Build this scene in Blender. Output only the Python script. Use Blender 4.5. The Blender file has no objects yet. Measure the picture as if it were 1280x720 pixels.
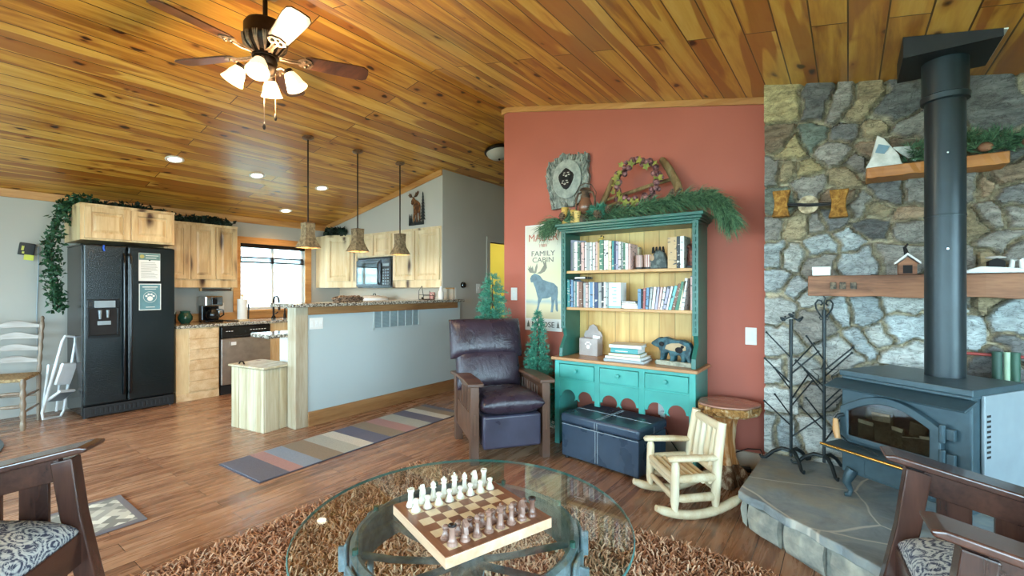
import bpy, bmesh, math, random
import numpy as np
from mathutils import Vector, Matrix, Euler
random.seed(7)
PI = math.pi
SC = bpy.context.scene
COL = SC.collection

def lin(r, g, b):
    f = lambda v: (v/255/12.92) if v <= 10.3 else ((v/255+0.055)/1.055)**2.4
    return (f(r), f(g), f(b), 1.0)

# ------------------------------------------------------------------ mesh builder
class MB:
    def __init__(s):
        s.bm = bmesh.new(); s.mi = 0; s.M = Matrix()
    def mat(s, i): s.mi = i; return s
    def face(s, pts):
        vs = [s.bm.verts.new(s.M @ Vector(p)) for p in pts]
        f = s.bm.faces.new(vs); f.material_index = s.mi; return f
    def mesh(s, verts, faces):
        vs = [s.bm.verts.new(s.M @ Vector(p)) for p in verts]
        for f in faces:
            try:
                q = s.bm.faces.new([vs[i] for i in f]); q.material_index = s.mi
            except ValueError: pass
        return s
    def box(s, x0, x1, y0, y1, z0, z1):
        v = [(x0,y0,z0),(x1,y0,z0),(x1,y1,z0),(x0,y1,z0),(x0,y0,z1),(x1,y0,z1),(x1,y1,z1),(x0,y1,z1)]
        return s.mesh(v, [(0,3,2,1),(4,5,6,7),(0,1,5,4),(1,2,6,5),(2,3,7,6),(3,0,4,7)])
    def bx(s, c, d, rot=(0,0,0)):
        old = s.M
        s.M = old @ Matrix.Translation(c) @ Euler(rot).to_matrix().to_4x4()
        s.box(-d[0]/2,d[0]/2,-d[1]/2,d[1]/2,-d[2]/2,d[2]/2)
        s.M = old; return s
    def tube(s, pts, r, n=8, cap=True, closed=False, flat=1.0):
        pts = [Vector(p) for p in pts]; m = len(pts)
        if not isinstance(r, (list, tuple)): r = [r]*m
        rings = []; up = None
        for i, p in enumerate(pts):
            a = pts[i-1] if (i > 0 or closed) else p
            b = pts[(i+1) % m] if (i < m-1 or closed) else p
            t = (b-a)
            if t.length < 1e-9: t = Vector((0,0,1))
            t.normalize()
            if up is None:
                up = Vector((0,0,1)) if abs(t.z) < .9 else Vector((1,0,0))
            u = (up - t*up.dot(t))
            if u.length < 1e-6: u = t.orthogonal()
            u.normalize(); w = t.cross(u); up = u
            rings.append([s.bm.verts.new(s.M @ (p + (u*math.cos(2*PI*k/n)*flat + w*math.sin(2*PI*k/n))*r[i])) for k in range(n)])
        rng = range(m) if closed else range(m-1)
        for i in rng:
            A, B = rings[i], rings[(i+1) % m]
            for k in range(n):
                f = s.bm.faces.new((A[k],A[(k+1)%n],B[(k+1)%n],B[k])); f.material_index = s.mi
        if cap and not closed:
            f = s.bm.faces.new(rings[0][::-1]); f.material_index = s.mi
            f = s.bm.faces.new(rings[-1]); f.material_index = s.mi
        return s
    def cyl(s, p0, p1, r0, r1=None, n=16, cap=True):
        return s.tube([p0, p1], [r0, r0 if r1 is None else r1], n, cap)
    def lathe(s, prof, n=20, o=(0,0,0), rot=(0,0,0)):
        old = s.M; s.M = old @ Matrix.Translation(o) @ Euler(rot).to_matrix().to_4x4()
        rings = []; loop_ = len(prof) > 3 and prof[0] == prof[-1] and prof[0][0] > 1e-5
        for r, z in (prof[:-1] if loop_ else prof):
            if r < 1e-5: rings.append([s.bm.verts.new(s.M @ Vector((0,0,z)))])
            else: rings.append([s.bm.verts.new(s.M @ Vector((r*math.cos(2*PI*k/n), r*math.sin(2*PI*k/n), z))) for k in range(n)])
        for A, B in (list(zip(rings, rings[1:]+rings[:1])) if loop_ else zip(rings, rings[1:])):
            for k in range(n):
                a0, a1 = A[k % len(A)], A[(k+1) % len(A)]
                b0, b1 = B[k % len(B)], B[(k+1) % len(B)]
                q = []
                for v in (a0, a1, b1, b0):
                    if v not in q: q.append(v)
                if len(q) > 2:
                    f = s.bm.faces.new(q); f.material_index = s.mi
        for R, rev in () if loop_ else ((rings[0], True), (rings[-1], False)):
            if len(R) > 2:
                f = s.bm.faces.new(R[::-1] if rev else R); f.material_index = s.mi
        s.M = old; return s
    def sph(s, c, r, u=12, v=8, rot=(0,0,0)):
        if not isinstance(r, (list, tuple)): r = (r, r, r)
        old = s.M
        s.M = old @ Matrix.Translation(c) @ Euler(rot).to_matrix().to_4x4() @ Matrix.Diagonal((r[0], r[1], r[2], 1))
        s.lathe([(math.sin(PI*i/v), -math.cos(PI*i/v)) for i in range(v+1)], u)
        s.M = old; return s
    def prism(s, poly, d0, d1, plane='xz'):
        # poly in 2D; extruded along remaining axis from d0 to d1
        def P(a, b, d):
            return {'xz': (a, d, b), 'yz': (d, a, b), 'xy': (a, b, d)}[plane]
        A = [s.bm.verts.new(s.M @ Vector(P(a, b, d0))) for a, b in poly]
        B = [s.bm.verts.new(s.M @ Vector(P(a, b, d1))) for a, b in poly]
        n = len(poly); fs = [A[::-1], B] + [[A[i], A[(i+1)%n], B[(i+1)%n], B[i]] for i in range(n)]
        for f in fs:
            q = s.bm.faces.new(f); q.material_index = s.mi
        return s
    def build(s, name, mats, parent=None, smooth=0, bevel=0, seg=2, loc=None, rot=None, sub=0, recalc=True):
        if recalc: bmesh.ops.recalc_face_normals(s.bm, faces=s.bm.faces)
        me = bpy.data.meshes.new(name); s.bm.to_mesh(me); s.bm.free()
        o = bpy.data.objects.new(name, me); COL.objects.link(o)
        for m in (mats if isinstance(mats, (list, tuple)) else [mats]): me.materials.append(m)
        if parent: o.parent = parent
        if loc: o.location = loc
        if rot: o.rotation_euler = rot
        if bevel:
            b = o.modifiers.new('bevel', 'BEVEL'); b.width = bevel; b.segments = seg; b.limit_method = 'ANGLE'; b.angle_limit = math.radians(40)
        if sub:
            b = o.modifiers.new('sub', 'SUBSURF'); b.levels = sub; b.render_levels = sub
        if smooth:
            me.polygons.foreach_set('use_smooth', [True]*len(me.polygons))
            if smooth < 180 : me.set_sharp_from_angle(angle=math.radians(smooth))
        return o

def tag(o, label=None, cat=None, group=None, kind=None):
    if label: o['label'] = label
    if cat: o['category'] = cat
    if group: o['group'] = group
    if kind: o['kind'] = kind
    return o
def thing(name, label, cat, loc=(0,0,0), rz=0, group=None):
    o = bpy.data.objects.new(name, None); COL.objects.link(o)
    o.empty_display_size = .1
    o.location = loc; o.rotation_euler = (0, 0, rz)
    return tag(o, label, cat, group)
def struct(o): o['kind'] = 'structure'; return o
def dup(root, loc, rz, label, group=None):
    def rec(o, par):
        c = o.copy(); COL.objects.link(c)
        if par: c.parent = par
        for ch in [x for x in bpy.data.objects if x.parent == o]: rec(ch, c)
        return c
    r = rec(root, None); r.location = loc; r.rotation_euler = (0, 0, rz); r['label'] = label
    if group: r['group'] = group
    return r
def text_obj(name, body, size, mat, parent=None, loc=(0,0,0), rot=(PI/2,0,0), ext=.0008, align='CENTER', sx=1.0):
    cu = bpy.data.curves.new(name, 'FONT'); cu.body = body; cu.size = size; cu.extrude = ext
    cu.align_x = align; cu.align_y = 'CENTER'
    t = bpy.data.objects.new(name, cu); COL.objects.link(t)
    dg = bpy.context.evaluated_depsgraph_get()
    me = bpy.data.meshes.new_from_object(t.evaluated_get(dg))
    bpy.data.objects.remove(t)
    o = bpy.data.objects.new(name, me); COL.objects.link(o)
    me.materials.clear(); me.materials.append(mat)
    o.parent = parent; o.location = loc; o.rotation_euler = rot; o.scale = (sx, 1, 1)
    return o

# ------------------------------------------------------------------ materials
class Mt:
    def __init__(s, name, rough=.5, metal=0.0, color=None, spec=.5, coat=0.0, coat_rough=.1):
        s.m = bpy.data.materials.new(name); s.m.use_nodes = True
        s.nt = s.m.node_tree; s.b = s.nt.nodes['Principled BSDF']
        s.b.inputs['Roughness'].default_value = rough; s.b.inputs['Metallic'].default_value = metal
        s.b.inputs['Specular IOR Level'].default_value = spec
        s.b.inputs['Coat Weight'].default_value = coat; s.b.inputs['Coat Roughness'].default_value = coat_rough
        if color: s.b.inputs['Base Color'].default_value = color
    def put(s, sock, v):
        if isinstance(v, bpy.types.NodeSocket): s.nt.links.new(v, sock)
        else:
            try: sock.default_value = v
            except Exception:
                sock.default_value = v[:3]
    def node(s, t, ins=None, **kw):
        n = s.nt.nodes.new(t)
        for k, v in kw.items(): setattr(n, k, v)
        for k, v in (ins or {}).items(): s.put(n.inputs[k], v)
        return n
    def co(s, scale=(1,1,1), rot=(0,0,0), rand=True, loc=(0,0,0), kind='Object'):
        tc = s.node('ShaderNodeTexCoord').outputs[kind]
        if rand:
            oi = s.node('ShaderNodeObjectInfo').outputs['Random']
            mm = s.node('ShaderNodeMath', {0: oi, 1: 37.0}, operation='MULTIPLY').outputs[0]
            tc = s.node('ShaderNodeVectorMath', {0: tc, 1: mm}, operation='ADD').outputs[0]
        return s.node('ShaderNodeMapping', {'Vector': tc, 'Scale': scale, 'Rotation': rot, 'Location': loc}).outputs[0]
    def noise(s, vec, scale, detail=3, rough=.55, dist=0, out='Fac'):
        return s.node('ShaderNodeTexNoise', {'Vector': vec, 'Scale': scale, 'Detail': detail, 'Roughness': rough, 'Distortion': dist}).outputs[out]
    def voro(s, vec, scale, feature='F1', out='Distance', rand=1.0):
        return s.node('ShaderNodeTexVoronoi', {'Vector': vec, 'Scale': scale, 'Randomness': rand}, feature=feature).outputs[out]
    def ramp(s, fac, stops, interp='LINEAR'):
        n = s.node('ShaderNodeValToRGB', {'Fac': fac}); cr = n.color_ramp; cr.interpolation = interp
        while len(cr.elements) < len(stops): cr.elements.new(.5)
        for e, (p, c) in zip(cr.elements, stops):
            e.position = p; e.color = c if isinstance(c, (tuple, list)) else (c, c, c, 1)
        return n.outputs['Color']
    def mix(s, f, a, b, mode='MIX'):
        n = s.node('ShaderNodeMix', data_type='RGBA', blend_type=mode)
        s.put(n.inputs[0], f); s.put(n.inputs[6], a); s.put(n.inputs[7], b); return n.outputs[2]
    def math(s, op, a, b=0.0, c=0.0):
        return s.node('ShaderNodeMath', {0: a, 1: b, 2: c}, operation=op).outputs[0]
    def sep(s, v):
        n = s.node('ShaderNodeSeparateXYZ', {0: v}); return n.outputs
    def comb(s, x, y, z):
        return s.node('ShaderNodeCombineXYZ', {0: x, 1: y, 2: z}).outputs[0]
    def bump(s, h, strength=.3, dist=.01):
        n = s.node('ShaderNodeBump', {'Height': h, 'Strength': strength, 'Distance': dist})
        s.put(s.b.inputs['Normal'], n.outputs[0]); return s
    def col(s, v): s.put(s.b.inputs['Base Color'], v); return s
    def rough(s, v): s.put(s.b.inputs['Roughness'], v); return s

def plain(name, rgb, rough=.5, metal=0, var=.06, scale=12, bump=0, spec=.5, coat=0, bscale=120):
    m = Mt(name, rough, metal, spec=spec, coat=coat)
    v = m.co()
    n = m.noise(v, scale, 3)
    c = lin(*rgb); d = tuple(max(0, x*(1-var*2.2)) for x in c[:3])+(1,); e = tuple(min(1, x*(1+var*2.2)) for x in c[:3])+(1,)
    m.col(m.ramp(n, [(.3, d), (.7, e)]))
    if bump: m.bump(m.noise(v, bscale, 2), bump, .004)
    return m.m

def emis(name, rgb, strength):
    m = bpy.data.materials.new(name); m.use_nodes = True
    b = m.node_tree.nodes['Principled BSDF']
    b.inputs['Base Color'].default_value = lin(*rgb); b.inputs['Emission Color'].default_value = lin(*rgb)
    b.inputs['Emission Strength'].default_value = strength
    return m

def wood(name, light, dark, knot=(60,35,20), axis='z', grain=1.0, knots=.5, rough=.45, coat=0, spec=.5, kscale=3.0, contrast=1.0, ksel=.42):
    m = Mt(name, rough, spec=spec, coat=coat)
    sq = {'x': (.10,1,1), 'y': (1,.10,1), 'z': (1,1,.10)}[axis]
    sk = {'x': (.28,1,1), 'y': (1,.28,1), 'z': (1,1,.28)}[axis]
    v = m.co(sq)
    w = m.noise(v, 9*grain, 3, .5, .6)
    fine = m.noise(v, 70*grain, 3, .6)
    g = m.math('ADD', m.math('MULTIPLY', w, .75), m.math('MULTIPLY', fine, .3))
    lo = .52-.16/contrast; hi = .52+.16/contrast
    c = m.ramp(g, [(lo, lin(*dark)), (hi, lin(*light))])
    if knots > 0:
        vk = m.co(sk); vk2 = m.node('ShaderNodeVectorMath', {0: vk, 1: m.node('ShaderNodeVectorMath', {0: m.noise(vk, 4, 2, out='Color'), 'Scale': .12}, operation='SCALE').outputs[0]}, operation='ADD').outputs[0]
        d = m.voro(vk2, kscale)
        f = m.ramp(d, [(.05*knots+.02, 1.0), (.13*knots+.05, 0.0)])
        sel = m.ramp(m.noise(vk, 1.6, 1), [(ksel, 0.0), (ksel+.08, 1.0)])
        halo = m.math('MULTIPLY', m.ramp(d, [(.08*knots+.03, .55), (.24*knots+.06, 0.0)]), sel); c = m.mix(halo, c, lin(*[int(.55*q+.45*k_) for q, k_ in zip(dark, knot)]))
        c = m.mix(m.math('MULTIPLY', f, sel), c, lin(*knot))
    m.col(c); m.bump(fine, .12, .003)
    return m.m
WORLD = 30
EXPOSURE = 0.0
FAN_W = 75
# ---- ceiling planks: boards run along Y, knotty pine
def ceiling_mat():
    m = Mt('ceiling_pine', .3, spec=.5, coat=.25, coat_rough=.2)
    o = m.sep(m.node('ShaderNodeTexCoord').outputs['Object'])
    uv = m.comb(o[1], o[0], 0.0)
    br = m.node('ShaderNodeTexBrick', {'Vector': uv, 'Scale': 1.0, 'Brick Width': 2.7, 'Row Height': .148, 'Mortar Size': .0042, 'Mortar Smooth': .3, 'Bias': 0.0,
        'Color1': (0,0,0,1), 'Color2': (1,1,1,1), 'Mortar': (.5,.5,.5,1)}, offset=.37, offset_frequency=2)
    rnd = br.outputs['Color']; mort = br.outputs['Fac']
    r = m.sep(rnd)[0]
    # fine row id for per-board shift of the grain
    row = m.math('FLOOR', m.math('DIVIDE', o[0], .148))
    sh = m.math('ADD', m.math('MULTIPLY', row, 7.31), m.math('MULTIPLY', r, 13.0))
    v = m.comb(o[0], m.math('ADD', o[1], sh), sh)
    vg = m.node('ShaderNodeMapping', {'Vector': v, 'Scale': (1,.09,1)}).outputs[0]
    w = m.noise(vg, 11, 3, .5, 1.2)
    wide = m.noise(vg, 5.0, 2, .4, .7)
    fine = m.noise(vg, 90, 2, .6)
    tint = m.math('ADD', m.math('MULTIPLY', r, .26), m.math('MULTIPLY', w, .85))
    tint = m.math('ADD', tint, m.math('MULTIPLY', fine, .16))
    c = m.ramp(tint, [(.38, lin(150,92,28)), (.54, lin(190,132,48)), (.68, lin(210,158,66)), (.88, lin(224,182,96))])
    heart = m.ramp(m.math('ADD', wide, m.math('MULTIPLY', r, .16)), [(.62, 0.0), (.645, 1.0)])
    c = m.mix(m.math('MULTIPLY', heart, .75), c, lin(154,86,32))
    vk = m.node('ShaderNodeMapping', {'Vector': v, 'Scale': (1,.55,1)}).outputs[0]
    vk = m.node('ShaderNodeVectorMath', {0: vk, 1: m.node('ShaderNodeVectorMath', {0: m.noise(vk, 9, 2, out='Color'), 'Scale': .07}, operation='SCALE').outputs[0]}, operation='ADD').outputs[0]
    d = m.voro(vk, 7.0)
    k = m.ramp(d, [(.09, 1.0), (.17, 0.0)])
    sel = m.ramp(m.noise(vk, 3.0, 1), [(.40, 0.0), (.46, 1.0)])
    halo = m.math('MULTIPLY', m.ramp(d, [(.1, 1.0), (.34, 0.0)]), sel)
    c = m.mix(m.math('MULTIPLY', halo, .55), c, lin(150,70,22))
    c = m.mix(m.math('MULTIPLY', k, sel), c, lin(52,20,8))
    c = m.mix(m.math('MULTIPLY', mort, .9), c, lin(62,34,12))
    m.col(c); m.rough(m.ramp(w, [(.3, .30), (.7, .42)]))
    m.bump(m.math('SUBTRACT', m.math('MULTIPLY', fine, .1), mort), .35, .004)
    return m.m
def floor_mat():
    m = Mt('floor_laminate', .22, spec=.5)
    o = m.sep(m.node('ShaderNodeTexCoord').outputs['Object'])
    uv = m.comb(o[1], o[0], 0.0)
    br = m.node('ShaderNodeTexBrick', {'Vector': uv, 'Scale': 1.0, 'Brick Width': 1.2, 'Row Height': .125, 'Mortar Size': .0016, 'Mortar Smooth': .2,
        'Color1': (0,0,0,1), 'Color2': (1,1,1,1), 'Mortar': (.5,.5,.5,1)}, offset=.41, offset_frequency=2)
    r = m.sep(br.outputs['Color'])[0]; mort = br.outputs['Fac']
    row = m.math('FLOOR', m.math('DIVIDE', o[0], .125))
    sh = m.math('ADD', m.math('MULTIPLY', row, 5.17), m.math('MULTIPLY', r, 11.0))
    v = m.comb(o[0], m.math('ADD', o[1], sh), sh)
    vg = m.node('ShaderNodeMapping', {'Vector': v, 'Scale': (1,.11,1)}).outputs[0]
    w = m.noise(vg, 22, 4, .6, .8); fine = m.noise(vg, 75, 3, .6)
    t = m.math('ADD', m.math('ADD', m.math('MULTIPLY', w, .8), m.math('MULTIPLY', fine, .3)), m.math('MULTIPLY', r, .16))
    c = m.ramp(t, [(.36, lin(78,52,42)), (.52, lin(128,90,68)), (.68, lin(160,118,90)), (.86, lin(180,142,112))])
    sc = m.ramp(m.noise(vg, 34, 4, .65, .5), [(.60, 0.0), (.68, 1.0)])
    c = m.mix(m.math('MULTIPLY', sc, .5), c, lin(62,40,30))
    c = m.mix(mort, c, lin(38,20,12))
    m.col(c); m.rough(m.ramp(w, [(.3, .20), (.7, .34)]))
    m.bump(m.math('SUBTRACT', m.math('MULTIPLY', w, .5), mort), .25, .004)
    return m.m
def wall_mat(name, rgb, var=.03):
    m = Mt(name, .75, spec=.3)
    v = m.co(rand=False)
    n = m.noise(v, 1.3, 2)
    c = lin(*rgb); d = tuple(x*(1-var) for x in c[:3])+(1,); e = tuple(min(1, x*(1+var)) for x in c[:3])+(1,)
    m.col(m.ramp(n, [(.35, d), (.65, e)]))
    m.bump(m.noise(v, 140, 2, .6), .18, .003)
    return m.m
def stone_mat():
    m = Mt('field_stone', .85, spec=.25)
    at = m.node('ShaderNodeAttribute', attribute_name='stone').outputs['Color']
    v = m.co((1,1,2.2), rand=False)
    n = m.noise(v, 16, 6, .7, .8)
    c = m.mix(1.0, at, m.ramp(n, [(.30, .50), (.50, 1.0), (.72, 1.5)]), 'MULTIPLY')
    cr = m.ramp(m.noise(v, 9, 5, .65, 2.0), [(.48, 0.0), (.5, 1.0), (.52, 0.0)])
    c = m.mix(m.math('MULTIPLY', cr, .75), c, lin(46,42,38))
    m.col(c); m.bump(n, .7, .012)
    return m.m
def slate_mat():
    m = Mt('hearth_flagstone', .55, spec=.4)
    v = m.co(rand=False)
    n = m.noise(v, 4, 6, .65, .7); f = m.noise(v, 40, 4, .6)
    vw = m.node('ShaderNodeVectorMath', {0: v, 1: m.node('ShaderNodeVectorMath', {0: m.noise(v, 3, 2, out='Color'), 'Scale': .10}, operation='SCALE').outputs[0]}, operation='ADD').outputs[0]
    flat = m.node('ShaderNodeMapping', {'Vector': vw, 'Scale': (1,1,.0)}).outputs[0]
    e = m.voro(flat, 1.9, 'DISTANCE_TO_EDGE')
    c = m.ramp(n, [(.3, lin(104,112,116)), (.5, lin(142,152,154)), (.68, lin(166,168,158))])
    c = m.mix(m.math('MULTIPLY', f, .35), c, lin(84,82,80))
    rust = m.ramp(m.noise(v, 2.2, 3), [(.56, 0.0), (.7, 1.0)])
    c = m.mix(m.math('MULTIPLY', rust, .45), c, lin(164,142,98))
    j = m.ramp(e, [(.004, 1.0), (.012, 0.0)])
    c = m.mix(j, c, lin(188,184,172))
    m.col(c); m.bump(m.math('ADD', n, m.math('MULTIPLY', f, .2)), .45, .012)
    return m.m
def granite_mat():
    m = Mt('granite', .12, spec=.5)
    v = m.co(rand=False)
    a = m.voro(v, 95, out='Color'); g = m.sep(a)[0]
    c = m.ramp(g, [(.0, lin(52,48,44)), (.28, lin(112,104,94)), (.5, lin(170,164,150)), (.8, lin(206,202,190))], 'CONSTANT')
    c = m.mix(m.math('MULTIPLY', m.noise(v, 14, 3), .4), c, lin(132,124,108))
    m.col(c); return m.m
def leather_mat(name, rgb, rough=.32, wr=.5):
    m = Mt(name, rough, spec=.5)
    v = m.co()
    n = m.noise(v, 5, 3); g = m.voro(v, 170)
    c = lin(*rgb); d = tuple(x*.8 for x in c[:3])+(1,); e = tuple(x*1.25 for x in c[:3])+(1,)
    m.col(m.ramp(n, [(.3, d), (.7, e)]))
    w = m.noise(m.co((1.2,1.2,.6)), 9, 4, .55, 1.5)
    m.bump(m.math('ADD', m.math('MULTIPLY', g, .12), m.math('MULTIPLY', w, 1.0)), wr, .012)
    m.rough(m.ramp(n, [(.3, rough*.85), (.7, rough*1.25)]))
    return m.m
def damask_mat():
    m = Mt('damask_fabric', .9, spec=.2)
    v = m.co(rand=False)
    vw = m.node('ShaderNodeVectorMath', {0: v, 1: m.node('ShaderNodeVectorMath', {0: m.noise(v, 9, 2, out='Color'), 'Scale': .055}, operation='SCALE').outputs[0]}, operation='ADD').outputs[0]
    d = m.voro(vw, 13.0, rand=.8)
    s = m.math('SINE', m.math('MULTIPLY', d, 30.0))
    s2 = m.math('SINE', m.math('MULTIPLY', m.noise(vw, 20, 2, .5, 1.0), 60.0))
    t = m.math('ADD', s, m.math('MULTIPLY', s2, .8))
    c = m.ramp(m.math('MULTIPLY_ADD', t, .25, .5), [(.25, lin(62,68,86)), (.40, lin(116,122,132)), (.50, lin(160,166,168)), (.75, lin(184,188,186))])
    m.col(c); m.bump(m.noise(v, 400, 1), .15, .002)
    return m.m
def runner_mat():
    m = Mt('striped_runner', .95, spec=.1)
    o = m.sep(m.node('ShaderNodeTexCoord').outputs['Object'])
    f = m.math('DIVIDE', o[1], 2.1)
    G=lin(108,108,120); P=lin(168,134,132); Bl=lin(138,150,168); T=lin(140,128,114); L=lin(168,170,164); W=lin(196,194,186); D=lin(104,106,124)
    c = m.ramp(f, [(0,G),(.095,P),(.145,Bl),(.215,T),(.305,L),(.385,W),(.445,D),(.535,T),(.61,P),(.685,L),(.77,D),(.85,W),(.905,T),(.96,G)], 'CONSTANT')
    n = m.noise(m.co(rand=False), 160, 2)
    c = m.mix(1.0, c, m.ramp(n, [(.3, .82), (.7, 1.12)]), 'MULTIPLY')
    m.col(c); m.bump(n, .4, .004); return m.m
def diamond_mat():
    m = Mt('diamond_mat', .95, spec=.1)
    v = m.co(rand=False)
    vr = m.node('ShaderNodeMapping', {'Vector': v, 'Rotation': (0,0,PI/4), 'Scale': (23,23,23)}).outputs[0]
    s = m.sep(vr)
    wn = m.node('ShaderNodeTexWhiteNoise', {'Vector': m.comb(m.math('FLOOR', s[0]), m.math('FLOOR', s[1]), 0.0)}, noise_dimensions='3D').outputs['Value']
    c = m.ramp(wn, [(0, lin(126,126,120)), (.3, lin(156,154,146)), (.55, lin(186,184,172)), (.8, lin(208,206,194))], 'CONSTANT')
    o = m.sep(m.node('ShaderNodeTexCoord').outputs['Object'])
    ed = m.math('MAXIMUM', m.math('SUBTRACT', m.math('ABSOLUTE', o[0]), .215), m.math('SUBTRACT', m.math('ABSOLUTE', o[1]), .385))
    c = m.mix(m.ramp(m.math('MULTIPLY_ADD', ed, 10, .5), [(.49, 0.0), (.51, 1.0)]), c, lin(112,108,112))
    m.col(c); m.bump(m.noise(v, 300, 1), .3, .003); return m.m
def shag_mat():
    m = Mt('shag_yarn', .9, spec=.15)
    at = m.node('ShaderNodeAttribute', attribute_name='yarn').outputs['Fac']
    c = m.ramp(at, [(0, lin(120,80,58)), (.3, lin(172,122,92)), (.6, lin(204,158,126)), (1, lin(228,196,166))])
    m.col(c); return m.m
def fridge_mat():
    m = Mt('black_pebbled_steel', .2, spec=.5)
    v = m.co(rand=False)
    m.col(lin(8,20,23)); m.bump(m.noise(v, 110, 2, .5), .35, .004)
    return m.m
def bark_mat(name, a, b, c3, sc=22, stretch=.25):
    m = Mt(name, .8, spec=.25)
    v = m.co((1,1,stretch))
    n = m.noise(v, sc, 5, .65, .6)
    m.col(m.ramp(n, [(.3, lin(*a)), (.5, lin(*b)), (.7, lin(*c3))])); m.bump(n, .7, .012)
    return m.m
def two_tone(name, a, b, sc=8, lo=.45, hi=.55, rough=.6, bump=.2):
    m = Mt(name, rough, spec=.3)
    v = m.co(); n = m.noise(v, sc, 4, .6)
    m.col(m.ramp(n, [(lo, lin(*a)), (hi, lin(*b))])); m.bump(n, bump, .006)
    return m.m
def glass_mat(name, tint=(1,1,1,1), rough=0.0, thin=True):
    m = bpy.data.materials.new(name); m.use_nodes = True
    nt = m.node_tree; nt.nodes.clear()
    out = nt.nodes.new('ShaderNodeOutputMaterial')
    tr = nt.nodes.new('ShaderNodeBsdfTransparent'); tr.inputs[0].default_value = tint
    gl = nt.nodes.new('ShaderNodeBsdfGlossy'); gl.inputs['Roughness'].default_value = rough
    lw = nt.nodes.new('ShaderNodeLayerWeight'); lw.inputs['Blend'].default_value = .5
    pw = nt.nodes.new('ShaderNodeMath'); pw.operation = 'POWER'; nt.links.new(lw.outputs['Facing'], pw.inputs[0]); pw.inputs[1].default_value = 5
    fr = nt.nodes.new('ShaderNodeMath'); fr.operation = 'MULTIPLY_ADD'; nt.links.new(pw.outputs[0], fr.inputs[0]); fr.inputs[1].default_value = .95; fr.inputs[2].default_value = .06
    mx = nt.nodes.new('ShaderNodeMixShader')
    nt.links.new(fr.outputs[0], mx.inputs[0]); nt.links.new(tr.outputs[0], mx.inputs[1]); nt.links.new(gl.outputs[0], mx.inputs[2])
    nt.links.new(mx.outputs[0], out.inputs[0])
    return m
def planks_v(name, light, dark, knot, pitch=.12, rough=.5, axis=0):
    # vertical tongue and groove boards, grain along z, grooves every pitch along axis
    m = Mt(name, rough)
    o = m.sep(m.node('ShaderNodeTexCoord').outputs['Object'])
    a = m.math('DIVIDE', o[axis], pitch); row = m.math('FLOOR', a); fr = m.math('FRACT', a)
    sh = m.math('MULTIPLY', row, 3.77)
    v = m.comb(m.math('ADD', o[0], sh), m.math('ADD', o[1], sh), m.math('ADD', o[2], sh))
    vg = m.node('ShaderNodeMapping', {'Vector': v, 'Scale': (1,1,.1)}).outputs[0]
    w = m.noise(vg, 10, 3, .5, .6); fine = m.noise(vg, 60, 2)
    c = m.ramp(m.math('ADD', m.math('MULTIPLY', w, .8), m.math('MULTIPLY', fine, .2)), [(.38, lin(*dark)), (.62, lin(*light))])
    vk = m.node('ShaderNodeMapping', {'Vector': v, 'Scale': (1,1,.5)}).outputs[0]
    d = m.voro(vk, 4.6); k = m.ramp(d, [(.06, 1.0), (.14, 0.0)])
    sel = m.ramp(m.noise(vk, 2.5, 1), [(.45, 0.0), (.52, 1.0)])
    c = m.mix(m.math('MULTIPLY', k, sel), c, lin(*knot))
    e = m.ramp(m.math('ABSOLUTE', m.math('SUBTRACT', fr, .5)), [(.475, 0.0), (.49, 1.0)])
    c = m.mix(m.math('MULTIPLY', e, .8), c, tuple(x*.35 for x in lin(*dark)[:3])+(1,))
    m.col(c); m.bump(m.math('SUBTRACT', m.math('MULTIPLY', fine, .2), e), .4, .004)
    return m.m

X = {}
X['ceil'] = ceiling_mat(); X['floor'] = floor_mat()
X['grey_wall'] = wall_mat('grey_paint', (178,176,168)); X['half_wall'] = wall_mat('grey_paint_blue_daylight', (176,190,192))  # half wall's grey paint is tinted blue to carry the window daylight
X['red_wall'] = wall_mat('terracotta_paint', (178,102,86), .05); X['yellow_wall'] = wall_mat('yellow_green_paint', (190,190,96))
X['cream_wall'] = wall_mat('cream_paint', (212,196,176))
X['stone'] = stone_mat(); X['slate'] = slate_mat(); X['granite'] = granite_mat()
X['trim'] = wood('honey_pine_trim', (206,156,96), (168,112,58), (90,50,24), 'y', rough=.4)
X['trim_x'] = wood('honey_pine_trim_across', (206,156,96), (168,112,58), (90,50,24), 'x', rough=.4)
X['basebd'] = wood('knotty_baseboard', (170,128,84), (126,86,50), (74,44,24), 'y', rough=.4)
X['cab'] = wood('knotty_hickory', (226,202,158), (192,156,108), (62,34,18), 'z', knots=1.1, rough=.4, kscale=5.0, contrast=1.1, ksel=.33)
X['cab_w'] = wood('pale_knotty_pine', (226,212,178), (204,180,136), (62,36,20), 'z', knots=1.1, rough=.4, kscale=5.0, contrast=1.1, ksel=.33)
X['cab_h'] = wood('knotty_hickory_level', (224,198,158), (190,150,104), (72,42,22), 'y', knots=.8, rough=.4, kscale=5)
X['post'] = wood('whitewashed_pine_post', (196,188,166), (160,142,114), (92,60,38), 'z', knots=.6, rough=.5)
X['crate'] = planks_v('pale_pine_boards', (198,188,160), (166,146,110), (104,60,34), .105, axis=0)
X['fridge'] = fridge_mat(); X['black'] = plain('gloss_black_plastic', (12,13,15), .2)
X['blackm'] = plain('matt_black_plastic', (20,21,23), .5)
X['steel'] = plain('brushed_steel', (176,166,156), .34, .9); X['chrome'] = plain('chrome', (200,204,208), .12, 1.0)
X['bronze'] = plain('oil_rubbed_bronze', (44,36,32), .4, .8, var=.15)
X['bronze_l'] = plain('rubbed_bronze_highlight', (128,104,84), .4, .7, var=.2, scale=40)
X['white'] = plain('white_plastic', (226,226,222), .4, var=.01); X['paper'] = plain('white_paper', (228,230,228), .8, var=.01)
X['white_metal'] = plain('white_enamel', (224,228,230), .3, var=.02)
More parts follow.
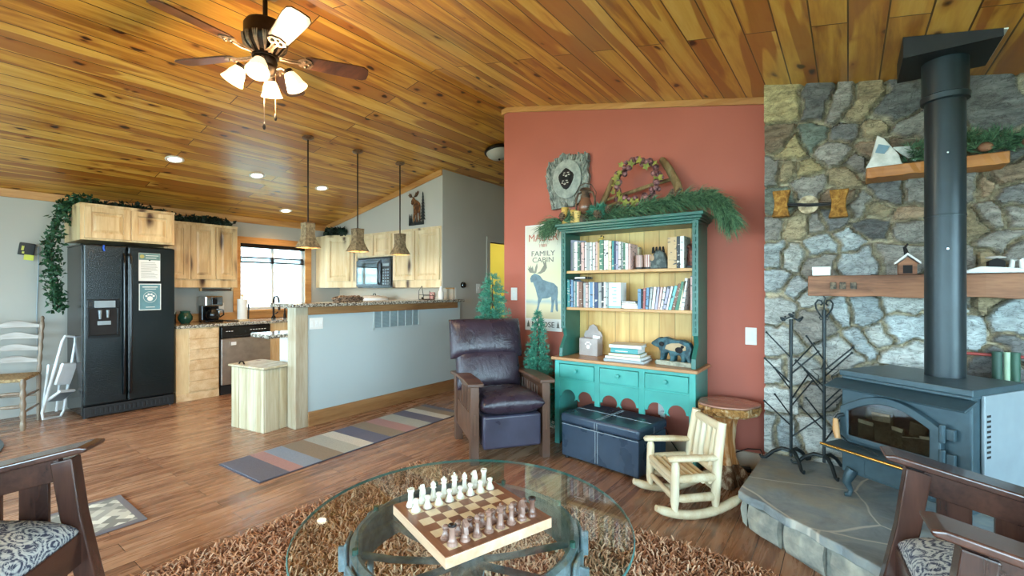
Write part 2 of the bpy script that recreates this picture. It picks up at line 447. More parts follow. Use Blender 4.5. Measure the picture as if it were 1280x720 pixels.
X['iron'] = plain('blackened_iron', (38,46,48), .5, .4, var=.12, scale=30, bump=.2)
X['stove'] = plain('stove_black_steel', (60,80,88), .38, .3, var=.06, scale=20, bump=.08)
X['_'] = None
X['stove_side'] = plain('stove_grey_steel', (138,150,156), .45, .2, var=.04, scale=6)
X['pipe'] = plain('stove_pipe_black', (40,50,54), .36, .4, var=.05)
X['ceil_box'] = plain('ceiling_box_black', (14,14,15), .5)
X['mission'] = wood('mission_oak_dark', (82,52,42), (46,29,25), (20,12,10), 'x', knots=0, rough=.24, coat=.3)
X['mission_z'] = wood('mission_oak_dark_upright', (82,52,42), (46,29,25), (20,12,10), 'z', knots=0, rough=.24, coat=.3)
X['oak'] = wood('brown_oak', (112,80,62), (72,48,36), (50,32,24), 'z', knots=0, rough=.35, coat=.2)
X['oak_y'] = wood('brown_oak_level', (112,80,62), (72,48,36), (50,32,24), 'x', knots=0, rough=.35, coat=.2)
X['leather'] = leather_mat('burgundy_leather', (50,40,50), .27, .55)
X['leather_b'] = leather_mat('footrest_leather', (58,56,72), .32, .2)
X['leather_k'] = leather_mat('ottoman_leather', (48,62,78), .28, .15)
X['stitch'] = plain('pale_stitching', (150,160,166), .8)
X['damask'] = damask_mat(); X['runner'] = runner_mat(); X['diamond'] = diamond_mat(); X['shag'] = shag_mat()
X['rugback'] = plain('rug_backing', (112,80,62), .95)
X['teal'] = plain('teal_paint', (62,148,138), .35, var=.07, scale=5); X['green'] = plain('green_paint', (34,92,80), .35, var=.1, scale=6)
X['hutch_back'] = planks_v('hutch_pine_boards', (222,186,116), (200,154,86), (120,70,34), .125)
X['hutch_top'] = wood('hutch_counter_pine', (190,146,100), (156,108,68), (90,52,28), 'x', rough=.3, knots=.4)
X['shelf'] = wood('shelf_pine', (210,168,110), (180,132,78), (100,60,30), 'x', rough=.4, knots=.3)
X['log'] = wood('peeled_pine_log', (226,216,188), (206,182,142), (140,90,48), 'z', knots=.4, rough=.5, grain=1.4)
X['log_x'] = wood('peeled_pine_log_level', (222,210,180), (198,172,132), (140,90,48), 'x', knots=.4, rough=.5, grain=1.4)
X['slab_top'] = wood('burl_slab_polished', (176,132,112), (132,88,72), (90,56,42), 'x', rough=.18, knots=.6, coat=.4)
X['bark'] = bark_mat('slab_bark_edge', (70,44,26), (168,120,64), (216,196,160), 30, .8)
X['trunk'] = bark_mat('juniper_trunk', (96,54,28), (176,116,62), (222,198,160), 18, .14)
X['stump'] = bark_mat('stump_root_bark', (50,32,22), (112,76,50), (196,178,152), 26, .5)
X['mantel'] = wood('rough_mantel_beam', (158,110,80), (106,70,50), (52,30,20), 'x', rough=.7, knots=.9, grain=1.5, contrast=1.4)
X['shelf_o'] = wood('orange_pine_shelf', (196,130,64), (156,94,42), (80,44,22), 'x', rough=.45, knots=.4)
X['glass'] = glass_mat('table_glass', (.93,.97,.95,1)); X['pane'] = glass_mat('window_glass', (.97,.98,.98,1)); X['dark_glass'] = None
X['sooty'] = glass_mat('sooty_stove_glass', (.42,.44,.42,1), .03)
X['glass_edge'] = plain('green_glass_edge', (70,110,104), .1)
X['wheel'] = plain('grey_painted_iron', (112,128,136), .6, .1, var=.14, scale=26, bump=.5, bscale=60)
X['walnut'] = wood('chess_walnut', (140,94,68), (104,64,44), (80,48,34), 'x', knots=0, rough=.28, grain=1.6)
X['maple'] = wood('chess_maple', (226,212,180), (206,184,146), (160,120,90), 'x', knots=0, rough=.28, grain=1.6)
X['maple_side'] = wood('chess_box_maple', (214,182,150), (190,150,118), (160,120,90), 'x', knots=0, rough=.3)
X['ivory'] = plain('ivory_white', (214,208,190), .3, var=.02); X['chess_brown'] = wood('chess_rosewood', (150,118,104), (98,66,54), (80,50,40), 'z', knots=0, rough=.25, grain=3)
X['chess_dark'] = plain('chess_black_cap', (34,26,26), .3)
X['spruce'] = two_tone('artificial_spruce', (36,110,94), (104,178,148), 40, .3, .7, .6, .1)
X['pine'] = two_tone('pine_needles', (20,58,42), (120,160,118), 45, .3, .7, .6, .1)
X['ivy'] = two_tone('ivy_leaves', (14,40,26), (52,96,62), 30, .3, .7, .5, .1)
X['ivy_dark'] = two_tone('dark_garland', (10,22,16), (30,50,34), 30, .3, .7, .6, .1)
X['stem'] = plain('brown_stem', (66,48,34), .8)
X['cone'] = two_tone('pine_cone_scales', (50,36,28), (150,126,104), 60, .4, .6, .8, .2)
X['plaque'] = bark_mat('grey_bark_resin', (74,80,78), (130,138,132), (176,182,172), 30, .5)
X['plaque_face'] = two_tone('grey_cut_wood', (136,146,140), (172,180,172), 20, .35, .65, .7, .2)
X['hole'] = plain('dark_hollow', (26,24,24), .9); X['fur_d'] = plain('dark_fur', (42,38,36), .9); X['fur_w'] = plain('pale_fur', (206,202,192), .9)
X['lantern'] = two_tone('rusty_lantern', (54,44,38), (104,84,66), 14, .4, .6, .6, .2)
X['lglass'] = glass_mat('lantern_glass', (.85,.8,.76,1))
X['birch'] = two_tone('birch_candle', (196,158,78), (220,190,120), 10, .4, .6, .7, .2)
X['twig'] = bark_mat('driftwood_twig', (86,68,44), (136,112,76), (166,146,106), 14, .2)
X['acorn'] = two_tone('wreath_berries', (62,28,34), (158,112,112), 30, .4, .6, .5, .1); X['leafy'] = two_tone('autumn_leaf', (92,104,44), (158,150,70), 24, .35, .65, .6, .1)
X['poster'] = None
# ================================================================= SETTING
RX, RZ, SL = -2.75, 3.11, .2
def zc(x): return RZ - SL*abs(x-RX)
XW, XH, YG, YK, YR, YS = -6.8, -4.18, 4.22, 4.47, 3.70, 3.47
XE, YB, YEND = 2.2, -3.2, 7.2

b = MB(); b.box(XW-.15, XE+.15, YB-.15, YEND+.15, -.08, 0); struct(b.build('floor', X['floor']))
b = MB()
for x0, x1 in ((XW-.15, RX), (RX, XE+.15)):
    b.prism([(x0, zc(x0)), (x1, zc(x1)), (x1, zc(x1)+.1), (x0, zc(x0)+.1)], YB-.15, YEND+.15)
struct(b.build('ceiling', X['ceil']))

def wall_holes(name, mat, axis, pos, thick, a0, a1, holes, top):
    """wall on plane axis=pos with rectangular openings (a0,a1,z0,z1); top(a) gives its height"""
    b = MB()
    cuts = sorted(set([a0, a1] + [h[0] for h in holes] + [h[1] for h in holes] + ([RX] if axis == 'y' and a0 < RX < a1 else [])))
    for p, q in zip(cuts, cuts[1:]):
        hs = sorted([h for h in holes if h[0] <= p+1e-6 and h[1] >= q-1e-6], key=lambda h: h[2])
        z = 0
        segs = []
        for h in hs:
            if h[2] > z: segs.append((z, h[2], None))
            z = h[3]
        segs.append((z, None, None))
        for z0, z1, _ in segs:
            t0, t1 = (top(p), top(q)) if z1 is None else (z1, z1)
            poly = [(p, z0), (q, z0), (q, t1), (p, t0)]
            b.prism(poly, pos, pos+thick, 'xz' if axis == 'y' else 'yz')
    return struct(b.build(name, mat))

WIN = (2.92, 3.86, 1.0, 1.93)
wall_holes('wall_left', X['grey_wall'], 'x', XW-.14, .14, YB, YEND, [WIN, (-2.6, -.4, .3, 2.0), (5.4, 6.4, 1.0, 1.9)], lambda a: zc(XW))
BH = [(-6.0, -3.6, .25, 2.15), (-3.2, -.5, .02, 2.2), (-.1, 1.9, .02, 2.05)]
BH2 = [(-3.2, -2.75, 2.35, 2.85), (-2.75, -.5, 2.35, 2.5)]
wall_holes('wall_front', X['grey_wall'], 'y', YB-.14, .14, XW, XE, BH, zc)
RHOLES = [(-2.9, -.5, .3, 1.95), (-.2, 2.3, .3, 1.95)]
wall_holes('wall_right', X['grey_wall'], 'x', XE, .14, YB, YS+.3, RHOLES, lambda a: zc(XE))
# kitchen end wall: low wall behind the cabinets and the gable flush with the cabinet fronts
b = MB(); b.box(XW, XH-.019, YK, YK+.1, 0, 2.10); struct(b.build('wall_kitchen', X['cream_wall']))
b = MB(); b.prism([(XW, 2.10), (XH, 2.10), (XH, zc(XH)), (XW, zc(XW))], YG, YK+.1); b.box(XH-.018, XH, YG-.002, YK+.1, 1.31, 2.099); b.box(XH-.018, XH, YK, YK+.1, 0, 1.31); struct(b.build('wall_gable', X['grey_wall']))
DOOR = (5.17, 5.95, 0, 1.97)
wall_holes('wall_hall', X['grey_wall'], 'x', XH-.1, .1, YK+.1, YEND, [DOOR], lambda a: zc(XH))
b = MB(); b.prism([(XH, 0), (-2.7, 0), (-2.7, zc(-2.7)), (RX, RZ), (XH, zc(XH))], YEND, YEND+.1); struct(b.build('wall_hall_end', X['grey_wall']))
b = MB(); b.box(-2.8, -2.7, YR+.12, YEND, 0, zc(-2.8)); struct(b.build('wall_hall_right', X['grey_wall']))
b = MB()
b.prism([(-2.8, 0), (-.44, 0), (-.44, zc(-.44)), (RX, RZ), (-2.8, zc(-2.8))], YR, YR+.12); struct(b.build('wall_red', X['red_wall']))
# the room behind the hall doorway
b = MB(); b.box(XW, XW+.03, YK+.12, YEND, 0, 2.2); b.box(XW, XH-.1, YEND-.05, YEND, 0, 2.3); b.box(XW, XH-.1, YK+.1, YK+.14, 0, 2.3)
struct(b.build('wall_bathroom', X['yellow_wall']))
b = MB()
for y0, y1, z0, z1 in ((5.10, 5.17, 0, 2.04), (5.95, 6.02, 0, 2.04), (5.17, 5.95, 1.97, 2.04)): b.box(XH-.1, XH+.015, y0, y1, z0, z1)
struct(b.build('trim_5', X['grey_wall']))

# half wall, its timber end post, base boards and ceiling trims
b = MB(); b.box(-4.22, -4.11, 2.36, YK, 0, 1.125); struct(b.build('wall_peninsula', X['half_wall']))
b = MB(); b.box(-4.235, -4.095, 2.235, 2.36, 0, 1.125); struct(b.build('trim_1', X['post'], bevel=.006))
b = MB(); b.box(-4.11, -4.088, 2.36, 6.9, 0, .135)
struct(b.build('baseboard_peninsula', X['basebd'], bevel=.004))
b = MB(); b.box(-2.8, -.44, YR-.016, YR, 0, .12); struct(b.build('baseboard_back', X['cream_wall'], bevel=.004))
b = MB(); b.box(XW, XW+.016, YB, 2.3, 0, .12); struct(b.build('baseboard_left', X['grey_wall'], bevel=.004))
b = MB(); z = zc(XW); b.box(XW, XW+.02, YB, YG, z-.085, z); struct(b.build('trim_2', X['trim'], bevel=.003))
b = MB()
b.prism([(XW, zc(XW)-.075), (XH, zc(XH)-.075), (XH, zc(XH)), (XW, zc(XW))], YG-.02, YG); struct(b.build('trim_3', X['trim_x'], bevel=.003))
b = MB()
b.prism([(-2.82, zc(-2.82)-.05), (-2.79, zc(-2.79)-.05), (RX, RZ-.05), (-.44, zc(-.44)-.05), (-.44, zc(-.44)), (RX, RZ), (-2.82, zc(-2.82))], YR-.022, YR)
struct(b.build('trim_4', X['trim_x'], bevel=.003))

# ---- kitchen window
b = MB(); y0, y1, z0, z1 = WIN
for p in ((y0, y0+.035, z0, z1), (y1-.035, y1, z0, z1), (y0, y1, z0, z0+.035), (y0, y1, z1-.035, z1), ((y0+y1)/2-.02, (y0+y1)/2+.02, z0, z1)):
    b.box(XW-.09, XW-.04, *p)
win = struct(b.build('window_1', X['white_metal'], bevel=.003))
b = MB(); b.box(XW-.068, XW-.062, y0+.03, y1-.03, z0+.03, z1-.03); b.build('pane', X['pane'], win)
b = MB()
b.box(XW-.0, XW+.022, y0-.09, y0, z0-.02, z1+.09); b.box(XW, XW+.022, y1, y1+.10, z0-.02, z1+.09)
b.box(XW, XW+.026, y0-.09, y1+.1, z1, z1+.09); b.box(XW-.04, XW+.05, y0-.09, y1+.1, z0-.03, z0)
b.build('casing', X['trim'], win, bevel=.003)
b = MB()
b.box(XW-.03, XW+.012, y0+.005, y1-.005, z1-.055, z1)
b.box(XW-.02, XW-.01, y0+.02, y1-.02, z1-.20, z1-.18)
for k in range(10): b.box(XW-.024, XW-.006, y0+.01, y1-.01, z1-.255+k*.006, z1-.251+k*.006)
b.box(XW-.026, XW-.002, y0+.01, y1-.01, z1-.27, z1-.255)
b.build('raised_blind', X['bronze'], win)

def window_frame(name, axis, pos, a0, a1, z0, z1, n):
    b = MB(); w = .05
    B = lambda p, q, r, s: (b.box(p, q, pos-.03, pos+.03, r, s) if axis == 'y' else b.box(pos-.03, pos+.03, p, q, r, s))
    B(a0, a0+w, z0, z1); B(a1-w, a1, z0, z1); B(a0, a1, z0, z0+w); B(a0, a1, z1-w, z1)
    for i in range(1, n): c = a0+(a1-a0)*i/n; B(c-w/2, c+w/2, z0, z1)
    o = struct(b.build(name, X['white_metal']))
    b = MB()
    if axis == 'y': b.box(a0+w, a1-w, pos-.004, pos+.004, z0+w, z1-w)
    else: b.box(pos-.004, pos+.004, a0+w, a1-w, z0+w, z1-w)
    b.build('pane', X['pane'], o)
k = 2
for h in BH: window_frame('window_%d' % k, 'y', YB-.07, *h, 3); k += 1
for h in RHOLES: window_frame('window_%d' % k, 'x', XE+.07, *h, 3); k += 1
window_frame('window_%d' % k, 'x', XW-.07, -2.6, -.4, .3, 2.0, 3)
# white clapboard house seen through the kitchen window
b = MB()
for i in range(20): b.prism([(-9.0, i*.18), (-8.96, i*.18), (-8.985, i*.18+.18), (-9.0, i*.18+.18)], -1, 9)
tag(b.build('neighbour_house', plain('white_clapboard', (236,238,240), .7, var=.01)), 'white clapboard house wall seen through the kitchen window', 'house')
b = MB(); b.box(-20, 16, -20, 16, -.5, -.4); struct(b.build('ground', plain('outside_ground', (120,128,104), .9)))

# ---- stone chimney wall: every stone read off the wall, relief in the mesh
CAMZ, FPX, CYP = 1.3, 575.0, 360.5
YAW = math.atan2(420, 575)
def on_plane(px, py, Y):
    u = (px-640)/FPX; v = (CYP-py)/FPX
    d = (-math.sin(YAW)+math.cos(YAW)*u, math.cos(YAW)+math.sin(YAW)*u, v)
    t = Y/d[1]; return d[0]*t, CAMZ+d[2]*t
TAN=(150,136,108); YEL=(164,150,112); GRY=(136,132,124); DRK=(104,104,102); GRN=(118,128,118); BRN=(136,118,98); LBL=(156,164,164); LGT=(174,176,170); RST=(150,128,104)
seedsA = [(115,85,YEL),(235,75,DRK),(330,75,GRY),(400,75,TAN),(520,85,DRK),(235,170,GRN),(360,150,DRK),(95,190,BRN),(140,215,YEL),(590,145,GRY),(470,215,BRN),(545,205,BRN),(460,140,TAN),
 (290,255,GRY),(385,290,GRY),(340,330,TAN),(80,315,GRY),(130,310,TAN),(205,300,YEL),(215,375,GRY),(95,425,GRN),(320,415,BRN),(300,490,DRK),(425,450,GRY),(465,460,TAN),(445,530,DRK),(530,400,DRK),(590,395,GRY),(570,470,RST),(575,530,GRY),
 (80,520,GRY),(165,520,TAN),(240,510,GRY),(90,620,LBL),(150,630,LGT),(255,590,LBL),(260,660,GRY),(375,570,LBL),(395,645,LBL),(540,620,GRY),(490,265,BRN)]
seedsB = [(85,25,LBL),(170,60,LBL),(100,130,LGT),(225,95,LGT),(250,190,GRY),(330,160,LBL),(410,160,LBL),(560,110,LGT),(410,265,LBL),(570,220,LBL),(470,240,LGT),(560,310,LGT),(85,270,LGT),(85,375,LGT),(170,380,LGT),(110,480,LGT),(230,470,GRY),(70,590,LGT),(120,600,LBL),(240,600,LGT),(330,300,LGT),(350,560,LBL),(470,400,LBL),(430,560,LGT)]
seedsC = [(560,20,DRK),(490,60,TAN),(640,120,DRK),(560,300,RST),(480,300,GRY),(585,430,GRY),(690,330,DRK),(690,420,GRY),(620,560,GRY),(480,480,TAN),(470,640,GRY),(700,600,GRY),(560,640,TAN),(690,240,BRN)]
sd = []
for lst, ox, oy, s in ((seedsA, 940, 110, 3.0), (seedsB, 940, 340, 3.0), (seedsC, 1080, 150, 3.6)):
    for a, c_, col in lst:
        x, z = on_plane(ox+a/s, oy+c_/s, YS); sd.append((x, z, col))
rs = random.Random(3)
for i in range(9):
    for j in range(12):
        x = .72+i*.21+rs.uniform(-.07,.07); z = .12+j*.21+rs.uniform(-.07,.07)
        if (x < 1.0 and z > 1.0) : 
            if x < .80: continue
        if all((x-a)**2+(z-c_)**2 > .13**2 for a, c_, _ in sd): sd.append((x, z, rs.choice([GRY,TAN,LBL,LGT,BRN,DRK])))
for x in (-.36,-.1,.2,.5): sd.append((x, .05, LGT))
S = np.array([(a, c_) for a, c_, _ in sd]); SCOL = np.array([lin(*q)[:3] for *_, q in sd])
x0s, x1s = -.45, XE
nx, nz = int((x1s-x0s)/.0105), int(2.72/.0105)
gx = np.linspace(x0s, x1s, nx); gz = np.linspace(0, 1, nz)
GX, U = np.meshgrid(gx, gz); ZT = RZ-SL*np.abs(GX-RX); GZ = U*ZT
def vnoise(x, z, f, seed):
    r = np.random.RandomState(seed); T = r.rand(64, 64)
    xi = x*f; zi = z*f; a = np.floor(xi).astype(int); c_ = np.floor(zi).astype(int); fx = xi-a; fz = zi-c_
    fx = fx*fx*(3-2*fx); fz = fz*fz*(3-2*fz); g = lambda i, j: T[i % 64, j % 64]
    return (g(a,c_)*(1-fx)+g(a+1,c_)*fx)*(1-fz)+(g(a,c_+1)*(1-fx)+g(a+1,c_+1)*fx)*fz
wx = GX+.05*(vnoise(GX,GZ,9,1)-.5)+.024*(vnoise(GX,GZ,26,2)-.5); wz = GZ+.05*(vnoise(GX,GZ,9,3)-.5)+.024*(vnoise(GX,GZ,26,4)-.5)
D = np.sqrt((wx[...,None]-S[:,0])**2+((wz[...,None]-S[:,1])*1.12)**2)
idx = np.argpartition(D, 1, axis=2)[...,:2]
d0 = np.take_along_axis(D, idx, 2); o_ = np.argsort(d0, axis=2); idx = np.take_along_axis(idx, o_, 2); d0 = np.take_along_axis(d0, o_, 2)
sep_ = np.linalg.norm(S[idx[...,0]]-S[idx[...,1]], axis=2)
edge = (d0[...,1]**2-d0[...,0]**2)/(2*sep_)
k_ = np.clip((edge-.005)/.011, 0, 1); k_ = k_*k_*(3-2*k_)
stn = idx[...,0]
lay = vnoise(GX*.5, GZ*1.6, 26, 5)*.6+vnoise(GX, GZ, 60, 6)*.25+vnoise(GX*.3+.2*GZ, GZ, 80, 7)*.25
rnd_h = np.random.RandomState(8).rand(len(S))[stn]
H = k_*(.026+.020*rnd_h+.022*lay)
tilt = np.random.RandomState(9).rand(len(S), 2)-.5
H += k_*((GX-S[stn][...,0])*tilt[stn][...,0]+(GZ-S[stn][...,1])*tilt[stn][...,1])*.14
MORT = np.array(lin(178,166,140)[:3])
CC = SCOL[stn]*(.8+.4*np.random.RandomState(4).rand(len(S))[stn])[...,None]*(.72+.5*lay)[...,None]
CC = CC*k_[...,None]+MORT*(1-k_)[...,None]
verts = [(float(a), YS+.045-float(h), float(c_)) for a, c_, h in zip(GX.ravel(), GZ.ravel(), H.ravel())]
faces = [(i*nx+j, i*nx+j+1, (i+1)*nx+j+1, (i+1)*nx+j) for i in range(nz-1) for j in range(nx-1)]
base = len(verts)
lz = RZ-SL*abs(x0s-RX)
# left return and back so the wall is a solid block
verts += [(x0s, YR+.1, 0), (x0s, YR+.1, lz), (x1s, YR+.1, 0), (x1s, YR+.1, RZ-SL*abs(x1s-RX))]
left = [i*nx for i in range(nz)]
faces.append([base, base+1]+left[::-1]); right = [i*nx+nx-1 for i in range(nz)]
faces.append([base+3, base+2]+right); faces.append([base+2, base+3, base+1, base])
me = bpy.data.meshes.new('wall_stone'); me.from_pydata(verts, [], faces); me.materials.append(X['stone'])
at_ = me.color_attributes.new('stone', 'FLOAT_COLOR', 'POINT')
cc = np.ones((len(verts), 4), dtype=np.float32); cc[:base,:3] = CC.reshape(-1,3); cc[base:,:3] = MORT
at_.data.foreach_set('color', cc.ravel()); me.polygons.foreach_set('use_smooth', [True]*len(me.polygons))
me.set_sharp_from_angle(angle=math.radians(60))
o = bpy.data.objects.new('wall_stone', me); COL.objects.link(o); struct(o)

# ================================================================= LIGHT
w = bpy.data.worlds.new('World'); SC.world = w; w.use_nodes = True
bg = w.node_tree.nodes['Background']
tc = w.node_tree.nodes.new('ShaderNodeTexCoord'); sp = w.node_tree.nodes.new('ShaderNodeSeparateXYZ'); rp = w.node_tree.nodes.new('ShaderNodeValToRGB')
w.node_tree.links.new(tc.outputs['Generated'], sp.inputs[0]); w.node_tree.links.new(sp.outputs[2], rp.inputs[0]); w.node_tree.links.new(rp.outputs[0], bg.inputs[0])
rp.color_ramp.elements[0].position = .0; rp.color_ramp.elements[0].color = (.52,.72,.84,1)
rp.color_ramp.elements[1].position = .35; rp.color_ramp.elements[1].color = (.54,.82,1.0,1)
bg.inputs[1].default_value = WORLD
def portal(name, loc, rot, sx, sy):
    l = bpy.data.lights.new(name, 'AREA'); l.shape = 'RECTANGLE'; l.size = sx; l.size_y = sy; l.cycles.is_portal = True
    o = bpy.data.objects.new(name, l); COL.objects.link(o); o.location = loc; o.rotation_euler = rot
for x0, x1, z0, z1 in BH: portal('window_daylight', ((x0+x1)/2, YB-.15, (z0+z1)/2), (PI/2,0,0), x1-x0, z1-z0)
for y0, y1, z0, z1 in RHOLES: portal('window_daylight', (XE+.15, (y0+y1)/2, (z0+z1)/2), (0,PI/2,0), z1-z0, y1-y0)
portal('window_daylight', (XW-.15, -1.5, 1.15), (0,-PI/2,0), 1.7, 2.2)
portal('window_daylight', (XW-.15, 3.39, 1.46), (0,-PI/2,0), .93, .94)
portal('window_daylight', (XW-.15, 5.9, 1.45), (0,-PI/2,0), .9, 1.0)
def lamp(name, loc, power, rgb=(255,206,140), r=.04, kind='POINT', **kw):
    l = bpy.data.lights.new(name, kind); l.energy = power; l.color = lin(*rgb)[:3]; l.shadow_soft_size = r
    for k, v in kw.items(): setattr(l, k, v)
    o = bpy.data.objects.new(name, l); COL.objects.link(o); o.location = loc; return o
lamp('doorway_fill_light', (-5.5, 5.9, 2.0), 55, (255,240,200), .1)  # unseen lamp, added to brighten the yellow room behind the doorway

# ================================================================= CAMERA
cam = bpy.data.cameras.new('camera'); co = bpy.data.objects.new('camera', cam); COL.objects.link(co)
cam.sensor_width = 36; cam.lens = 36*FPX/1280; cam.clip_start = .02
cam.shift_y = .5/1280
co.location = (0,0,CAMZ); co.rotation_euler = (PI/2, 0, YAW)
SC.camera = co
SC.view_settings.view_transform = 'Standard'; SC.view_settings.look = 'None'; SC.view_settings.gamma = 1; SC.view_settings.use_curve_mapping = False
SC.view_settings.exposure = EXPOSURE
SC.cycles.max_bounces = 10; SC.cycles.diffuse_bounces = 5; SC.cycles.glossy_bounces = 4; SC.cycles.transparent_max_bounces = 16
SC.cycles.sample_clamp_indirect = 8; SC.cycles.use_denoising = True
SC.cycles.caustics_reflective = False; SC.cycles.caustics_refractive = False
# ================================================================= KITCHEN
R90 = PI/2
def door_panel(par, x0, x1, z0, z1, mat, name='door', y=-.02):
    b = MB(); s = .052
    b.box(x0, x0+s, y, 0, z0, z1); b.box(x1-s, x1, y, 0, z0, z1)
    b.box(x0+s, x1-s, y+.0005, 0, z0, z0+s); b.box(x0+s, x1-s, y+.0005, 0, z1-s, z1)
    b.box(x0+s, x1-s, y+.016, 0, z0+s, z1-s)
    # raised field
    i = s+.012; j = s+.036
    A = [(x0+i, y+.016, z0+i), (x1-i, y+.016, z0+i), (x1-i, y+.016, z1-i), (x0+i, y+.016, z1-i)]
    Bq = [(x0+j, y+.006, z0+j), (x1-j, y+.006, z0+j), (x1-j, y+.006, z1-j), (x0+j, y+.006, z1-j)]
    b.mesh(A+Bq, [(4,5,6,7),(0,1,5,4),(1,2,6,5),(2,3,7,6),(3,0,4,7)])
    return b.build(name, mat, par, bevel=.003, seg=1)
def wall_cab(label, loc, rz, w, d, h, doors, mat, rail=0, crown=True, group='kitchen wall cabinets'):
    t = thing('wall_cabinet', label, 'cabinet', loc, rz, group)
    b = MB(); b.box(0, w, 0, d, 0, h); b.box(-.004, w+.004, -.006, d, h-.018, h+.004)
    if rail: b.box(0, w, -.006, .02, 0, rail)
    b.build('body', mat, t, bevel=.002, seg=1)
    for x0, x1 in doors: door_panel(t, x0, x1, rail+.018, h-.03, mat)
    return t
def base_cab(label, loc, rz, w, d, h, mat):
    t = thing('base_cabinet', label, 'cabinet', loc, rz, 'kitchen base cabinets')
    b = MB(); b.box(0, w, 0, d, .0, h); b.build('body', mat, t, bevel=.002, seg=1)
    return t
# above the fridge
wall_cab('short two-door pine cabinet mounted above the black refrigerator', (-6.1, 1.147, 1.785), R90, .786, .66, .36, [(.03,.385), (.40,.76)], X['cab'])
b = MB()
wall_cab('tall pine wall cabinet between the refrigerator and the kitchen window', (-6.45, 1.94, 1.31), R90, .80, .335, .79, [(.03,.245), (.27,.53), (.545,.785)], X['cab'], rail=.085)
# diagonal corner cabinet
dx, dy = .45, .18; L = math.hypot(dx, dy); a = math.atan2(dy, dx)
t = thing('wall_cabinet', 'pine corner cabinet angled between the window and the microwave', 'cabinet', (-6.52, 4.04, 1.31), a, 'kitchen wall cabinets')
b = MB(); M = Matrix.Rotation(-a, 4, 'Z')
P = [(0,0), (L,0)] + [tuple((M @ Vector((x+6.52, y-4.04, 0)))[:2]) for x, y in ((-6.07, YK-.01), (XW+.015, YK-.01), (XW+.015, 4.04))]
b.prism(P, 0, .80, 'xy'); b.box(-.004, L, -.008, .01, .78, .805); b.box(0, L, -.006, .01, 0, .085)
b.build('body', X['cab_w'], t, bevel=.002, seg=1); door_panel(t, .04, L-.05, .10, .77, X['cab_w'])
wall_cab('very narrow pine cabinet left of the black microwave', (-6.066, YG, 1.31), 0, .10, .24, .79, [(.012,.09)], X['cab_w'], rail=.085)
wall_cab('short two-door pine cabinet above the black microwave', (-5.962, YG, 1.755), 0, .81, .24, .345, [(.02,.395), (.415,.79)], X['cab_w'])
wall_cab('tall two-door pine cabinet right of the microwave below the moose silhouette', (-5.148, YG, 1.31), 0, .944, .24, .79, [(.02,.46), (.48,.925)], X['cab_w'], rail=.085)
# paper towel bar under the left wall cabinet
t = thing('towel_rail', 'wooden paper towel rail under the wall cabinet left of the window', 'towel rail', (-6.52, 2.33, 1.31))
b = MB(); b.cyl((0,.02,-.03), (0,.36,-.03), .012, n=10); b.build('bar', X['stem'], t, smooth=40)
for y in (0, .36):
    b = MB(); b.prism([(-.03,0),(.03,0),(.022,-.045),(-.022,-.045)], y, y+.02, 'xz'); b.build('bracket', X['cab'], t, bevel=.004)
# base run
CT = .875
t = base_cab('pale wood base cabinet with horizontal board front beside the refrigerator', (-6.16, 1.965, 0), R90, .445, .62, CT-.035, X['cab'])
b = MB()
for i in range(6): b.box(.125, .435, -.018, 0, .10+i*.122, .10+i*.122+.12)
b.build('door', X['cab_h'], t, bevel=.004, seg=1)
b = MB(); b.box(0, .44, -.012, 0, 0, .085); b.build('plinth', X['cab_h'], t, bevel=.002)
t = thing('dishwasher', 'stainless steel dishwasher with black control strip under the counter', 'dishwasher', (-6.16, 2.415, 0), R90)
b = MB(); b.box(.005, .60, .02, .6, .02, .835); b.build('body', X['blackm'], t)
b = MB(); b.box(.008, .597, -.03, .02, .12, .685); b.build('door', X['steel'], t, bevel=.008)
b = MB(); b.box(.008, .597, -.028, .02, .69, .832); b.build('control_panel', X['black'], t, bevel=.006)
b = MB(); b.box(.15, .45, -.036, -.028, .70, .715); b.build('handle', X['blackm'], t, bevel=.003)
b = MB()
for i in range(3): b.box(.06+i*.03, .08+i*.03, -.0292, -.028, .77, .776)
for i in range(6): b.box(.34+i*.035, .36+i*.035, -.0292, -.028, .775, .782)
b.build('buttons', X['white'], t)
b = MB(); b.box(.008, .597, -.005, .02, .0, .11); b.build('kick_plate', X['blackm'], t)
b = MB(); b.box(.10, .19, -.0335, -.0302, .585, .655); m_ = b.build('energy_magnet', X['steel'], t); 
b = MB(); b.box(.115, .175, -.0345, -.0334, .600, .64); b.build('sticker', X['white'], t)
base_cab('pale wood sink cabinet below the kitchen window', (-6.16, 3.02, 0), R90, 1.18, .62, CT-.035, X['cab'])
t = base_cab('pale wood cabinets along the back wall under the microwave', (-6.14, YG-.36, 0), 0, 1.85, .6, CT-.035, X['cab_w'])
for i in range(4): door_panel(t, .03+i*.45, .45+i*.45, .12, .8, X['cab_w'])
t = thing('countertop', 'speckled granite countertop along the window wall', 'countertop', (0,0,0))
b = MB(); b.box(XW+.006, -6.13, 1.96, 4.46, CT-.035, CT)
b.build('slab', X['granite'], t, bevel=.006)
t = thing('countertop', 'speckled granite countertop along the back wall under the microwave', 'countertop', (0,0,0))
b = MB(); b.box(-6.128, XH-.06, YG-.39, YK-.005, CT-.035, CT); b.build('slab', X['granite'], t, bevel=.006)
b = MB(); b.box(XW+.003, XW+.028, 1.96, 4.0, CT+.001, CT+.10); struct(b.build('trim_6', X['trim'], bevel=.003))
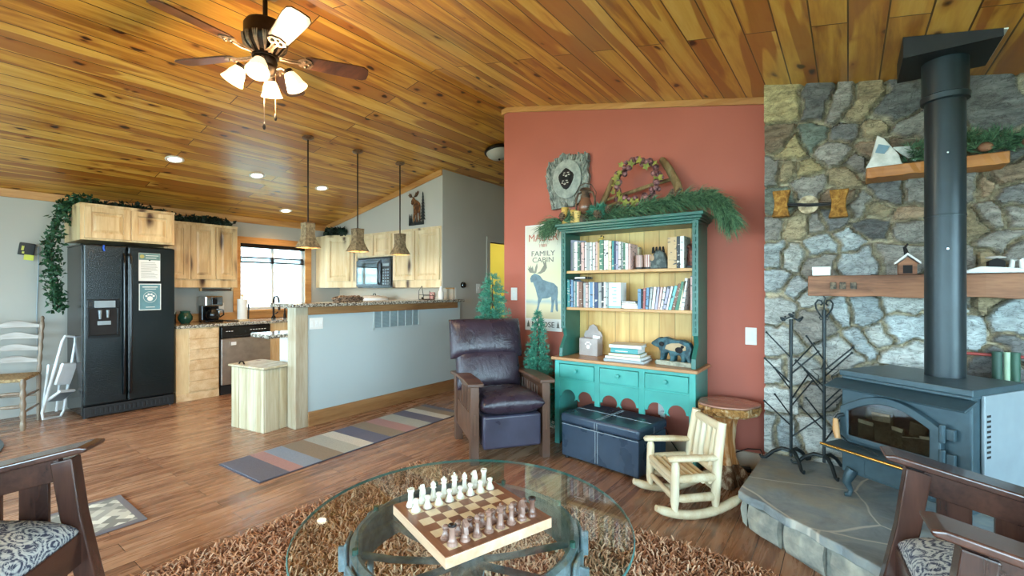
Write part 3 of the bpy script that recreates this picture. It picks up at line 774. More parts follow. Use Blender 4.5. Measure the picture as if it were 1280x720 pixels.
# peninsula lower counter
t = thing('peninsula_cabinet', 'white painted peninsula cabinet under the low granite counter', 'cabinet', (-4.56, 2.31, 0))
b = MB(); b.box(0, .335, 0.02, 1.3, .09, CT-.035); b.build('body', X['white'], t, bevel=.002)
b = MB(); b.box(.04, .335, .05, 1.3, 0, .09); b.build('plinth', X['blackm'], t)
b = MB(); pts = [(-4.61,2.10),(-4.60,2.075),(-4.575,2.06),(-4.24,2.06),(-4.24,2.225),(-4.24,2.37),(-4.225,2.37),(-4.225,3.6),(-4.61,3.6)]
b.prism(pts, CT-.034, CT, 'xy'); tag(b.build('low_counter', X['granite'], bevel=.006), 'low granite peninsula counter end jutting out above the wooden bin', 'countertop')
t = thing('bar_counter', 'raised granite bar top on the pale half wall', 'countertop', (0,0,0))
b = MB(); b.box(-4.43, -4.02, 2.17, 4.465, 1.126, 1.16); b.build('slab', X['granite'], t, bevel=.008)
b = MB(); b.box(-4.108, -4.085, 2.36, 4.40, 1.05, 1.125); b.build('apron', X['basebd'], t, bevel=.003)

# refrigerator (faces +x); local x runs along +Y
t = thing('refrigerator', 'black side-by-side refrigerator with ice dispenser', 'refrigerator', (-6.1, 1.166, 0), R90)
W, H = .777, 1.752
b = MB(); b.box(.004, W-.004, .065, .66, .02, H-.02); b.box(0, W, .1, .66, H-.02, H); b.build('body', X['black'], t, bevel=.006)
b = MB(); b.box(.01, .345, 0, .06, .125, H-.01)
fz = b.build('freezer_door', X['fridge'], t, bevel=.014, seg=3)
b = MB(); b.box(.357, W-.005, 0, .06, .125, H-.01); fr = b.build('refrigerator_door', X['fridge'], t, bevel=.014, seg=3)
for x, p in ((.318, fz), (.372, fr)):
    b = MB(); b.tube([(x,.0,.20),(x,-.035,.24),(x,-.04,.8),(x,-.04,1.55),(x,-.035,1.62),(x,.0,1.66)], .011, 8); b.build('handle', X['black'], p, smooth=60)
b = MB(); b.box(.03, .285, -.006, 0, .80, 1.19); b.box(.03,.285,-.012,-.006,.80,.83); b.box(.03,.285,-.012,-.006,1.10,1.19); b.box(.03,.05,-.012,-.006,.83,1.10); b.box(.265,.285,-.012,-.006,.83,1.10)
dp = b.build('dispenser', X['black'], fz, bevel=.004)
b = MB(); b.box(.052, .263, -.0075, -.006, .835, 1.095); b.build('recess', X['hole'], dp)
b = MB(); b.box(.085, .25, -.0155, -.012, 1.105, 1.175); b.build('control_panel', X['stove_side'], dp, bevel=.002)
b = MB(); b.cyl((.13,-.011,1.08),(.13,-.011,.99),.016,.010,10); b.cyl((.19,-.011,1.08),(.19,-.011,1.0),.014,.009,10); b.box(.11,.215,-.012,-.007,.93,.97); b.build('paddle', X['stove_side'], dp, bevel=.002)
b = MB(); b.box(.045, .07, -.014, -.012, 1.12, 1.165); b.build('light_switch', X['blackm'], dp)
b = MB(); b.box(.012, W-.008, .012, .08, .012, .115)
for i in range(18): b.box(.06+i*.038, .085+i*.038, .006, .012, .035, .09)
b.build('toe_grille', X['blackm'], t, bevel=.004)
for x in (.03, W-.03):
    b = MB(); b.cyl((x,.05,0),(x,.05,.03),.02,n=10); b.build('foot', X['blackm'], t)
# papers on the fridge doors
t = thing('notice_sheet', 'white typed notice sheet on the right refrigerator door, upper one', 'paper', (-6.1, 1.61, 1.38), R90)
b = MB(); b.box(0, .19, -.0022, -.0012, 0, .30); b.build('sheet', X['paper'], t)
b = MB(); b.box(.002, .188, -.0028, -.0022, .225, .298); b.build('header_band', plain('grey_teal_print', (96,128,128), .7), t)
b = MB(); b.cyl((.03,-.0034,.262),(.03,-.0028,.262),.02,n=16); b.build('round_badge', plain('gold_print', (176,168,96), .7), t)
b = MB()
for i in range(2): b.box(.06, .175-.02*i, -.0034, -.0028, .27-.025*i, .276-.025*i)
b.build('heading_lines', X['paper'], t)
b = MB(); rr = random.Random(5)
for i in range(11): b.box(.02, .02+rr.uniform(.09,.15), -.0027, -.0022, .195-i*.016, .1985-i*.016)
b.build('text_lines', plain('grey_ink', (120,124,126), .8), t)
b = MB(); b.cyl((.095,-.006,.222),(.095,-.0028,.222),.007,n=10); b.build('magnet', X['blackm'], t)
t = thing('paw_notice', 'framed grey notice with white paw print on the right refrigerator door', 'paper', (-6.1, 1.612, 1.065), R90)
b = MB(); b.box(0, .195, -.0022, -.0012, 0, .285); b.build('border', X['paper'], t)
b = MB(); b.box(.008, .187, -.0028, -.0022, .008, .277); b.build('panel', plain('slate_print', (92,136,146), .6), t)
b = MB()
cyl = lambda x, z, r: b.lathe([(0,0),(r,0),(r,.0008),(0,.0008)], 14, (x,-.0028,z), (R90,0,0))
cyl(.097,.125,.026)
for dx_, dz_ in ((-.032,.028),(-.012,.045),(.012,.045),(.032,.028)): cyl(.097+dx_, .125+dz_, .011)
b.tube([(.097+.058*math.cos(q), -.0032, .142+.058*math.sin(q)) for q in [i*PI/12 for i in range(24)]], .0018, 4, closed=True)
b.box(.03,.165,-.0034,-.0028,.245,.255); b.box(.05,.15,-.0034,-.0028,.225,.231); b.box(.06,.14,-.0034,-.0028,.03,.036)
b.build('paw_print', X['paper'], t)
b = MB(); b.tube([(-6.083,1.325,1.735),(-6.075,1.318,1.71),(-6.083,1.328,1.68)], .009, 8); tag(b.build('fridge_magnet', plain('blue_magnet', (40,90,200), .4), smooth=60), 'small bright blue magnet high on the left refrigerator door', 'magnet')

# microwave
t = thing('microwave', 'black over-range microwave between the pale wall cabinets', 'microwave', (-5.955, YG-.03, 1.305), 0)
b = MB(); b.box(0, .795, .03, .265, 0, .445); b.build('body', X['black'], t, bevel=.006)
b = MB(); b.box(0, .575, 0, .03, .02, .405); d_ = b.build('door', X['black'], t, bevel=.008)
b = MB(); b.box(.05, .50, -.004, 0, .06, .36); b.build('window', plain('mirror_black_glass', (120,128,128), .04, .9), d_, bevel=.003)
b = MB(); b.box(.585, .79, .002, .03, .02, .405); cp = b.build('control_panel', X['black'], t, bevel=.005)
b = MB()
for i in range(6):
    for j in range(3): b.box(.62+j*.05, .65+j*.05, -.001, .002, .05+i*.04, .07+i*.04)
b.box(.62,.755,-.001,.002,.31,.35); b.build('buttons', X['stove_side'], cp)
b = MB(); b.tube([(.545,0,.05),(.548,-.03,.09),(.555,-.035,.22),(.548,-.03,.34),(.545,0,.38)], .011, 8); b.build('handle', X['black'], d_, smooth=60)
b = MB(); 
for i in range(16): b.box(.03+i*.046, .066+i*.046, .02, .03, .418, .436)
b.build('vent_slots', X['blackm'], t)

# wooden bin
t = thing('waste_bin', 'pale pine board waste bin with hinged lid beside the half wall post', 'bin', (-4.68, 1.95, 0), math.radians(9))
b = MB(); b.box(.0, .455, 0, .29, 0, .565); b.box(-.008,.10,-.012,0,0,.565); b.box(.105,.215,-.01,0,.0,.565); b.box(.22,.34,-.011,0,.0,.565); b.box(.345,.463,-.012,0,.0,.565)
b.box(.455,.467,0,.14,0,.565); b.box(.455,.466,.145,.29,0,.565)
b.build('body', X['crate'], t, bevel=.003, seg=1)
b = MB(); b.bx((.23,.135,.582), (.52,.33,.02), (0,0,0)); b.build('lid', X['crate'], t, bevel=.005)
b = MB(); b.tube([(.06,.02,.592),(.08,.02,.615),(.12,.02,.615),(.14,.02,.592)], .007, 6); b.build('handle', X['bronze'], t, smooth=60)
for x in (.12, .34):
    b = MB(); b.box(x, x+.05, .285, .296, .545, .59); b.build('hinge', X['bronze'], t)

# counter items, z = CT
def at_item(name, label, cat, x, y, z=CT, rz=0, group=None): return thing(name, label, cat, (x, y, z), rz, group)
t = at_item('ginger_jar', 'squat dark green glazed jar with round lid on the counter', 'jar', -6.5, 2.17)
b = MB(); b.lathe([(.0,0),(.045,0),(.075,.045),(.078,.08),(.055,.125),(.045,.135)], 20); b.build('body', plain('green_glaze', (26,70,58), .15), t, smooth=50)
b = MB(); b.lathe([(.05,.132),(.052,.150),(.02,.156),(0,.157)], 20); b.build('lid', plain('green_glaze_lid', (40,84,72), .15), t, smooth=50)
t = at_item('canister', 'black canister almost hidden behind the refrigerator edge', 'jar', -6.5, 2.035)
b = MB(); b.cyl((0,0,0),(0,0,.12),.04,n=16); b.build('body', X['black'], t, smooth=40)
b = MB(); b.cyl((0,0,.12),(0,0,.145),.043,n=16); b.build('lid', X['chrome'], t, smooth=40)
t = at_item('coffee_maker', 'black coffee maker with steel top and glass carafe', 'coffee maker', -6.52, 2.46, rz=R90)
b = MB(); b.box(-.1,.1,.02,.12,0,.30); b.box(-.1,.1,-.12,.12,0,.03); b.build('body', X['black'], t, bevel=.012)
b = MB(); b.box(-.103,.103,-.10,.123,.20,.33); b.build('brew_head', X['chrome'], t, bevel=.015)
b = MB(); b.box(-.03,.03,-.106,-.10,.225,.31); b.build('control_strip', X['black'], t, bevel=.003)
b = MB(); b.lathe([(0,.032),(.06,.032),(.078,.08),(.07,.13),(.045,.165),(.05,.18)], 20, (0,-.05,0)); b.build('carafe', X['black'], t, smooth=50)
b = MB(); b.tube([(.05,-.07,.16),(.10,-.10,.15),(.105,-.10,.09),(.07,-.07,.06)], .009, 6); b.build('handle', X['black'], t, smooth=60)
t = at_item('towel_holder', 'white paper towel roll standing on a wooden holder by the window', 'paper towels', -6.45, 2.80)
b = MB(); b.cyl((0,0,0),(0,0,.018),.085,n=24); b.build('base', X['cab'], t, bevel=.003)
b = MB(); b.lathe([(.02,.02),(.058,.02),(.058,.285),(.02,.285)], 24); b.build('paper_roll', X['paper'], t, smooth=40)
b = MB(); b.cyl((0,0,.018),(0,0,.33),.011,n=10); b.sph((0,0,.335),.016,10,6); b.build('rod', X['cab'], t, smooth=50)
b = MB(); b.tube([(.0,.075,.018),(0,.08,.16),(0,.075,.22)], .01, 8); b.build('side_arm', X['blackm'], t, smooth=60)
t = at_item('faucet', 'dark bronze gooseneck kitchen faucet at the window sink', 'faucet', -6.55, 3.26)
b = MB(); b.lathe([(.0,0),(.032,0),(.028,.02),(.02,.04)], 16); b.build('base', X['bronze'], t, smooth=50)
b = MB(); b.tube([(0,0,.03),(0,0,.24)]+[(.075-.075*math.cos(q), 0, .24+.075*math.sin(q)) for q in [i*PI/8 for i in range(1,8)]]+[(.15,0,.2)], .014, 10); b.build('spout', X['bronze'], t, smooth=60)
b = MB(); b.cyl((.15,0,.21),(.155,0,.12),.019,.016,10); b.build('spray_head', X['bronze'], t, smooth=60)
b = MB(); b.tube([(0,.02,.06),(.0,.06,.09)], .009, 8); b.build('handle', X['bronze'], t, smooth=60)
t = at_item('soap_pump', 'dark soap dispenser pump to the right of the faucet', 'soap dispenser', -6.55, 3.42)
b = MB(); b.lathe([(0,0),(.02,0),(.018,.06),(.012,.07),(.012,.11)], 12); b.build('body', X['bronze'], t, smooth=50)
b = MB(); b.tube([(0,0,.10),(.0,0,.135),(.05,0,.15),(.075,0,.13)], .009, 8); b.build('nozzle', X['bronze'], t, smooth=60)
t = at_item('side_sprayer', 'short dark sprayer lying low right of the soap pump', 'sprayer', -6.55, 3.56)
b = MB(); b.lathe([(0,0),(.02,0),(.015,.03),(.012,.05)], 12); b.build('base', X['bronze'], t, smooth=50)
b = MB(); b.tube([(0,0,.04),(.03,.02,.08),(.08,.04,.095)], .014, 8); b.build('spray_head', X['bronze'], t, smooth=60)
b = MB(); b.tube([(-6.6,2.62,.882),(-6.5,2.66,.882),(-6.45,2.62,.882),(-6.38,2.68,.882),(-6.40,2.73,.882),(-6.48,2.72,.882)], .006, 6); tag(b.build('loose_cable', X['blackm'], smooth=60), 'loose black cord lying between coffee maker and paper towels', 'cord')
# double outlet plate above the counter, plates on half wall, red wall and hall wall
def plate(name, label, cat, loc, rz, w, h, kind, group='wall plates'):
    t = thing(name, label, cat, loc, rz, group)
    b = MB(); b.box(-w/2, w/2, -.006, 0, -h/2, h/2); b.build('plate', X['white'], t, bevel=.003)
    n = max(1, round(w/.05)) if w > .1 else 1
    for i in range(n):
        x = (i-(n-1)/2)*.046
        if kind == 'switch':
            b = MB(); b.box(x-.015, x+.015, -.0085, -.006, -.032, .032); b.build('rocker', X['paper'], t, bevel=.002)
            b = MB(); b.box(x-.004, x+.004, -.014, -.0085, -.002, .012); b.build('toggle', X['paper'], t, bevel=.001)
        else:
            b = MB()
            for z in (-.02, .02): b.box(x-.015, x+.015, -.0078, -.006, z-.014, z+.014)
            b.build('socket', X['paper'], t, bevel=.002)
            b = MB()
            for z in (-.02, .02):
                for q in (-.006, .006): b.box(x+q-.001, x+q+.001, -.0083, -.0077, z-.005, z+.005)
            b.build('slots', X['blackm'], t)
    return t
plate('outlet_plate', 'white double outlet plate above the counter beside the coffee maker', 'outlet', (XW, 2.66, 1.05), R90, .12, .11, 'outlet')
plate('switch_plate', 'white triple switch plate on the pale half wall near its post', 'switch', (-4.11, 2.45, .965), R90, .14, .11, 'switch')
plate('switch_plate', 'white light switch on red wall left of the moose sign', 'switch', (-2.675, YR, 1.245), 0, .075, .125, 'switch')
plate('switch_plate', 'white light switch on red wall beside the stone chimney', 'switch', (-.565, YR, .955), 0, .075, .125, 'switch')
plate('switch_plate', 'white switch on the grey hall wall above the tall tree', 'switch', (XH, 4.92, 1.30), R90, .09, .13, 'switch')
plate('outlet_plate', 'white outlet low on the grey hall wall behind the tree', 'outlet', (XH, 5.02, .62), R90, .075, .12, 'outlet')
plate('outlet_plate', 'white outlet on red wall under the teal hutch', 'outlet', (-1.2, YR, .34), 0, .075, .12, 'outlet')
t = thing('thermostat', 'round black thermostat on the grey hall wall', 'thermostat', (XH, 4.60, 1.345), R90)
b = MB(); b.lathe([(.0,0),(.042,0),(.042,.02),(.038,.03),(0,.031)], 24, rot=(R90,0,0)); b.build('dial', X['black'], t, smooth=40)
b = MB(); b.lathe([(.033,.0305),(.038,.0305),(.036,.034),(.033,.033),(.033,.0305)], 24, rot=(R90,0,0)); b.build('ring', X['chrome'], t, smooth=40)
t = thing('air_return_grille', 'white air return grille high on the pale half wall', 'vent', (-4.11, 3.10, .855), R90)
b = MB(); b.box(0, .66, -.008, 0, 0, .02); b.box(0,.66,-.008,0,.195,.215); 
for i in range(7): b.box(i*.11-.0 if i else 0, i*.11+.012 if i else .02, -.008, 0, 0, .215) if i < 6 else b.box(.64,.66,-.008,0,0,.215)
b.build('frame', X['half_wall'], t, bevel=.002)
b = MB()
for i in range(6):
    for j in range(15): b.bx((.062+i*.105, -.004, .028+j*.0113), (.09, .006, .004), (.5,0,0))
b.build('louvres', plain('grille_grey', (150,176,182), .5), t)
b = MB(); b.box(.01,.65,-.0012,-.0002,.01,.205); b.build('duct_shadow_plate', X['stove_side'], t)

# on the bar
t = thing('antler_basket', 'low dark woven basket holding pine cones on the bar', 'basket', (-4.26, 2.90, 1.16))
b = MB(); rr = random.Random(2)
for k in range(3): b.tube([(.07*math.cos(q)*(1+.08*k), .16*math.sin(q)*(1+.06*k), .012+.015*k+.012*math.cos(2*q)) for q in [i*PI/10 for i in range(20)]], .008, 6, closed=True)
b.box(-.06,.06,-.14,.14,0,.012); b.build('basket', X['cone'], t, smooth=60)
for i in range(9):
    b = MB(); b.sph((rr.uniform(-.04,.04), -.12+i*.03, .045), (.024,.022,.022), 8, 6); b.build('pine_cone', X['cone'], t, smooth=60)
t = thing('wire_rack', 'thin dark wire mug rack on the bar by the right cabinet', 'rack', (-4.24, 3.98, 1.16))
b = MB()
for y in (-.07, .11): b.tube([(-.04,y,.004),(-.04,y,.11),(.0,y+.01,.17 if y<0 else .06),(.04,y,.05),(.04,y,.004)], .004, 6)
b.tube([(-.04,-.07,.06),(-.04,.11,.06)], .003, 6); b.tube([(.04,-.07,.05),(.04,.11,.05)], .003, 6); b.tube([(-.04,-.07,.005),(-.04,.11,.005)], .004, 6); b.tube([(.04,-.07,.005),(.04,.11,.005)], .004, 6)
b.sph((.0,-.05,.02), .014, 8, 6); b.build('wire_frame', X['blackm'], t, smooth=60)
t = thing('mug', 'red and white patterned mug beside the white pump bottle', 'mug', (-4.34, 4.19, 1.16))
b = MB(); b.lathe([(0,0),(.036,0),(.038,.09),(.033,.09),(.032,.01)], 18); b.build('cup', two_tone('red_white_print', (182,96,92), (224,206,196), 60, .4, .6, .4, 0), t, smooth=50)
b = MB(); b.tube([(0,.036,.075),(0,.06,.07),(0,.06,.03),(0,.036,.02)], .006, 6); b.build('handle', X['white'], t, smooth=60)
t = thing('pump_bottle', 'white plastic bottle at the far end of the bar', 'bottle', (-4.20, 4.21, 1.16))
b = MB(); b.lathe([(0,0),(.036,0),(.038,.02),(.038,.09),(.022,.115),(.018,.12)], 18); b.build('body', X['white'], t, smooth=50)
b = MB(); b.lathe([(.02,.118),(.02,.15),(.012,.155),(.012,.165),(0,.166)], 14); b.build('cap', X['white_metal'], t, smooth=50)
t = thing('knife_block', 'small wooden plaque block leaning on the wall at bar end', 'block', (-4.27, 4.44, 1.16))
b = MB(); b.box(-.06,.075,-.02,.02,.13,.20); b.build('plaque', X['trim_x'], t, bevel=.006)
b = MB(); b.box(-.05,-.03,-.018,.018,0,.13); b.box(.05,.07,-.018,.018,0,.13); b.build('foot', X['cream_wall'], t)
t = thing('cooking_pan', 'pale pan handle arching above the stove counter', 'pan', (-5.4, 4.1, CT))
b = MB(); b.lathe([(0,0),(.16,0),(.19,.29),(.18,.29),(.16,.02)], 28); b.build('pot', X['white_metal'], t, smooth=50)
b = MB(); b.lathe([(.19,.29),(.14,.315),(.03,.325),(0,.326)], 28); b.build('lid', X['white_metal'], t, smooth=50)
b = MB(); b.tube([(-.03,0,.325),(-.02,0,.35),(.02,0,.35),(.03,0,.325)], .006, 6); b.build('knob', X['blackm'], t, smooth=60)

# moose silhouette on the gable
t = thing('moose_silhouette', 'rustic metal moose and pine tree silhouette on the kitchen gable', 'wall art', (-4.68, YG-.012, 2.36), 0)
mo = [(-.055,.17),(-.04,.15),(-.07,.12),(-.075,.08),(-.055,.06),(-.035,.075),(-.03,.02),(-.025,-.05),(-.04,-.12),(-.035,-.19),(-.01,-.19),(0,-.09),(.02,-.06),(.03,-.19),(.05,-.19),(.045,-.06),(.07,-.05),(.085,-.19),(.105,-.19),(.1,-.04),(.105,.03),(.09,.075),(.055,.10),(.02,.12),(0,.13),(-.02,.16)]
b = MB(); b.prism(mo, -.006, 0); b.build('moose', two_tone('rusty_metal', (70,42,24), (150,104,62), 14, .4, .6, .5, .1), t)
b = MB()
for s, pts in ((0, [(-.05,.16),(-.10,.165),(-.135,.205),(-.115,.20),(-.105,.225),(-.09,.20),(-.075,.22),(-.06,.185)]), (1, [(-.02,.16),(.0,.185),(.02,.225),(.04,.22),(.06,.24),(.075,.22),(.06,.19),(.03,.165)])): b.prism(pts, -.008, -.002)
b.build('antlers', two_tone('dark_metal', (52,38,30), (110,84,60), 14, .4, .6, .5, .1), t)
b = MB(); tr = [(.152,.215)]
for i in range(9):
    z = .18-i*.042; wd = .012+i*.0045; tr += [(.152+wd, z), (.152+wd*.45, z+.004)]
lft = [(2*.152-x, z) for x, z in tr[1:]][::-1]
b.prism(tr+lft, -.006, 0); b.build('pine_tree', X['iron'], t)
b = MB()
for i in range(12):
    x = -.11+i*.024; b.prism([(x-.014,-.20),(x+.016,-.195),(x+.006,-.165+.02*(i%3)),(x-.004,-.175)], -.007, 0)
b.box(-.12,.17,-.006,0,-.215,-.195)
for i in range(5): b.prism([(-.12+i*.013,-.2),(-.108+i*.013,-.2),(-.114+i*.013,-.06-.02*(i%2))], -.007, 0)
b.build('grass_base', X['iron'], t)

# wall gadget
t = thing('weather_monitor', 'dark tilted wall monitor with sticky note on the left wall', 'monitor', (XW+.03, .87, 1.70), R90)
b = MB(); b.bx((0,0,0), (.115,.03,.125), (0,math.radians(8),0)); b.build('case', X['blackm'], t, bevel=.006)
b = MB(); b.bx((-.03,-.016,.01), (.018,.003,.045), (0,.14,0)); b.bx((-.028,-.016,-.035), (.016,.003,.02), (0,.14,0)); b.build('indicator', plain('yellow_label', (196,196,90), .5), t)
b = MB(); b.bx((.012,-.019,-.085), (.07,.002,.055), (0,.12,0)); b.build('sticky_note', plain('yellow_note', (214,220,96), .8), t)
b = MB(); b.tube([(.055,.0,.02),(.085,.01,.03),(.088,.022,-.2),(.075,.022,-.6),(.08,.022,-1.2)], .004, 6); b.build('cord', X['stove_side'], t, smooth=60)
# ================================================================= LAMPS AND FAN
X['bulb'] = emis('lit_bulb', (255,226,178), 40)
def shade_mat():
    m = Mt('frosted_lit_glass', .5)
    m.col(lin(250,236,206)); m.b.inputs['Emission Color'].default_value = lin(255,232,190); m.b.inputs['Emission Strength'].default_value = 1.15
    m.b.inputs['Transmission Weight'].default_value = .0
    return m.m
X['shade'] = shade_mat()
X['blade'] = wood('fan_blade_walnut', (92,54,34), (54,30,20), (40,24,16), 'x', knots=0, rough=.3, grain=2)
fan = thing('ceiling_fan', 'bronze five-blade ceiling fan with four lit glass shades', 'ceiling fan', (-2.75, 1.32, 3.10))
# local z = 0 at the ridge
b = MB(); b.lathe([(0,0),(.075,0),(.075,-.03),(.06,-.075),(.03,-.10),(0,-.10)], 24); b.build('canopy', X['bronze'], fan, smooth=50)
b = MB(); b.box(-.11,.11,-.11,.11,-.035,.0); b.build('mounting_block', X['trim'], fan, bevel=.004)
b = MB(); b.cyl((0,0,-.09),(0,0,-.26),.013,n=12); b.build('downrod', X['bronze'], fan, smooth=50)
b = MB(); b.lathe([(0,-.235),(.035,-.24),(.10,-.255),(.112,-.275),(.112,-.335),(.118,-.345),(.118,-.36),(.10,-.40),(.07,-.43),(.07,-.455),(0,-.455)], 28); mh = b.build('motor_housing', X['bronze'], fan, smooth=40)
b = MB()
for k in range(14):
    a = k*2*PI/14
    for da in (-.10, 0, .10):
        b.tube([(.07*math.cos(a), .07*math.sin(a), -.44), (.112*math.cos(a+da*.6), .112*math.sin(a+da*.6), -.39), (.121*math.cos(a+da), .121*math.sin(a+da), -.345)], [.004,.006,.004], 5)
b.build('filigree_band', X['bronze_l'], mh, smooth=60)
for k in range(5):
    a = math.radians(-10+72*k)
    Mz = Matrix.Rotation(a, 4, 'Z'); Mt_ = Mz @ Matrix.Translation((0,0,-.435)) @ Matrix.Rotation(math.radians(-13), 4, 'X')
    b = MB(); b.M = Mt_
    out = [(.20,.035),(.24,.055),(.50,.066),(.55,.062),(.575,.045),(.58,0)]
    poly = out + [(x, -y) for x, y in out[::-1][1:]]
    b.prism(poly, -.004, .004, 'xy'); bl = b.build('blade', X['blade'], fan, bevel=.002)
    b = MB(); b.M = Mt_
    b.prism([(.075,.02),(.12,.012),(.17,.014),(.19,.036),(.215,.05),(.245,.036),(.258,0),(.245,-.036),(.215,-.05),(.19,-.036),(.17,-.014),(.12,-.012),(.075,-.02)], -.011, -.004, 'xy')
    b.sph((.215,.022,-.012),.011,8,6); b.sph((.215,-.022,-.012),.011,8,6); b.sph((.235,0,-.012),.009,8,6); b.tube([(.08,0,-.012),(.14,0,-.018),(.19,0,-.012)], .007, 6)
    b.build('blade_iron', X['bronze_l'], bl, smooth=50)
b = MB(); b.lathe([(0,-.45),(.06,-.455),(.066,-.48),(.055,-.50),(.062,-.515),(.05,-.545),(.02,-.565),(.012,-.585),(0,-.59)], 22); b.build('light_kit', X['bronze'], fan, smooth=45)
for k in range(4):
    a = math.radians(-38+90*k)
    Mz = Matrix.Rotation(a, 4, 'Z')
    b = MB(); b.M = Mz; b.tube([(.045,0,-.515),(.085,0,-.50),(.115,0,-.515),(.125,0,-.53)], .009, 8); b.build('shade_arm', X['bronze_l'], fan, smooth=60)
    M2 = Mz @ Matrix.Translation((.125,0,-.52)) @ Matrix.Rotation(math.radians(-28), 4, 'Y')
    b = MB(); b.M = M2
    prof = [(.022,0),(.03,-.012),(.045,-.05),(.05,-.075),(.062,-.105),(.058,-.105),(.046,-.075),(.041,-.05),(.026,-.014),(.018,-.002)]
    b.lathe(prof, 22); sh = b.build('lamp_shade', X['shade'], fan, smooth=60)
    b = MB(); b.M = M2; b.lathe([(0,.012),(.026,.01),(.03,-.012),(.02,-.016),(0,-.016)], 16); b.build('shade_holder', X['bronze'], sh, smooth=50)
    b = MB(); b.M = M2; b.sph((0,0,-.058),(.024,.024,.03),12,8); b.build('bulb', X['bulb'], sh, smooth=60)
for x, y, z1, n_ in ((.03,-.02,-.84,1), (.03,.045,-.77,2)):
    b = MB(); b.tube([(x,y,-.55),(x,y,z1)], .0022, 5); c_ = b.build('pull_chain', X['bronze_l'], fan)
    b = MB(); b.lathe([(0,.0),(.004,-.004),(.009,-.03),(.006,-.042),(0,-.045)], 10, (x,y,z1)); b.build('fob', X['bronze'], c_, smooth=50)
lamp('fan_lamp', (-2.75, 1.32, 2.44), FAN_W, (255,222,172), r=.12)

def pendant(y, lab):
    t = thing('pendant_lamp', lab, 'pendant lamp', (-4.31, y, zc(-4.31)), 0, 'pendant lamps over the bar')
    b = MB(); b.M = Matrix.Rotation(-math.atan(SL), 4, 'Y'); b.lathe([(0,-.006),(.055,-.006),(.055,-.014),(.045,-.02),(.02,-.03),(0,-.032)], 20); b.build('canopy', X['bronze_l'], t, smooth=40)
    zt = 1.94-zc(-4.31); zb = 1.70-zc(-4.31)
    b = MB(); b.cyl((0,0,-.02),(0,0,zt+.01),.0075,n=8); b.build('stem', X['bronze'], t, smooth=50)
    b = MB()
    T, N_, B_ = .047, .043, .085
    rings = []
    for z, h in ((zt,T),(zt-.10,N_),(zt-.15,.05),(zb,B_)): rings.append([(-h,-h,z),(h,-h,z),(h,h,z),(-h,h,z)])
    V = [p for r in rings for p in r]; F = [(0,1,2,3)]
    for i in range(3):
        for k in range(4): F.append((i*4+k, i*4+(k+1)%4, i*4+4+(k+1)%4, i*4+4+k))
    b.mesh(V, F)
    o = b.build('lamp_shade', two_tone('hammered_bark_shade', (96,82,62), (158,140,110), 34, .35, .65, .55, .5), t)
    sd_ = o.modifiers.new('solid', 'SOLIDIFY'); sd_.thickness = .004
    b = MB(); b.sph((0,0,zt-.14),(.024,.024,.034),12,8); b.build('bulb', X['bulb'], t, smooth=60)
    b = MB(); b.bx((0,0,zt+.004), (.1,.1,.01)); b.build('shade_cap', X['bronze_l'], t, bevel=.002)
    lamp('pendant_light', (-4.31, y, 1.72), 5, r=.03)
pendant(2.482, 'hammered metal pendant lamp over the bar, nearest to the camera')
pendant(3.052, 'hammered metal pendant lamp over the bar, middle of the three')
pendant(3.638, 'hammered metal pendant lamp over the bar, closest to the moose silhouette')
for (x, y), lab in zip(((-5.39,1.71),(-5.40,2.50),(-5.41,3.30),(-6.35,3.33)),
    ('lit recessed ceiling light above the refrigerator side of the kitchen', 'lit recessed ceiling light straight above the kitchen aisle', 'lit recessed ceiling light nearest the pendant rods', 'small lit recessed ceiling light close to the kitchen window')):
    z = zc(x); t = thing('recessed_light', lab, 'ceiling light', (x, y, z), 0, 'recessed kitchen lights')
    t.rotation_euler = (0, -math.atan(SL), 0)
    b = MB(); b.lathe([(.055,-.001),(.08,-.001),(.08,-.007),(.072,-.010),(.058,-.008),(.055,-.001)], 28); b.build('trim_ring', X['white'], t, smooth=40)
    b = MB(); b.lathe([(0,-.0015),(.056,-.0015),(.05,-.006),(0,-.0095)], 24); b.build('lens', emis('lit_lens', (255,244,222), 9), t, smooth=60)
    l = lamp('recessed_lamp', (x, y, z-.03), 26, r=.05, kind='SPOT', spot_size=2.3, spot_blend=.6)
t = thing('flush_mount_light', 'frosted glass dome ceiling light with dark rim in the hall', 'ceiling light', (-3.40, 4.36, zc(-3.40)))
t.rotation_euler = (0, -math.atan(SL), 0)
b = MB(); b.lathe([(0,-.001),(.14,-.001),(.165,-.03),(.165,-.045),(.14,-.05),(0,-.05)], 30); b.build('rim', X['bronze'], t, smooth=40)
b = MB(); b.lathe([(.145,-.045),(.13,-.085),(.09,-.118),(.04,-.13),(0,-.132)], 30); b.build('dome', plain('frosted_dome', (172,172,164), .35, var=.01), t, smooth=60)
b = MB(); b.sph((0,0,-.138),.014,10,6); b.build('finial', X['bronze'], t, smooth=60)
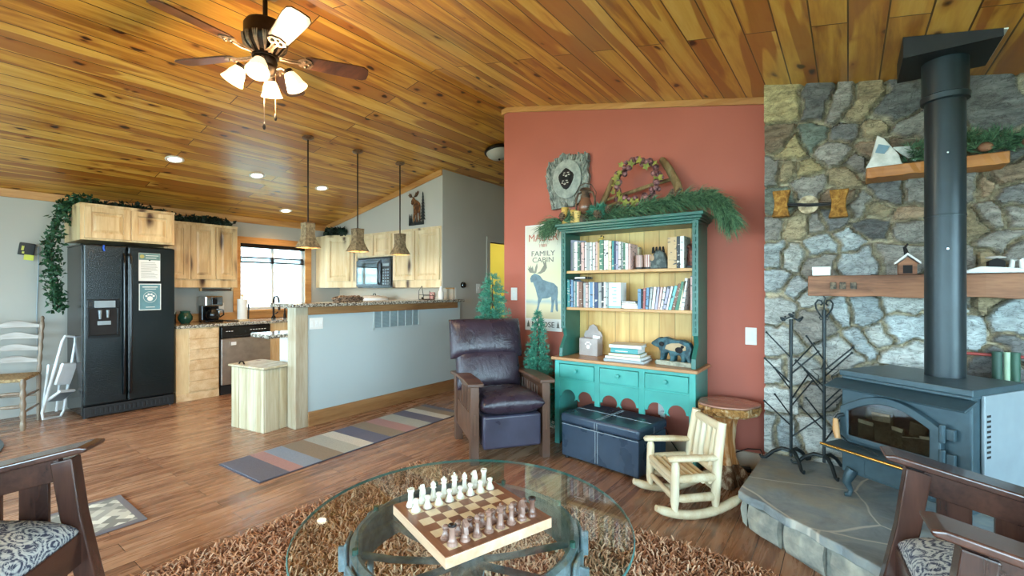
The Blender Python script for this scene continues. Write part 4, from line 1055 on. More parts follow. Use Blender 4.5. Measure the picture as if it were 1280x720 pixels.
# ================================================================= TEAL HUTCH
HX0, HX1, HY = -1.996, -.858, 3.345
hut = thing('hutch', 'teal and green painted pine hutch with open shelves and scalloped apron', 'hutch', (-1.348, YR, 0))
hx0, hx1 = HX0+1.348, HX1+1.348; fy = HY-YR     # local: y from fy (front) to 0 (wall)
b = MB(); b.box(hx0, hx0+.03, fy+.02, -.01, .0, .704); b.build('side_panel', X['teal'], hut, bevel=.004)
b = MB(); b.box(hx1-.03, hx1, fy+.02, -.01, .0, .704); b.build('side_panel', X['teal'], hut, bevel=.004)
W = hx1-hx0; st = .045
xs = [hx0, hx0+(W-st)/3, hx0+2*(W-st)/3, hx1-st]
b = MB()
for i, x in enumerate(xs): b.box(x, x+st, fy, fy+.022, 0 if i in (0,3) else .36, .704)
b.box(hx0+.001, hx1-.001, fy+.001, fy+.02, .675, .7035)
for i in range(3): b.box(xs[i]+st, xs[i+1], fy+.002, fy+.02, .545, .56)
b.build('face_frame', X['teal'], hut, bevel=.003)
for i in range(3):
    x0, x1 = xs[i]+st+.003, xs[i+1]-.003
    b = MB(); b.box(x0, x1, fy-.004, fy+.02, .56, .672); d = b.build('drawer', X['teal'], hut, bevel=.004)
    b = MB(); b.lathe([(0,.0),(.012,0),(.009,-.008),(.017,-.018),(.014,-.028),(0,-.031)], 14, ((x0+x1)/2, fy-.004, .625), (-R90,0,0)); 
    k = b.build('knob', X['teal'], d, smooth=50)
    # scalloped apron: two round arches with a point between
    b = MB(); xa, xb = xs[i]+st, xs[i+1]; w_ = xb-xa; r = w_*.20
    pts = [(xa,.545),(xb,.545),(xb,.40)]
    c2, c1 = xb-.02-r, xa+.02+r
    def arc(c): return [(c+r*math.cos(q), .40+r*1.0*math.sin(q)) for q in [j*PI/10 for j in range(0,11)]]
    pts += arc(c2); pts += [((c1+c2)/2+.022,.375),((c1+c2)/2,.392),((c1+c2)/2-.022,.375)]; pts += arc(c1); pts += [(xa,.40)]
    b.prism(pts, fy+.003, fy+.018); b.build('apron', X['teal'], hut)
b = MB(); b.box(hx0-.02, hx1+.02, fy-.03, -.003, .704, .729); b.build('counter', X['hutch_top'], hut, bevel=.006, seg=3)
# upper case
UX0, UX1 = hx0+.03, hx1-.004; uy = 3.42-YR; UT = 1.80
for x0, x1 in ((UX0, UX0+.032), (UX1-.032, UX1)):
    b = MB()
    prof = [(-.006,.729),(fy+.02,.729),(fy+.024,.80),(fy+.05,.84),(uy+.02,.90),(uy,.96),(uy,UT),(-.006,UT)]
    b.prism(prof, x0, x1, 'yz'); sp_ = b.build('upper_side', X['green'], hut, bevel=.003)
for x0 in (UX0-.006, UX1-.036):
    b = MB(); b.box(x0, x0+.042, uy-.014, uy, .96, UT)
    for zz in [i*.05+1.0 for i in range(16)]: b.cyl((x0+.021, uy-.016, zz-.016), (x0+.021, uy-.016, zz+.016), .007, n=6)
    b.build('carved_stile', X['green'], hut, bevel=.002)
b = MB(); b.box(UX0+.02, UX1-.02, -.022, -.008, .729, UT); b.build('back_boards', X['hutch_back'], hut)
for z in (1.425, 1.118):
    b = MB(); b.box(UX0+.033, UX1-.033, uy+.008, -.022, z, z+.023); b.build('shelf', X['shelf'], hut, bevel=.003)
b = MB(); b.box(UX0, UX1, uy, -.006, UT-.02, UT)
for k, (o_, z0, z1) in enumerate(((.008,1.765,1.785),(.022,1.785,1.80),(.036,1.80,1.82),(.048,1.82,1.845))): b.box(UX0-o_, UX1+o_, uy-o_, -.006, z0, z1)
b.build('crown_moulding', X['green'], hut, bevel=.004)
TOP = 1.845
# ---- books
ORD = ['first','second','third','fourth','fifth','sixth','seventh','eighth','ninth','tenth','eleventh','twelfth','thirteenth','fourteenth','fifteenth','sixteenth','seventeenth','eighteenth','nineteenth','twentieth','twenty-first','twenty-second','twenty-third','twenty-fourth','twenty-fifth']
CN = {'white':(222,224,220),'cream':(220,208,176),'pink':(206,172,166),'red':(164,90,88),'green':(70,120,98),'teal':(72,150,150),'dark':(44,50,56),'navy':(48,66,104),'blue':(104,140,172),'grey':(160,164,164),'tan':(190,160,120),'lilac':(170,164,188),'aqua':(120,190,192),'brown':(120,86,70)}
BM = {k: plain('book_cover_'+k, v, .5, var=.02) for k, v in CN.items()}
BP = {}
for k in CN:
    m = Mt('book_spine_'+k, .5); o_ = m.co((1,1,1)); n_ = m.noise(m.co((.4,1,1.6)), 40, 1)
    c0 = lin(*CN[k]); c1 = lin(60,64,66) if sum(CN[k]) > 380 else lin(214,210,196)
    m.col(m.ramp(n_, [(.63, c0), (.67, c1)])); BP[k] = m.m
def book(x, z, y, w, h, d, col, lab, group, lean=0.0, par=None):
    t = thing('book', lab, 'book', (x, y, z), 0, group); t.rotation_euler = (0, lean, 0)
    b = MB(); b.box(0, .0022, 0, d, 0, h); b.box(w-.0022, w, 0, d, 0, h); b.box(0, w, 0, .003, 0, h); b.build('cover', BP[col], t, bevel=.0008, seg=1)
    b = MB(); b.box(.0022, w-.0022, .004, d-.004, .003, h-.004); b.build('pages', X['paper'], t)
    return t
ys = 3.44; rb = random.Random(11)
Z1, Z2 = 1.4482, 1.1412
row1 = [(30,.245,'white'),(16,.235,'green'),(16,.23,'dark'),(26,.235,'pink'),(20,.235,'white'),(26,.232,'grey'),(18,.232,'white'),(22,.23,'white'),(18,.235,'pink'),(20,.225,'tan'),(32,.245,'green'),(18,.24,'white'),(20,.238,'white'),(26,.232,'cream'),(16,.232,'teal'),(14,.23,'navy'),(18,.226,'lilac'),(20,.222,'white'),(14,.215,'grey'),(18,.212,'green'),(22,.205,'white'),(20,.20,'pink')]
tot = sum(r[0] for r in row1)/1000; avail = .50; s = avail/(tot+len(row1)*.001)
x = -1.348+UX0+.10
for i, (w_, h, c_) in enumerate(row1):
    book(x, Z1, ys+rb.uniform(-.006,.012), w_/1000*s, h, .15+rb.uniform(-.01,.01), c_, '%s book from the left on the upper hutch shelf, %s spine' % (ORD[i], c_), 'books standing on the upper hutch shelf'); x += (w_/1000+.001)*s
t = thing('photo_frame', 'pale picture frame leaning at the left end of the upper hutch shelf', 'picture frame', (-1.348+UX0+.062, 3.58, Z1), math.radians(62))
b = MB(); b.box(-.085,.085,-.007,.007,0,.27); b.build('frame', plain('lilac_frame', (182,182,200), .4), t, bevel=.004)
b = MB(); b.box(-.06,.06,-.0085,-.007,.025,.245); b.build('photo', X['paper'], t)
t = thing('figurine', 'tiny gold and dark figurine sitting on top of the upper shelf books', 'figurine', (-1.66, 3.52, Z1+.239))
b = MB(); b.sph((0,0,.016),(.026,.02,.016),10,8); b.sph((.018,0,.035),.013,10,8); b.build('body', plain('gold_figure', (190,160,80), .4), t, smooth=60)
b = MB(); b.sph((.028,-.004,.04),.006,8,6); b.sph((.01,-.01,.044),.007,8,6); b.build('head_markings', X['hole'], t, smooth=60)
t = thing('small_box', 'small cream card box behind the last upper shelf books', 'box', (-1.385, 3.58, Z1))
b = MB(); b.box(-.035,.03,0,.06,0,.185); b.build('card_box', BP['cream'], t, bevel=.002)
for i, xx in enumerate((-1.315, -1.248)):
    t = thing('tin_mug', ['red and white striped tin mug beside the books on the upper shelf', 'red and white striped tin mug touching the dark bear figurine'][i], 'mug', (xx, 3.49, Z1), 0, 'striped tins on the upper shelf')
    m = Mt('striped_tin_%d' % i, .35); q = m.sep(m.co(rand=False)); ang = m.math('ARCTAN2', q[1], q[0])
    m.col(m.ramp(m.math('FRACT', m.math('MULTIPLY', ang, 2.2)), [(0, lin(170,110,100)), (.4, lin(216,204,192)), (.75, lin(120,66,58))], 'CONSTANT'))
    b = MB(); b.lathe([(0,0),(.03,0),(.03,.11),(.027,.11),(.027,.01)], 20); b.build('cup', m.m, t, smooth=50)
    b = MB(); b.tube([(.0,.03,.09),(0,.052,.08),(0,.052,.035),(0,.03,.025)], .005, 6); b.build('handle', X['blackm'], t, smooth=60)
    b = MB(); b.lathe([(.0302,0),(.0315,0),(.0315,.016),(.0302,.016),(.0302,0)], 20); b.build('base_band', X['blackm'], t, smooth=50)
t = thing('bear_figurine', 'dark grey hunched moose figurine on the upper hutch shelf', 'figurine', (-1.165, 3.50, Z1))
b = MB(); b.prism([(-.075,0),(.075,0),(.065,.06),(.045,.12),(.01,.145),(-.02,.135),(-.04,.11),(-.075,.085),(-.08,.06),(-.055,.045),(-.06,.02)], -.03, .03); b.build('body', two_tone('grey_resin', (58,68,68), (106,116,112), 30, .4, .6, .5, .3), t, bevel=.012, seg=3, smooth=50)
b = MB()
for q in (-.045,-.02,.005,.03): b.prism([(q-.01,.12),(q+.012,.125),(q+.004,.172),(q-.006,.165)], -.012, .012)
b.build('antlers', X['hole'], t, bevel=.003)
b = MB(); b.sph((-.045,-.028,.085),(.02,.006,.024),10,8); b.build('face', plain('tan_resin', (168,140,110), .6), t, smooth=60)
for i, (w_, h, c_, lab) in enumerate(((.066,.232,'cream','thick tan hardback box set on the right of the upper hutch shelf'),(.022,.235,'dark','slim dark book beside the tan hardback on the upper shelf'),(.030,.235,'white','white book right of the slim dark book on the upper shelf'))):
    book([-1.085,-1.018,-.995][i], Z1, 3.45, w_, h, .16, c_ if i else 'tan', lab, 'books at the right of the upper hutch shelf')
t = thing('bear_carving', 'reddish brown carved figure at the right end of the upper shelf', 'figurine', (-.922, 3.52, Z1))
b = MB(); b.lathe([(0,.02),(.035,.02),(.04,.07),(.034,.12),(.03,.15),(.022,.18),(.008,.198),(0,.20)], 14); b.sph((-.02,-.01,.16),(.02,.018,.02),8,6); b.sph((.022,-.012,.15),(.016,.016,.018),8,6); b.sph((.0,-.022,.19),(.014,.012,.012),8,6); b.build('body', two_tone('red_brown_carving', (58,28,22), (140,86,70), 24, .4, .6, .45, .4), t, smooth=60)
b = MB(); b.box(-.045,.042,-.035,.035,0,.022); b.build('base', X['blackm'], t, bevel=.004)
# second shelf
row2 = [(14,.215,'teal'),(14,.21,'teal'),(14,.215,'navy'),(18,.21,'blue'),(20,.20,'grey'),(18,.195,'teal'),(22,.195,'pink'),(34,.19,'brown'),(26,.185,'grey'),(22,.185,'pink'),(16,.19,'white'),(30,.19,'blue'),(12,.19,'white'),(32,.19,'navy'),(34,.185,'grey'),(22,.19,'dark'),(18,.19,'white')]
tot = sum(r[0] for r in row2)/1000; s = .36/(tot+len(row2)*.001); x = -1.348+UX0+.036
for i, (w_, h, c_) in enumerate(row2):
    book(x, Z2, ys-.012+rb.uniform(-.004,.012), w_/1000*s, h+.02, .15, c_, '%s book from the left on the lower hutch shelf, %s spine' % (ORD[i], c_), 'books standing on the left of the lower hutch shelf'); x += (w_/1000+.001)*s
t = thing('book', 'dark book lying flat across the books at left of the lower shelf', 'book', (-1.84, 3.46, Z2+.2375))
b = MB(); b.box(-.03,.07,0,.14,0,.02); b.build('cover', BP['dark'], t, bevel=.002); b = MB(); b.box(-.028,.068,-.001,.139,.004,.016); b.build('pages', X['paper'], t)
t = thing('box_set', 'large white front-facing box right of the books on the lower shelf', 'box', (x+.006, 3.46, Z2))
b = MB(); b.box(0,.105,0,.12,0,.205); b.build('case', X['paper'], t, bevel=.003)
b = MB(); rr = random.Random(9)
for i in range(5): b.box(.03+rr.uniform(0,.02),.07,-.0008,0,.05+i*.028,.058+i*.028)
b.box(.0,.105,-.0008,0,.004,.016); b.build('cover_print', BP['aqua'], t)
x += .118
z = Z2
for i, (h, c_, w_) in enumerate(((.028,'white',.135),(.014,'tan',.13),(.016,'dark',.115))):
    t = thing('book', ['white book lying flat at the bottom of the lower shelf pile','tan book lying flat in the middle of the lower shelf pile','dark book lying flat on top of the lower shelf pile'][i], 'book', (x, 3.46, z), 0, 'books lying flat on the lower hutch shelf')
    b = MB(); b.box(0,w_,0,.11,0,.003); b.box(0,w_,0,.11,h-.003,h); b.box(0,.003,0,.11,0,h); b.build('cover', BP[c_], t); b = MB(); b.box(.003,w_-.003,.003,.108,.003,h-.003); b.build('pages', X['paper'], t)
    z += h+.0005
x += .142
row3 = [(26,.155,'blue',0),(10,.155,'dark',0.02),(18,.16,'red',.03),(22,.165,'blue',.05),(20,.17,'grey',.08),(22,.17,'white',.10),(18,.17,'lilac',.13),(18,.17,'pink',.15),(18,.172,'white',.17),(20,.178,'lilac',.20),(16,.18,'white',.22),(20,.185,'aqua',.26),(22,.2,'brown',.25),(24,.215,'green',.22),(14,.22,'cream',.18),(20,.235,'white',.12)]
wd_ = -1.348+UX1-.036-.022-x-.012
tot = sum(w_/1000/math.cos(l_)+.0012 for w_, h, c_, l_ in row3)+.036; s = wd_/tot
for i, (w_, h, c_, l_) in enumerate(row3):
    w2 = w_/1000*s
    book(x, Z2+.0005, ys-.004, w2, h, .14, c_, '%s leaning book from the left in the right group of the lower shelf, %s spine' % (ORD[i], c_), 'leaning books on the right of the lower hutch shelf', lean=l_); x += w2/math.cos(l_)+.0016*s+(.010 if False else 0)
book(-1.348+UX1-.036-.020, Z2, ys-.006, .018, .25, .14, 'pink', 'tall pinkish book upright at the far right end of lower shelf', 'leaning books on the right of the lower hutch shelf')
# ---- on the hutch counter
CZ = .7292
t = thing('letter_box', 'grey painted wooden letter holder with paw print on the hutch counter', 'letter holder', (-1.78, 3.58, CZ), math.radians(-6))
lm = plain('mauve_grey_paint', (166,156,152), .5)
bp = [(-.09,0),(.09,0),(.09,.17),(.075,.20),(.05,.21),(.035,.245),(0,.262),(-.035,.245),(-.05,.21),(-.075,.20),(-.09,.17)]
b = MB(); b.prism(bp, .035, .045); b.build('back_board', lm, t, bevel=.002)
b = MB(); b.box(-.09,.09,-.04,-.03,0,.145); b.prism([(-.04,0),(.035,0),(.035,.15),(-.03,.145)], -.09, -.082, 'yz'); b.prism([(-.04,0),(.035,0),(.035,.15),(-.03,.145)], .082, .09, 'yz'); b.box(-.085,.085,-.035,.035,0,.01); b.build('pocket', lm, t, bevel=.002)
b = MB(); 
for px_, pz_, r_ in ((0,.075,.018),(-.024,.098,.008),(-.009,.112,.008),(.009,.112,.008),(.024,.098,.008)): b.lathe([(0,0),(r_,0),(r_,.0012),(0,.0012)], 12, (px_,-.0405,pz_), (R90,0,0))
b.build('paw_print', X['paper'], t)
b = MB(); b.bx((.05,.0,.09), (.07,.004,.16), (0,.1,0)); b.build('letter', X['paper'], t)
z = CZ
for i, (w_, d_, h_, c_, lab, r_) in enumerate(((.32,.22,.022,'grey','grey magazine box at the bottom of the counter book stack',.05),(.29,.22,.020,'white','white book second from the bottom of the counter book stack',-.03),(.25,.19,.022,'cream','pale book in the middle of the counter book stack',.04),(.22,.17,.042,'teal','thick turquoise book in the counter book stack',.0),(.25,.19,.026,'white','white magazines heaped on top of the counter book stack',.12))):
    t = thing('book', lab, 'book', (-1.40, 3.47, z), r_, 'books stacked on the hutch counter')
    b = MB(); b.box(-w_/2,w_/2,-d_/2,d_/2,0,.003); b.box(-w_/2,w_/2,-d_/2,d_/2,h_-.003,h_); b.box(-w_/2,w_/2,-d_/2,-d_/2+.003,0,h_); b.build('cover', BM[c_], t)
    b = MB(); b.box(-w_/2+.004,w_/2-.004,-d_/2+.003,d_/2-.004,.003,h_-.003); b.build('pages', X['paper'], t)
    if i == 3:
        b = MB(); b.box(-.07,.03,-d_/2-.0008,-d_/2,.014,.02); b.build('title_line', X['paper'], t)
    z += h_+.0005
t = thing('bear_sculpture', 'dark bear cutout sculpture with cub scene on the hutch counter', 'sculpture', (-1.05, 3.47, CZ), math.radians(-8))
bear = [(-.155,.165),(-.165,.15),(-.14,.135),(-.105,.125),(-.09,.10),(-.09,.05),(-.10,.03),(-.065,.03),(-.05,.085),(-.025,.095),(-.01,.06),(-.02,.03),(.02,.03),(.025,.075),(.06,.08),(.075,.055),(.065,.03),(.10,.03),(.105,.06),(.125,.03),(.15,.03),(.14,.09),(.15,.13),(.13,.175),(.08,.195),(.02,.19),(-.02,.20),(-.05,.21),(-.085,.195),(-.095,.205),(-.11,.195),(-.125,.185)]
b = MB(); b.prism(bear, -.03, .03); b.build('bear_body', two_tone('dark_bear_resin', (22,50,58), (54,92,98), 26, .4, .6, .35, .3), t, bevel=.01, seg=3, smooth=50)
b = MB(); b.prism([(-.05,.12),(-.01,.11),(.05,.105),(.11,.12),(.11,.15),(.06,.17),(0,.165),(-.04,.15)], -.035, -.028); b.build('scene_inset', plain('tan_scene', (168,146,112), .6), t, bevel=.004)
b = MB(); b.sph((-.075,-.034,.155),(.02,.006,.018),8,6); b.sph((.06,-.036,.12),(.03,.006,.022),8,6); b.sph((.085,-.036,.145),(.013,.006,.012),8,6); b.build('cub_figures', X['hole'], t, smooth=60)
b = MB(); b.prism([(-.12,0),(.15,0),(.16,.015),(.15,.035),(-.115,.035),(-.125,.02)], -.045, .045); b.build('base', two_tone('resin_base', (120,120,104), (170,166,146), 30, .4, .6, .6, .3), t, bevel=.004)
# ================================================================= HEARTH AND STOVE
def circ(r, n, cx=0, cy=0, a0=0): return [(cx+r*math.cos(a0+2*PI*i/n), cy+r*math.sin(a0+2*PI*i/n)) for i in range(n)]
hz = .21
t = thing('stone_hearth', 'raised angled stone hearth with slate top under the wood stove', 'hearth', (0,0,0))
Hp = [(-.48,2.73),(.10,2.295),(XE-.02,2.295),(XE-.02,YS-.004),(-.445,YS-.004)]
rs = random.Random(4)
edge = []
for (xa,ya),(xb,yb) in zip(Hp, Hp[1:]+Hp[:1]):
    n = 14 if ya < 3 and yb < 3 else 2
    for i in range(n):
        f = i/n; j = .012 if 0 < i and n > 2 else 0
        edge.append((xa+(xb-xa)*f+rs.uniform(-j,j), ya+(yb-ya)*f+rs.uniform(-j,j)))
b = MB(); b.prism(edge, hz-.045, hz, 'xy'); b.build('top_slab', X['slate'], t, bevel=.008, seg=2)
# rubble face under the slab, stones with relief
ci = lambda p, d: None
face = [(-.435,YS-.004),(-.445,2.775),(.11,2.36),(XE-.02,2.36)]
b = MB()
segs = []
for (xa,ya),(xb,yb) in zip(face, face[1:]):
    L = math.hypot(xb-xa, yb-ya); n = max(1, round(L/.22)); nx_, ny_ = (yb-ya)/L, -(xb-xa)/L
    nx_, ny_ = -abs(nx_) if xa == -.435 else nx_, ny_
    for i in range(n):
        f0, f1 = (i+.03)/n, (i+.97)/n; f0 += rs.uniform(0,.1)/n; d = rs.uniform(.0,.03)
        p0 = Vector((xa+(xb-xa)*f0, ya+(yb-ya)*f0, 0)); p1 = Vector((xa+(xb-xa)*f1, ya+(yb-ya)*f1, 0)); N = Vector((ny_*0+ (ya-yb)*-1/L*-1, (xa-xb)/L*1, 0))
        N = Vector(((yb-ya)/L, -(xb-xa)/L, 0)); 
        if N.dot(Vector((-1,-1.2,0))) < 0: N = -N
        lean = rs.uniform(-.02,.05)
        V = []
        for dd, z in ((0,.0),(d,.02),(d+.012,.09),(d,.148),(0,.162)):
            V += [tuple(p0+(p1-p0)*.04+N*dd+Vector((0,0,z))), tuple(p0+(p1-p0)*.5+N*(dd+(.012 if z not in (0,.162) else 0))+Vector((0,0,z))), tuple(p1+N*dd+Vector((0,0,z)))]
        F = [(r*3+c_, r*3+c_+1, r*3+c_+4, r*3+c_+3) for r in range(4) for c_ in range(2)] + [(0,3,6,9,12),(2,5,8,11,14)]
        b.mesh(V, F)
inner = [(-.425,YS-.004),(-.43,2.785),(.115,2.375),(XE-.02,2.375),(XE-.02,YS-.004)]
b.prism(inner, 0, .163, 'xy')
ms = two_tone('hearth_rubble', (120,122,116), (176,172,156), 9, .35, .65, .85, .6)
b.build('rubble_face', ms, t, bevel=.01, seg=2)

sa = math.atan2(2.73-3.01, .424+.01)
st = thing('wood_stove', 'black steel wood stove with arched glass door on the hearth', 'wood stove', (-.01, 3.01, hz), sa)
SW, SD, SH = .518, .40, .66
b = MB(); b.box(-.022, SW, 0, SD, .12, SH-.035); b.build('firebox', X['stove'], st, bevel=.008)
b = MB(); b.box(-.02, SW+.012, -.02, SD+.01, SH-.03, SH); b.box(-.012, SW+.006, -.012, SD, SH-.045, SH-.03); b.build('top_plate', X['stove'], st, bevel=.004)
b = MB(); b.prism([(-.10,SH-.080),(-.095,SH-.088),(.0,SH-.058),(.0,SH-.046)], -.045, SW+.02, 'yz'); b.build('canopy_ledge', X['stove'], st, bevel=.002)
b = MB(); b.box(SW+.002, SW+.016, .06, SD+.14, .16, SH-.03); b.box(SW-.1, SW+.016, SD+.0, SD+.14, .16, SH-.03); sp_ = b.build('side_shield', X['stove_side'], st, bevel=.004)
b = MB()
for i in range(9): b.box(SW+.0155, SW+.0168, .075, .105, .36+i*.022, .37+i*.022)
b.build('vent_slots', X['hole'], sp_)
# arched door
dxa, dxb, dz0, dz1 = -.008, .425, .305, .47
def arch(x0, x1, z0, z1, rise, n=14):
    return [(x0,z0),(x1,z0),(x1,z1)] + [(x1+(x0-x1)*i/n, z1+rise*math.sin(PI*i/n)) for i in range(1,n)] + [(x0,z1)]
O, I = arch(dxa,dxb,dz0,dz1,.088), arch(dxa+.042,dxb-.042,dz0+.025,dz1-.015,.066)
b = MB(); n = len(O)
V = [(x,-.035,z) for x,z in O]+[(x,-.035,z) for x,z in I]+[(x,.0,z) for x,z in O]+[(x,-.008,z) for x,z in I]
F = []
for i in range(n):
    j = (i+1)%n; F += [(i,j,n+j,n+i),(2*n+i,2*n+j,j,i),(n+i,n+j,3*n+j,3*n+i)]
b.mesh(V,F); dr = b.build('door', X['stove'], st, bevel=.005)
b = MB(); b.prism(I, -.030, -.027); b.build('glass', X['sooty'], dr)
fwm = two_tone('split_firewood', (112,100,82), (190,178,150), 9, .35, .65, .9, .4)
for px0, pz0, pw, ph, rt in ((.075,.325,.075,.10,.05),(.145,.335,.085,.145,-.06),(.225,.33,.05,.10,.1),(.275,.33,.10,.075,-.2),(.30,.40,.065,.07,.15),(.345,.33,.05,.09,-.1),(.11,.43,.12,.06,.06)):
    b = MB(); b.bx((px0+pw/2,-.014,pz0+ph/2), (pw,.020,ph), (.1,rt,0)); b.build('firewood', fwm, st, bevel=.004)
for z in (.34, .45):
    b = MB(); b.cyl((dxb+.004,-.03,z-.04),(dxb+.004,-.03,z+.04),.012,n=10); b.box(dxb+.004,dxb+.045,-.025,-.002,z-.025,z+.025); b.build('hinge', X['stove'], dr, bevel=.003)
b = MB(); b.tube([(.012,-.036,.43),(.0,-.055,.425),(-.012,-.06,.40)], .01, 8); hd = b.build('latch', X['iron'], dr, smooth=60)
b = MB(); b.tube([(-.012,-.062,.405),(.0,-.075,.35),(.012,-.08,.31)], [.012,.016,.013], 10); b.build('wood_handle', wood('turned_handle',(206,160,104),(166,116,66),axis='z',knots=0), hd, smooth=60)
b = MB(); b.prism([(-.03,.26),(SW+.0,.26),(SW,.285),(-.03,.285)], -.135, 0.0) ; b.build('ash_shelf', X['stove'], st, bevel=.006)
b = MB(); b.tube([(-.035,-.142,.278),(SW+.005,-.142,.278)], .007, 8); b.build('brass_rail', plain('brass', (176,134,66), .25, .9), st, smooth=60)
b = MB(); b.tube([(.01,-.05,.32),(.06,-.07,.30),(.16,-.08,.295),(.22,-.10,.292)], .004, 6); b.build('damper_rod', X['iron'], st, smooth=60)
for i, (x, y, sx_, sy_) in enumerate(((.035,.0,-1,-1),(SW-.03,.0,1,-1),(.035,SD-.03,-1,1),(SW-.03,SD-.03,1,1))):
    b = MB()
    b.tube([(x,y,.145),(x+.01*sx_,y+.01*sy_,.11),(x+.018*sx_,y+.02*sy_,.075),(x+.004*sx_,y+.008*sy_,.035),(x+.008*sx_,y+.014*sy_,.014),(x+.022*sx_,y+.03*sy_,.012)], [.028,.027,.020,.012,.013,.011], 10)
    b.build('leg', X['stove'], st, smooth=70)
b = MB(); b.box(.12, SW-.12, -.05, .0, .15, .24); b.build('ash_lip', X['stove'], st, bevel=.004)
# pipe
px_, py_ = .385, 3.085
t = thing('stove_pipe', 'black stove pipe rising from the stove to the ceiling box', 'stove pipe', (px_, py_, hz+SH))
zt = zc(px_)-hz-SH
b = MB(); b.lathe([(.077,0.0),(.077,zt-.26),(.072,zt-.26)], 32); b.lathe([(.078,.78),(.0795,.785),(.078,.79)], 32); b.build('pipe', X['pipe'], t, smooth=40)
b = MB(); b.lathe([(.078,zt-.27),(.092,zt-.265),(.094,zt-.24),(.088,zt-.235),(.088,zt-.06),(.0,zt-.06)], 32); b.build('collar', X['pipe'], t, smooth=40)
b = MB(); b.cyl((.0,-.078,.62),(0,-.083,.62),.004,n=8); b.cyl((.0,-.078,1.08),(0,-.083,1.08),.004,n=8); b.build('rivet', X['chrome'], t)
t = thing('ceiling_support_box', 'square black ceiling box around the stove pipe', 'flue box', (px_, py_, 0))
b = MB()
x0, x1, y0, y1 = px_-.17, px_+.17, py_-.17, py_+.17
zb = zc(x1)-.035
b.mesh([(x0-px_,y0-py_,zb),(x1-px_,y0-py_,zb),(x1-px_,y1-py_,zb),(x0-px_,y1-py_,zb),(x0-px_,y0-py_,zc(x0)-.001),(x1-px_,y0-py_,zc(x1)-.001),(x1-px_,y1-py_,zc(x1)-.001),(x0-px_,y1-py_,zc(x0)-.001)],
 [(0,3,2,1),(4,5,6,7),(0,1,5,4),(1,2,6,5),(2,3,7,6),(3,0,4,7)]); b.build('box', X['ceil_box'], t)
b = MB()
for xa, xb, ya, yb in ((x1,x1+.014,y0,y1+.014),(x1-.07,x1,y1,y1+.014)):
    b.mesh([(xa-px_,ya-py_,zc(xa)-.006),(xb-px_,ya-py_,zc(xb)-.006),(xb-px_,yb-py_,zc(xb)-.006),(xa-px_,yb-py_,zc(xa)-.006),(xa-px_,ya-py_,zc(xa)-.001),(xb-px_,ya-py_,zc(xb)-.001),(xb-px_,yb-py_,zc(xb)-.001),(xa-px_,yb-py_,zc(xa)-.001)],
     [(0,3,2,1),(4,5,6,7),(0,1,5,4),(1,2,6,5),(2,3,7,6),(3,0,4,7)])
b.build('trim_frame', X['white'], t)

# mantel beam and upper shelf, and what stands on them
def rough_beam(name, lab, x0, x1, y0, y1, z0, z1, mat, jit, seed):
    r = random.Random(seed); n = 22; b = MB(); V = []; F = []
    for i in range(n+1):
        x = x0+(x1-x0)*i/n
        j = lambda: r.uniform(-jit, jit)
        V += [(x, y0+j(), z0+j()), (x, y1, z0), (x, y1, z1), (x, y0+j(), z1)]
    for i in range(n):
        for k in range(4): F.append((i*4+k, i*4+(k+1)%4, i*4+4+(k+1)%4, i*4+4+k))
    F += [(3,2,1,0), (n*4, n*4+1, n*4+2, n*4+3)]
    b.mesh(V, F); return tag(b.build(name, mat, bevel=.005), lab, 'mantel' if 'mantel' in name else 'shelf')
mb_ = thing('mantel', 'thick rough-hewn wooden mantel beam on the stone chimney', 'mantel', (0,0,0))
o = rough_beam('beam', None, -.195, XE-.02, 3.28, YS+.02, 1.252, 1.375, X['mantel'], .006, 5); o.parent = mb_
for k in ('category','label'): 
    if k in o: del o[k]
b = MB()
for xx in (-.085,-.04,.01): b.box(xx, xx+.030, 3.2725, 3.30, 1.296, 1.336)
b.build('mortise_inlay', two_tone('dark_inlay', (50,48,44), (120,104,84), 40, .4, .6, .6, .2), mb_, bevel=.002)
rough_beam('wall_shelf', 'orange pine shelf high on the stone chimney behind the pipe',   .085, .65, 3.30, YS+.02, 1.925, 1.985, X['shelf_o'], .003, 6)
t = thing('white_block', 'small white box near the left end of the mantel', 'box', (-.13, 3.36, 1.378))
b = MB(); b.box(-.045,.045,-.03,.03,0,.05); b.build('carton', X['paper'], t, bevel=.002)
b = MB(); b.box(-.047,.047,-.032,.032,.034,.052); b.build('carton_lid', X['white'], t, bevel=.002)
t = thing('tiny_house', 'small wooden birdhouse with snowy roof on the mantel beside the pipe', 'ornament', (.265, 3.36, 1.378))
b = MB(); b.prism([(-.04,0),(.04,0),(.04,.06),(0,.095),(-.04,.06)], -.035, .035); b.build('house', X['mantel'], t, bevel=.002)
b = MB(); b.prism([(-.055,.055),(0,.105),(.055,.055),(.055,.066),(0,.118),(-.055,.066)], -.045, .045); b.build('roof', X['paper'], t)
b = MB(); b.box(-.02,.02,-.0365,-.035,.005,.05); b.build('opening', X['hole'], t)
b = MB(); b.tube([(.0,.0,.105),(-.01,.0,.15),(.004,0,.17)], [.012,.008,.004], 8); b.build('bird', X['hole'], t, smooth=60)
t = thing('snowy_ornament', 'white log and cabin ornament on the mantel right of the pipe', 'ornament', (.60, 3.36, 1.3785))
b = MB(); b.prism([(-.13,0),(.11,0),(.11,.02),(.02,.03),(-.05,.035),(-.12,.01)], -.035, .035); b.build('snow_base', X['paper'], t, bevel=.006)
b = MB(); b.prism([(-.02,.028),(.04,.028),(.04,.06),(.01,.075),(-.02,.06)], -.03, .03); b.build('cabin', X['hole'], t, bevel=.003)
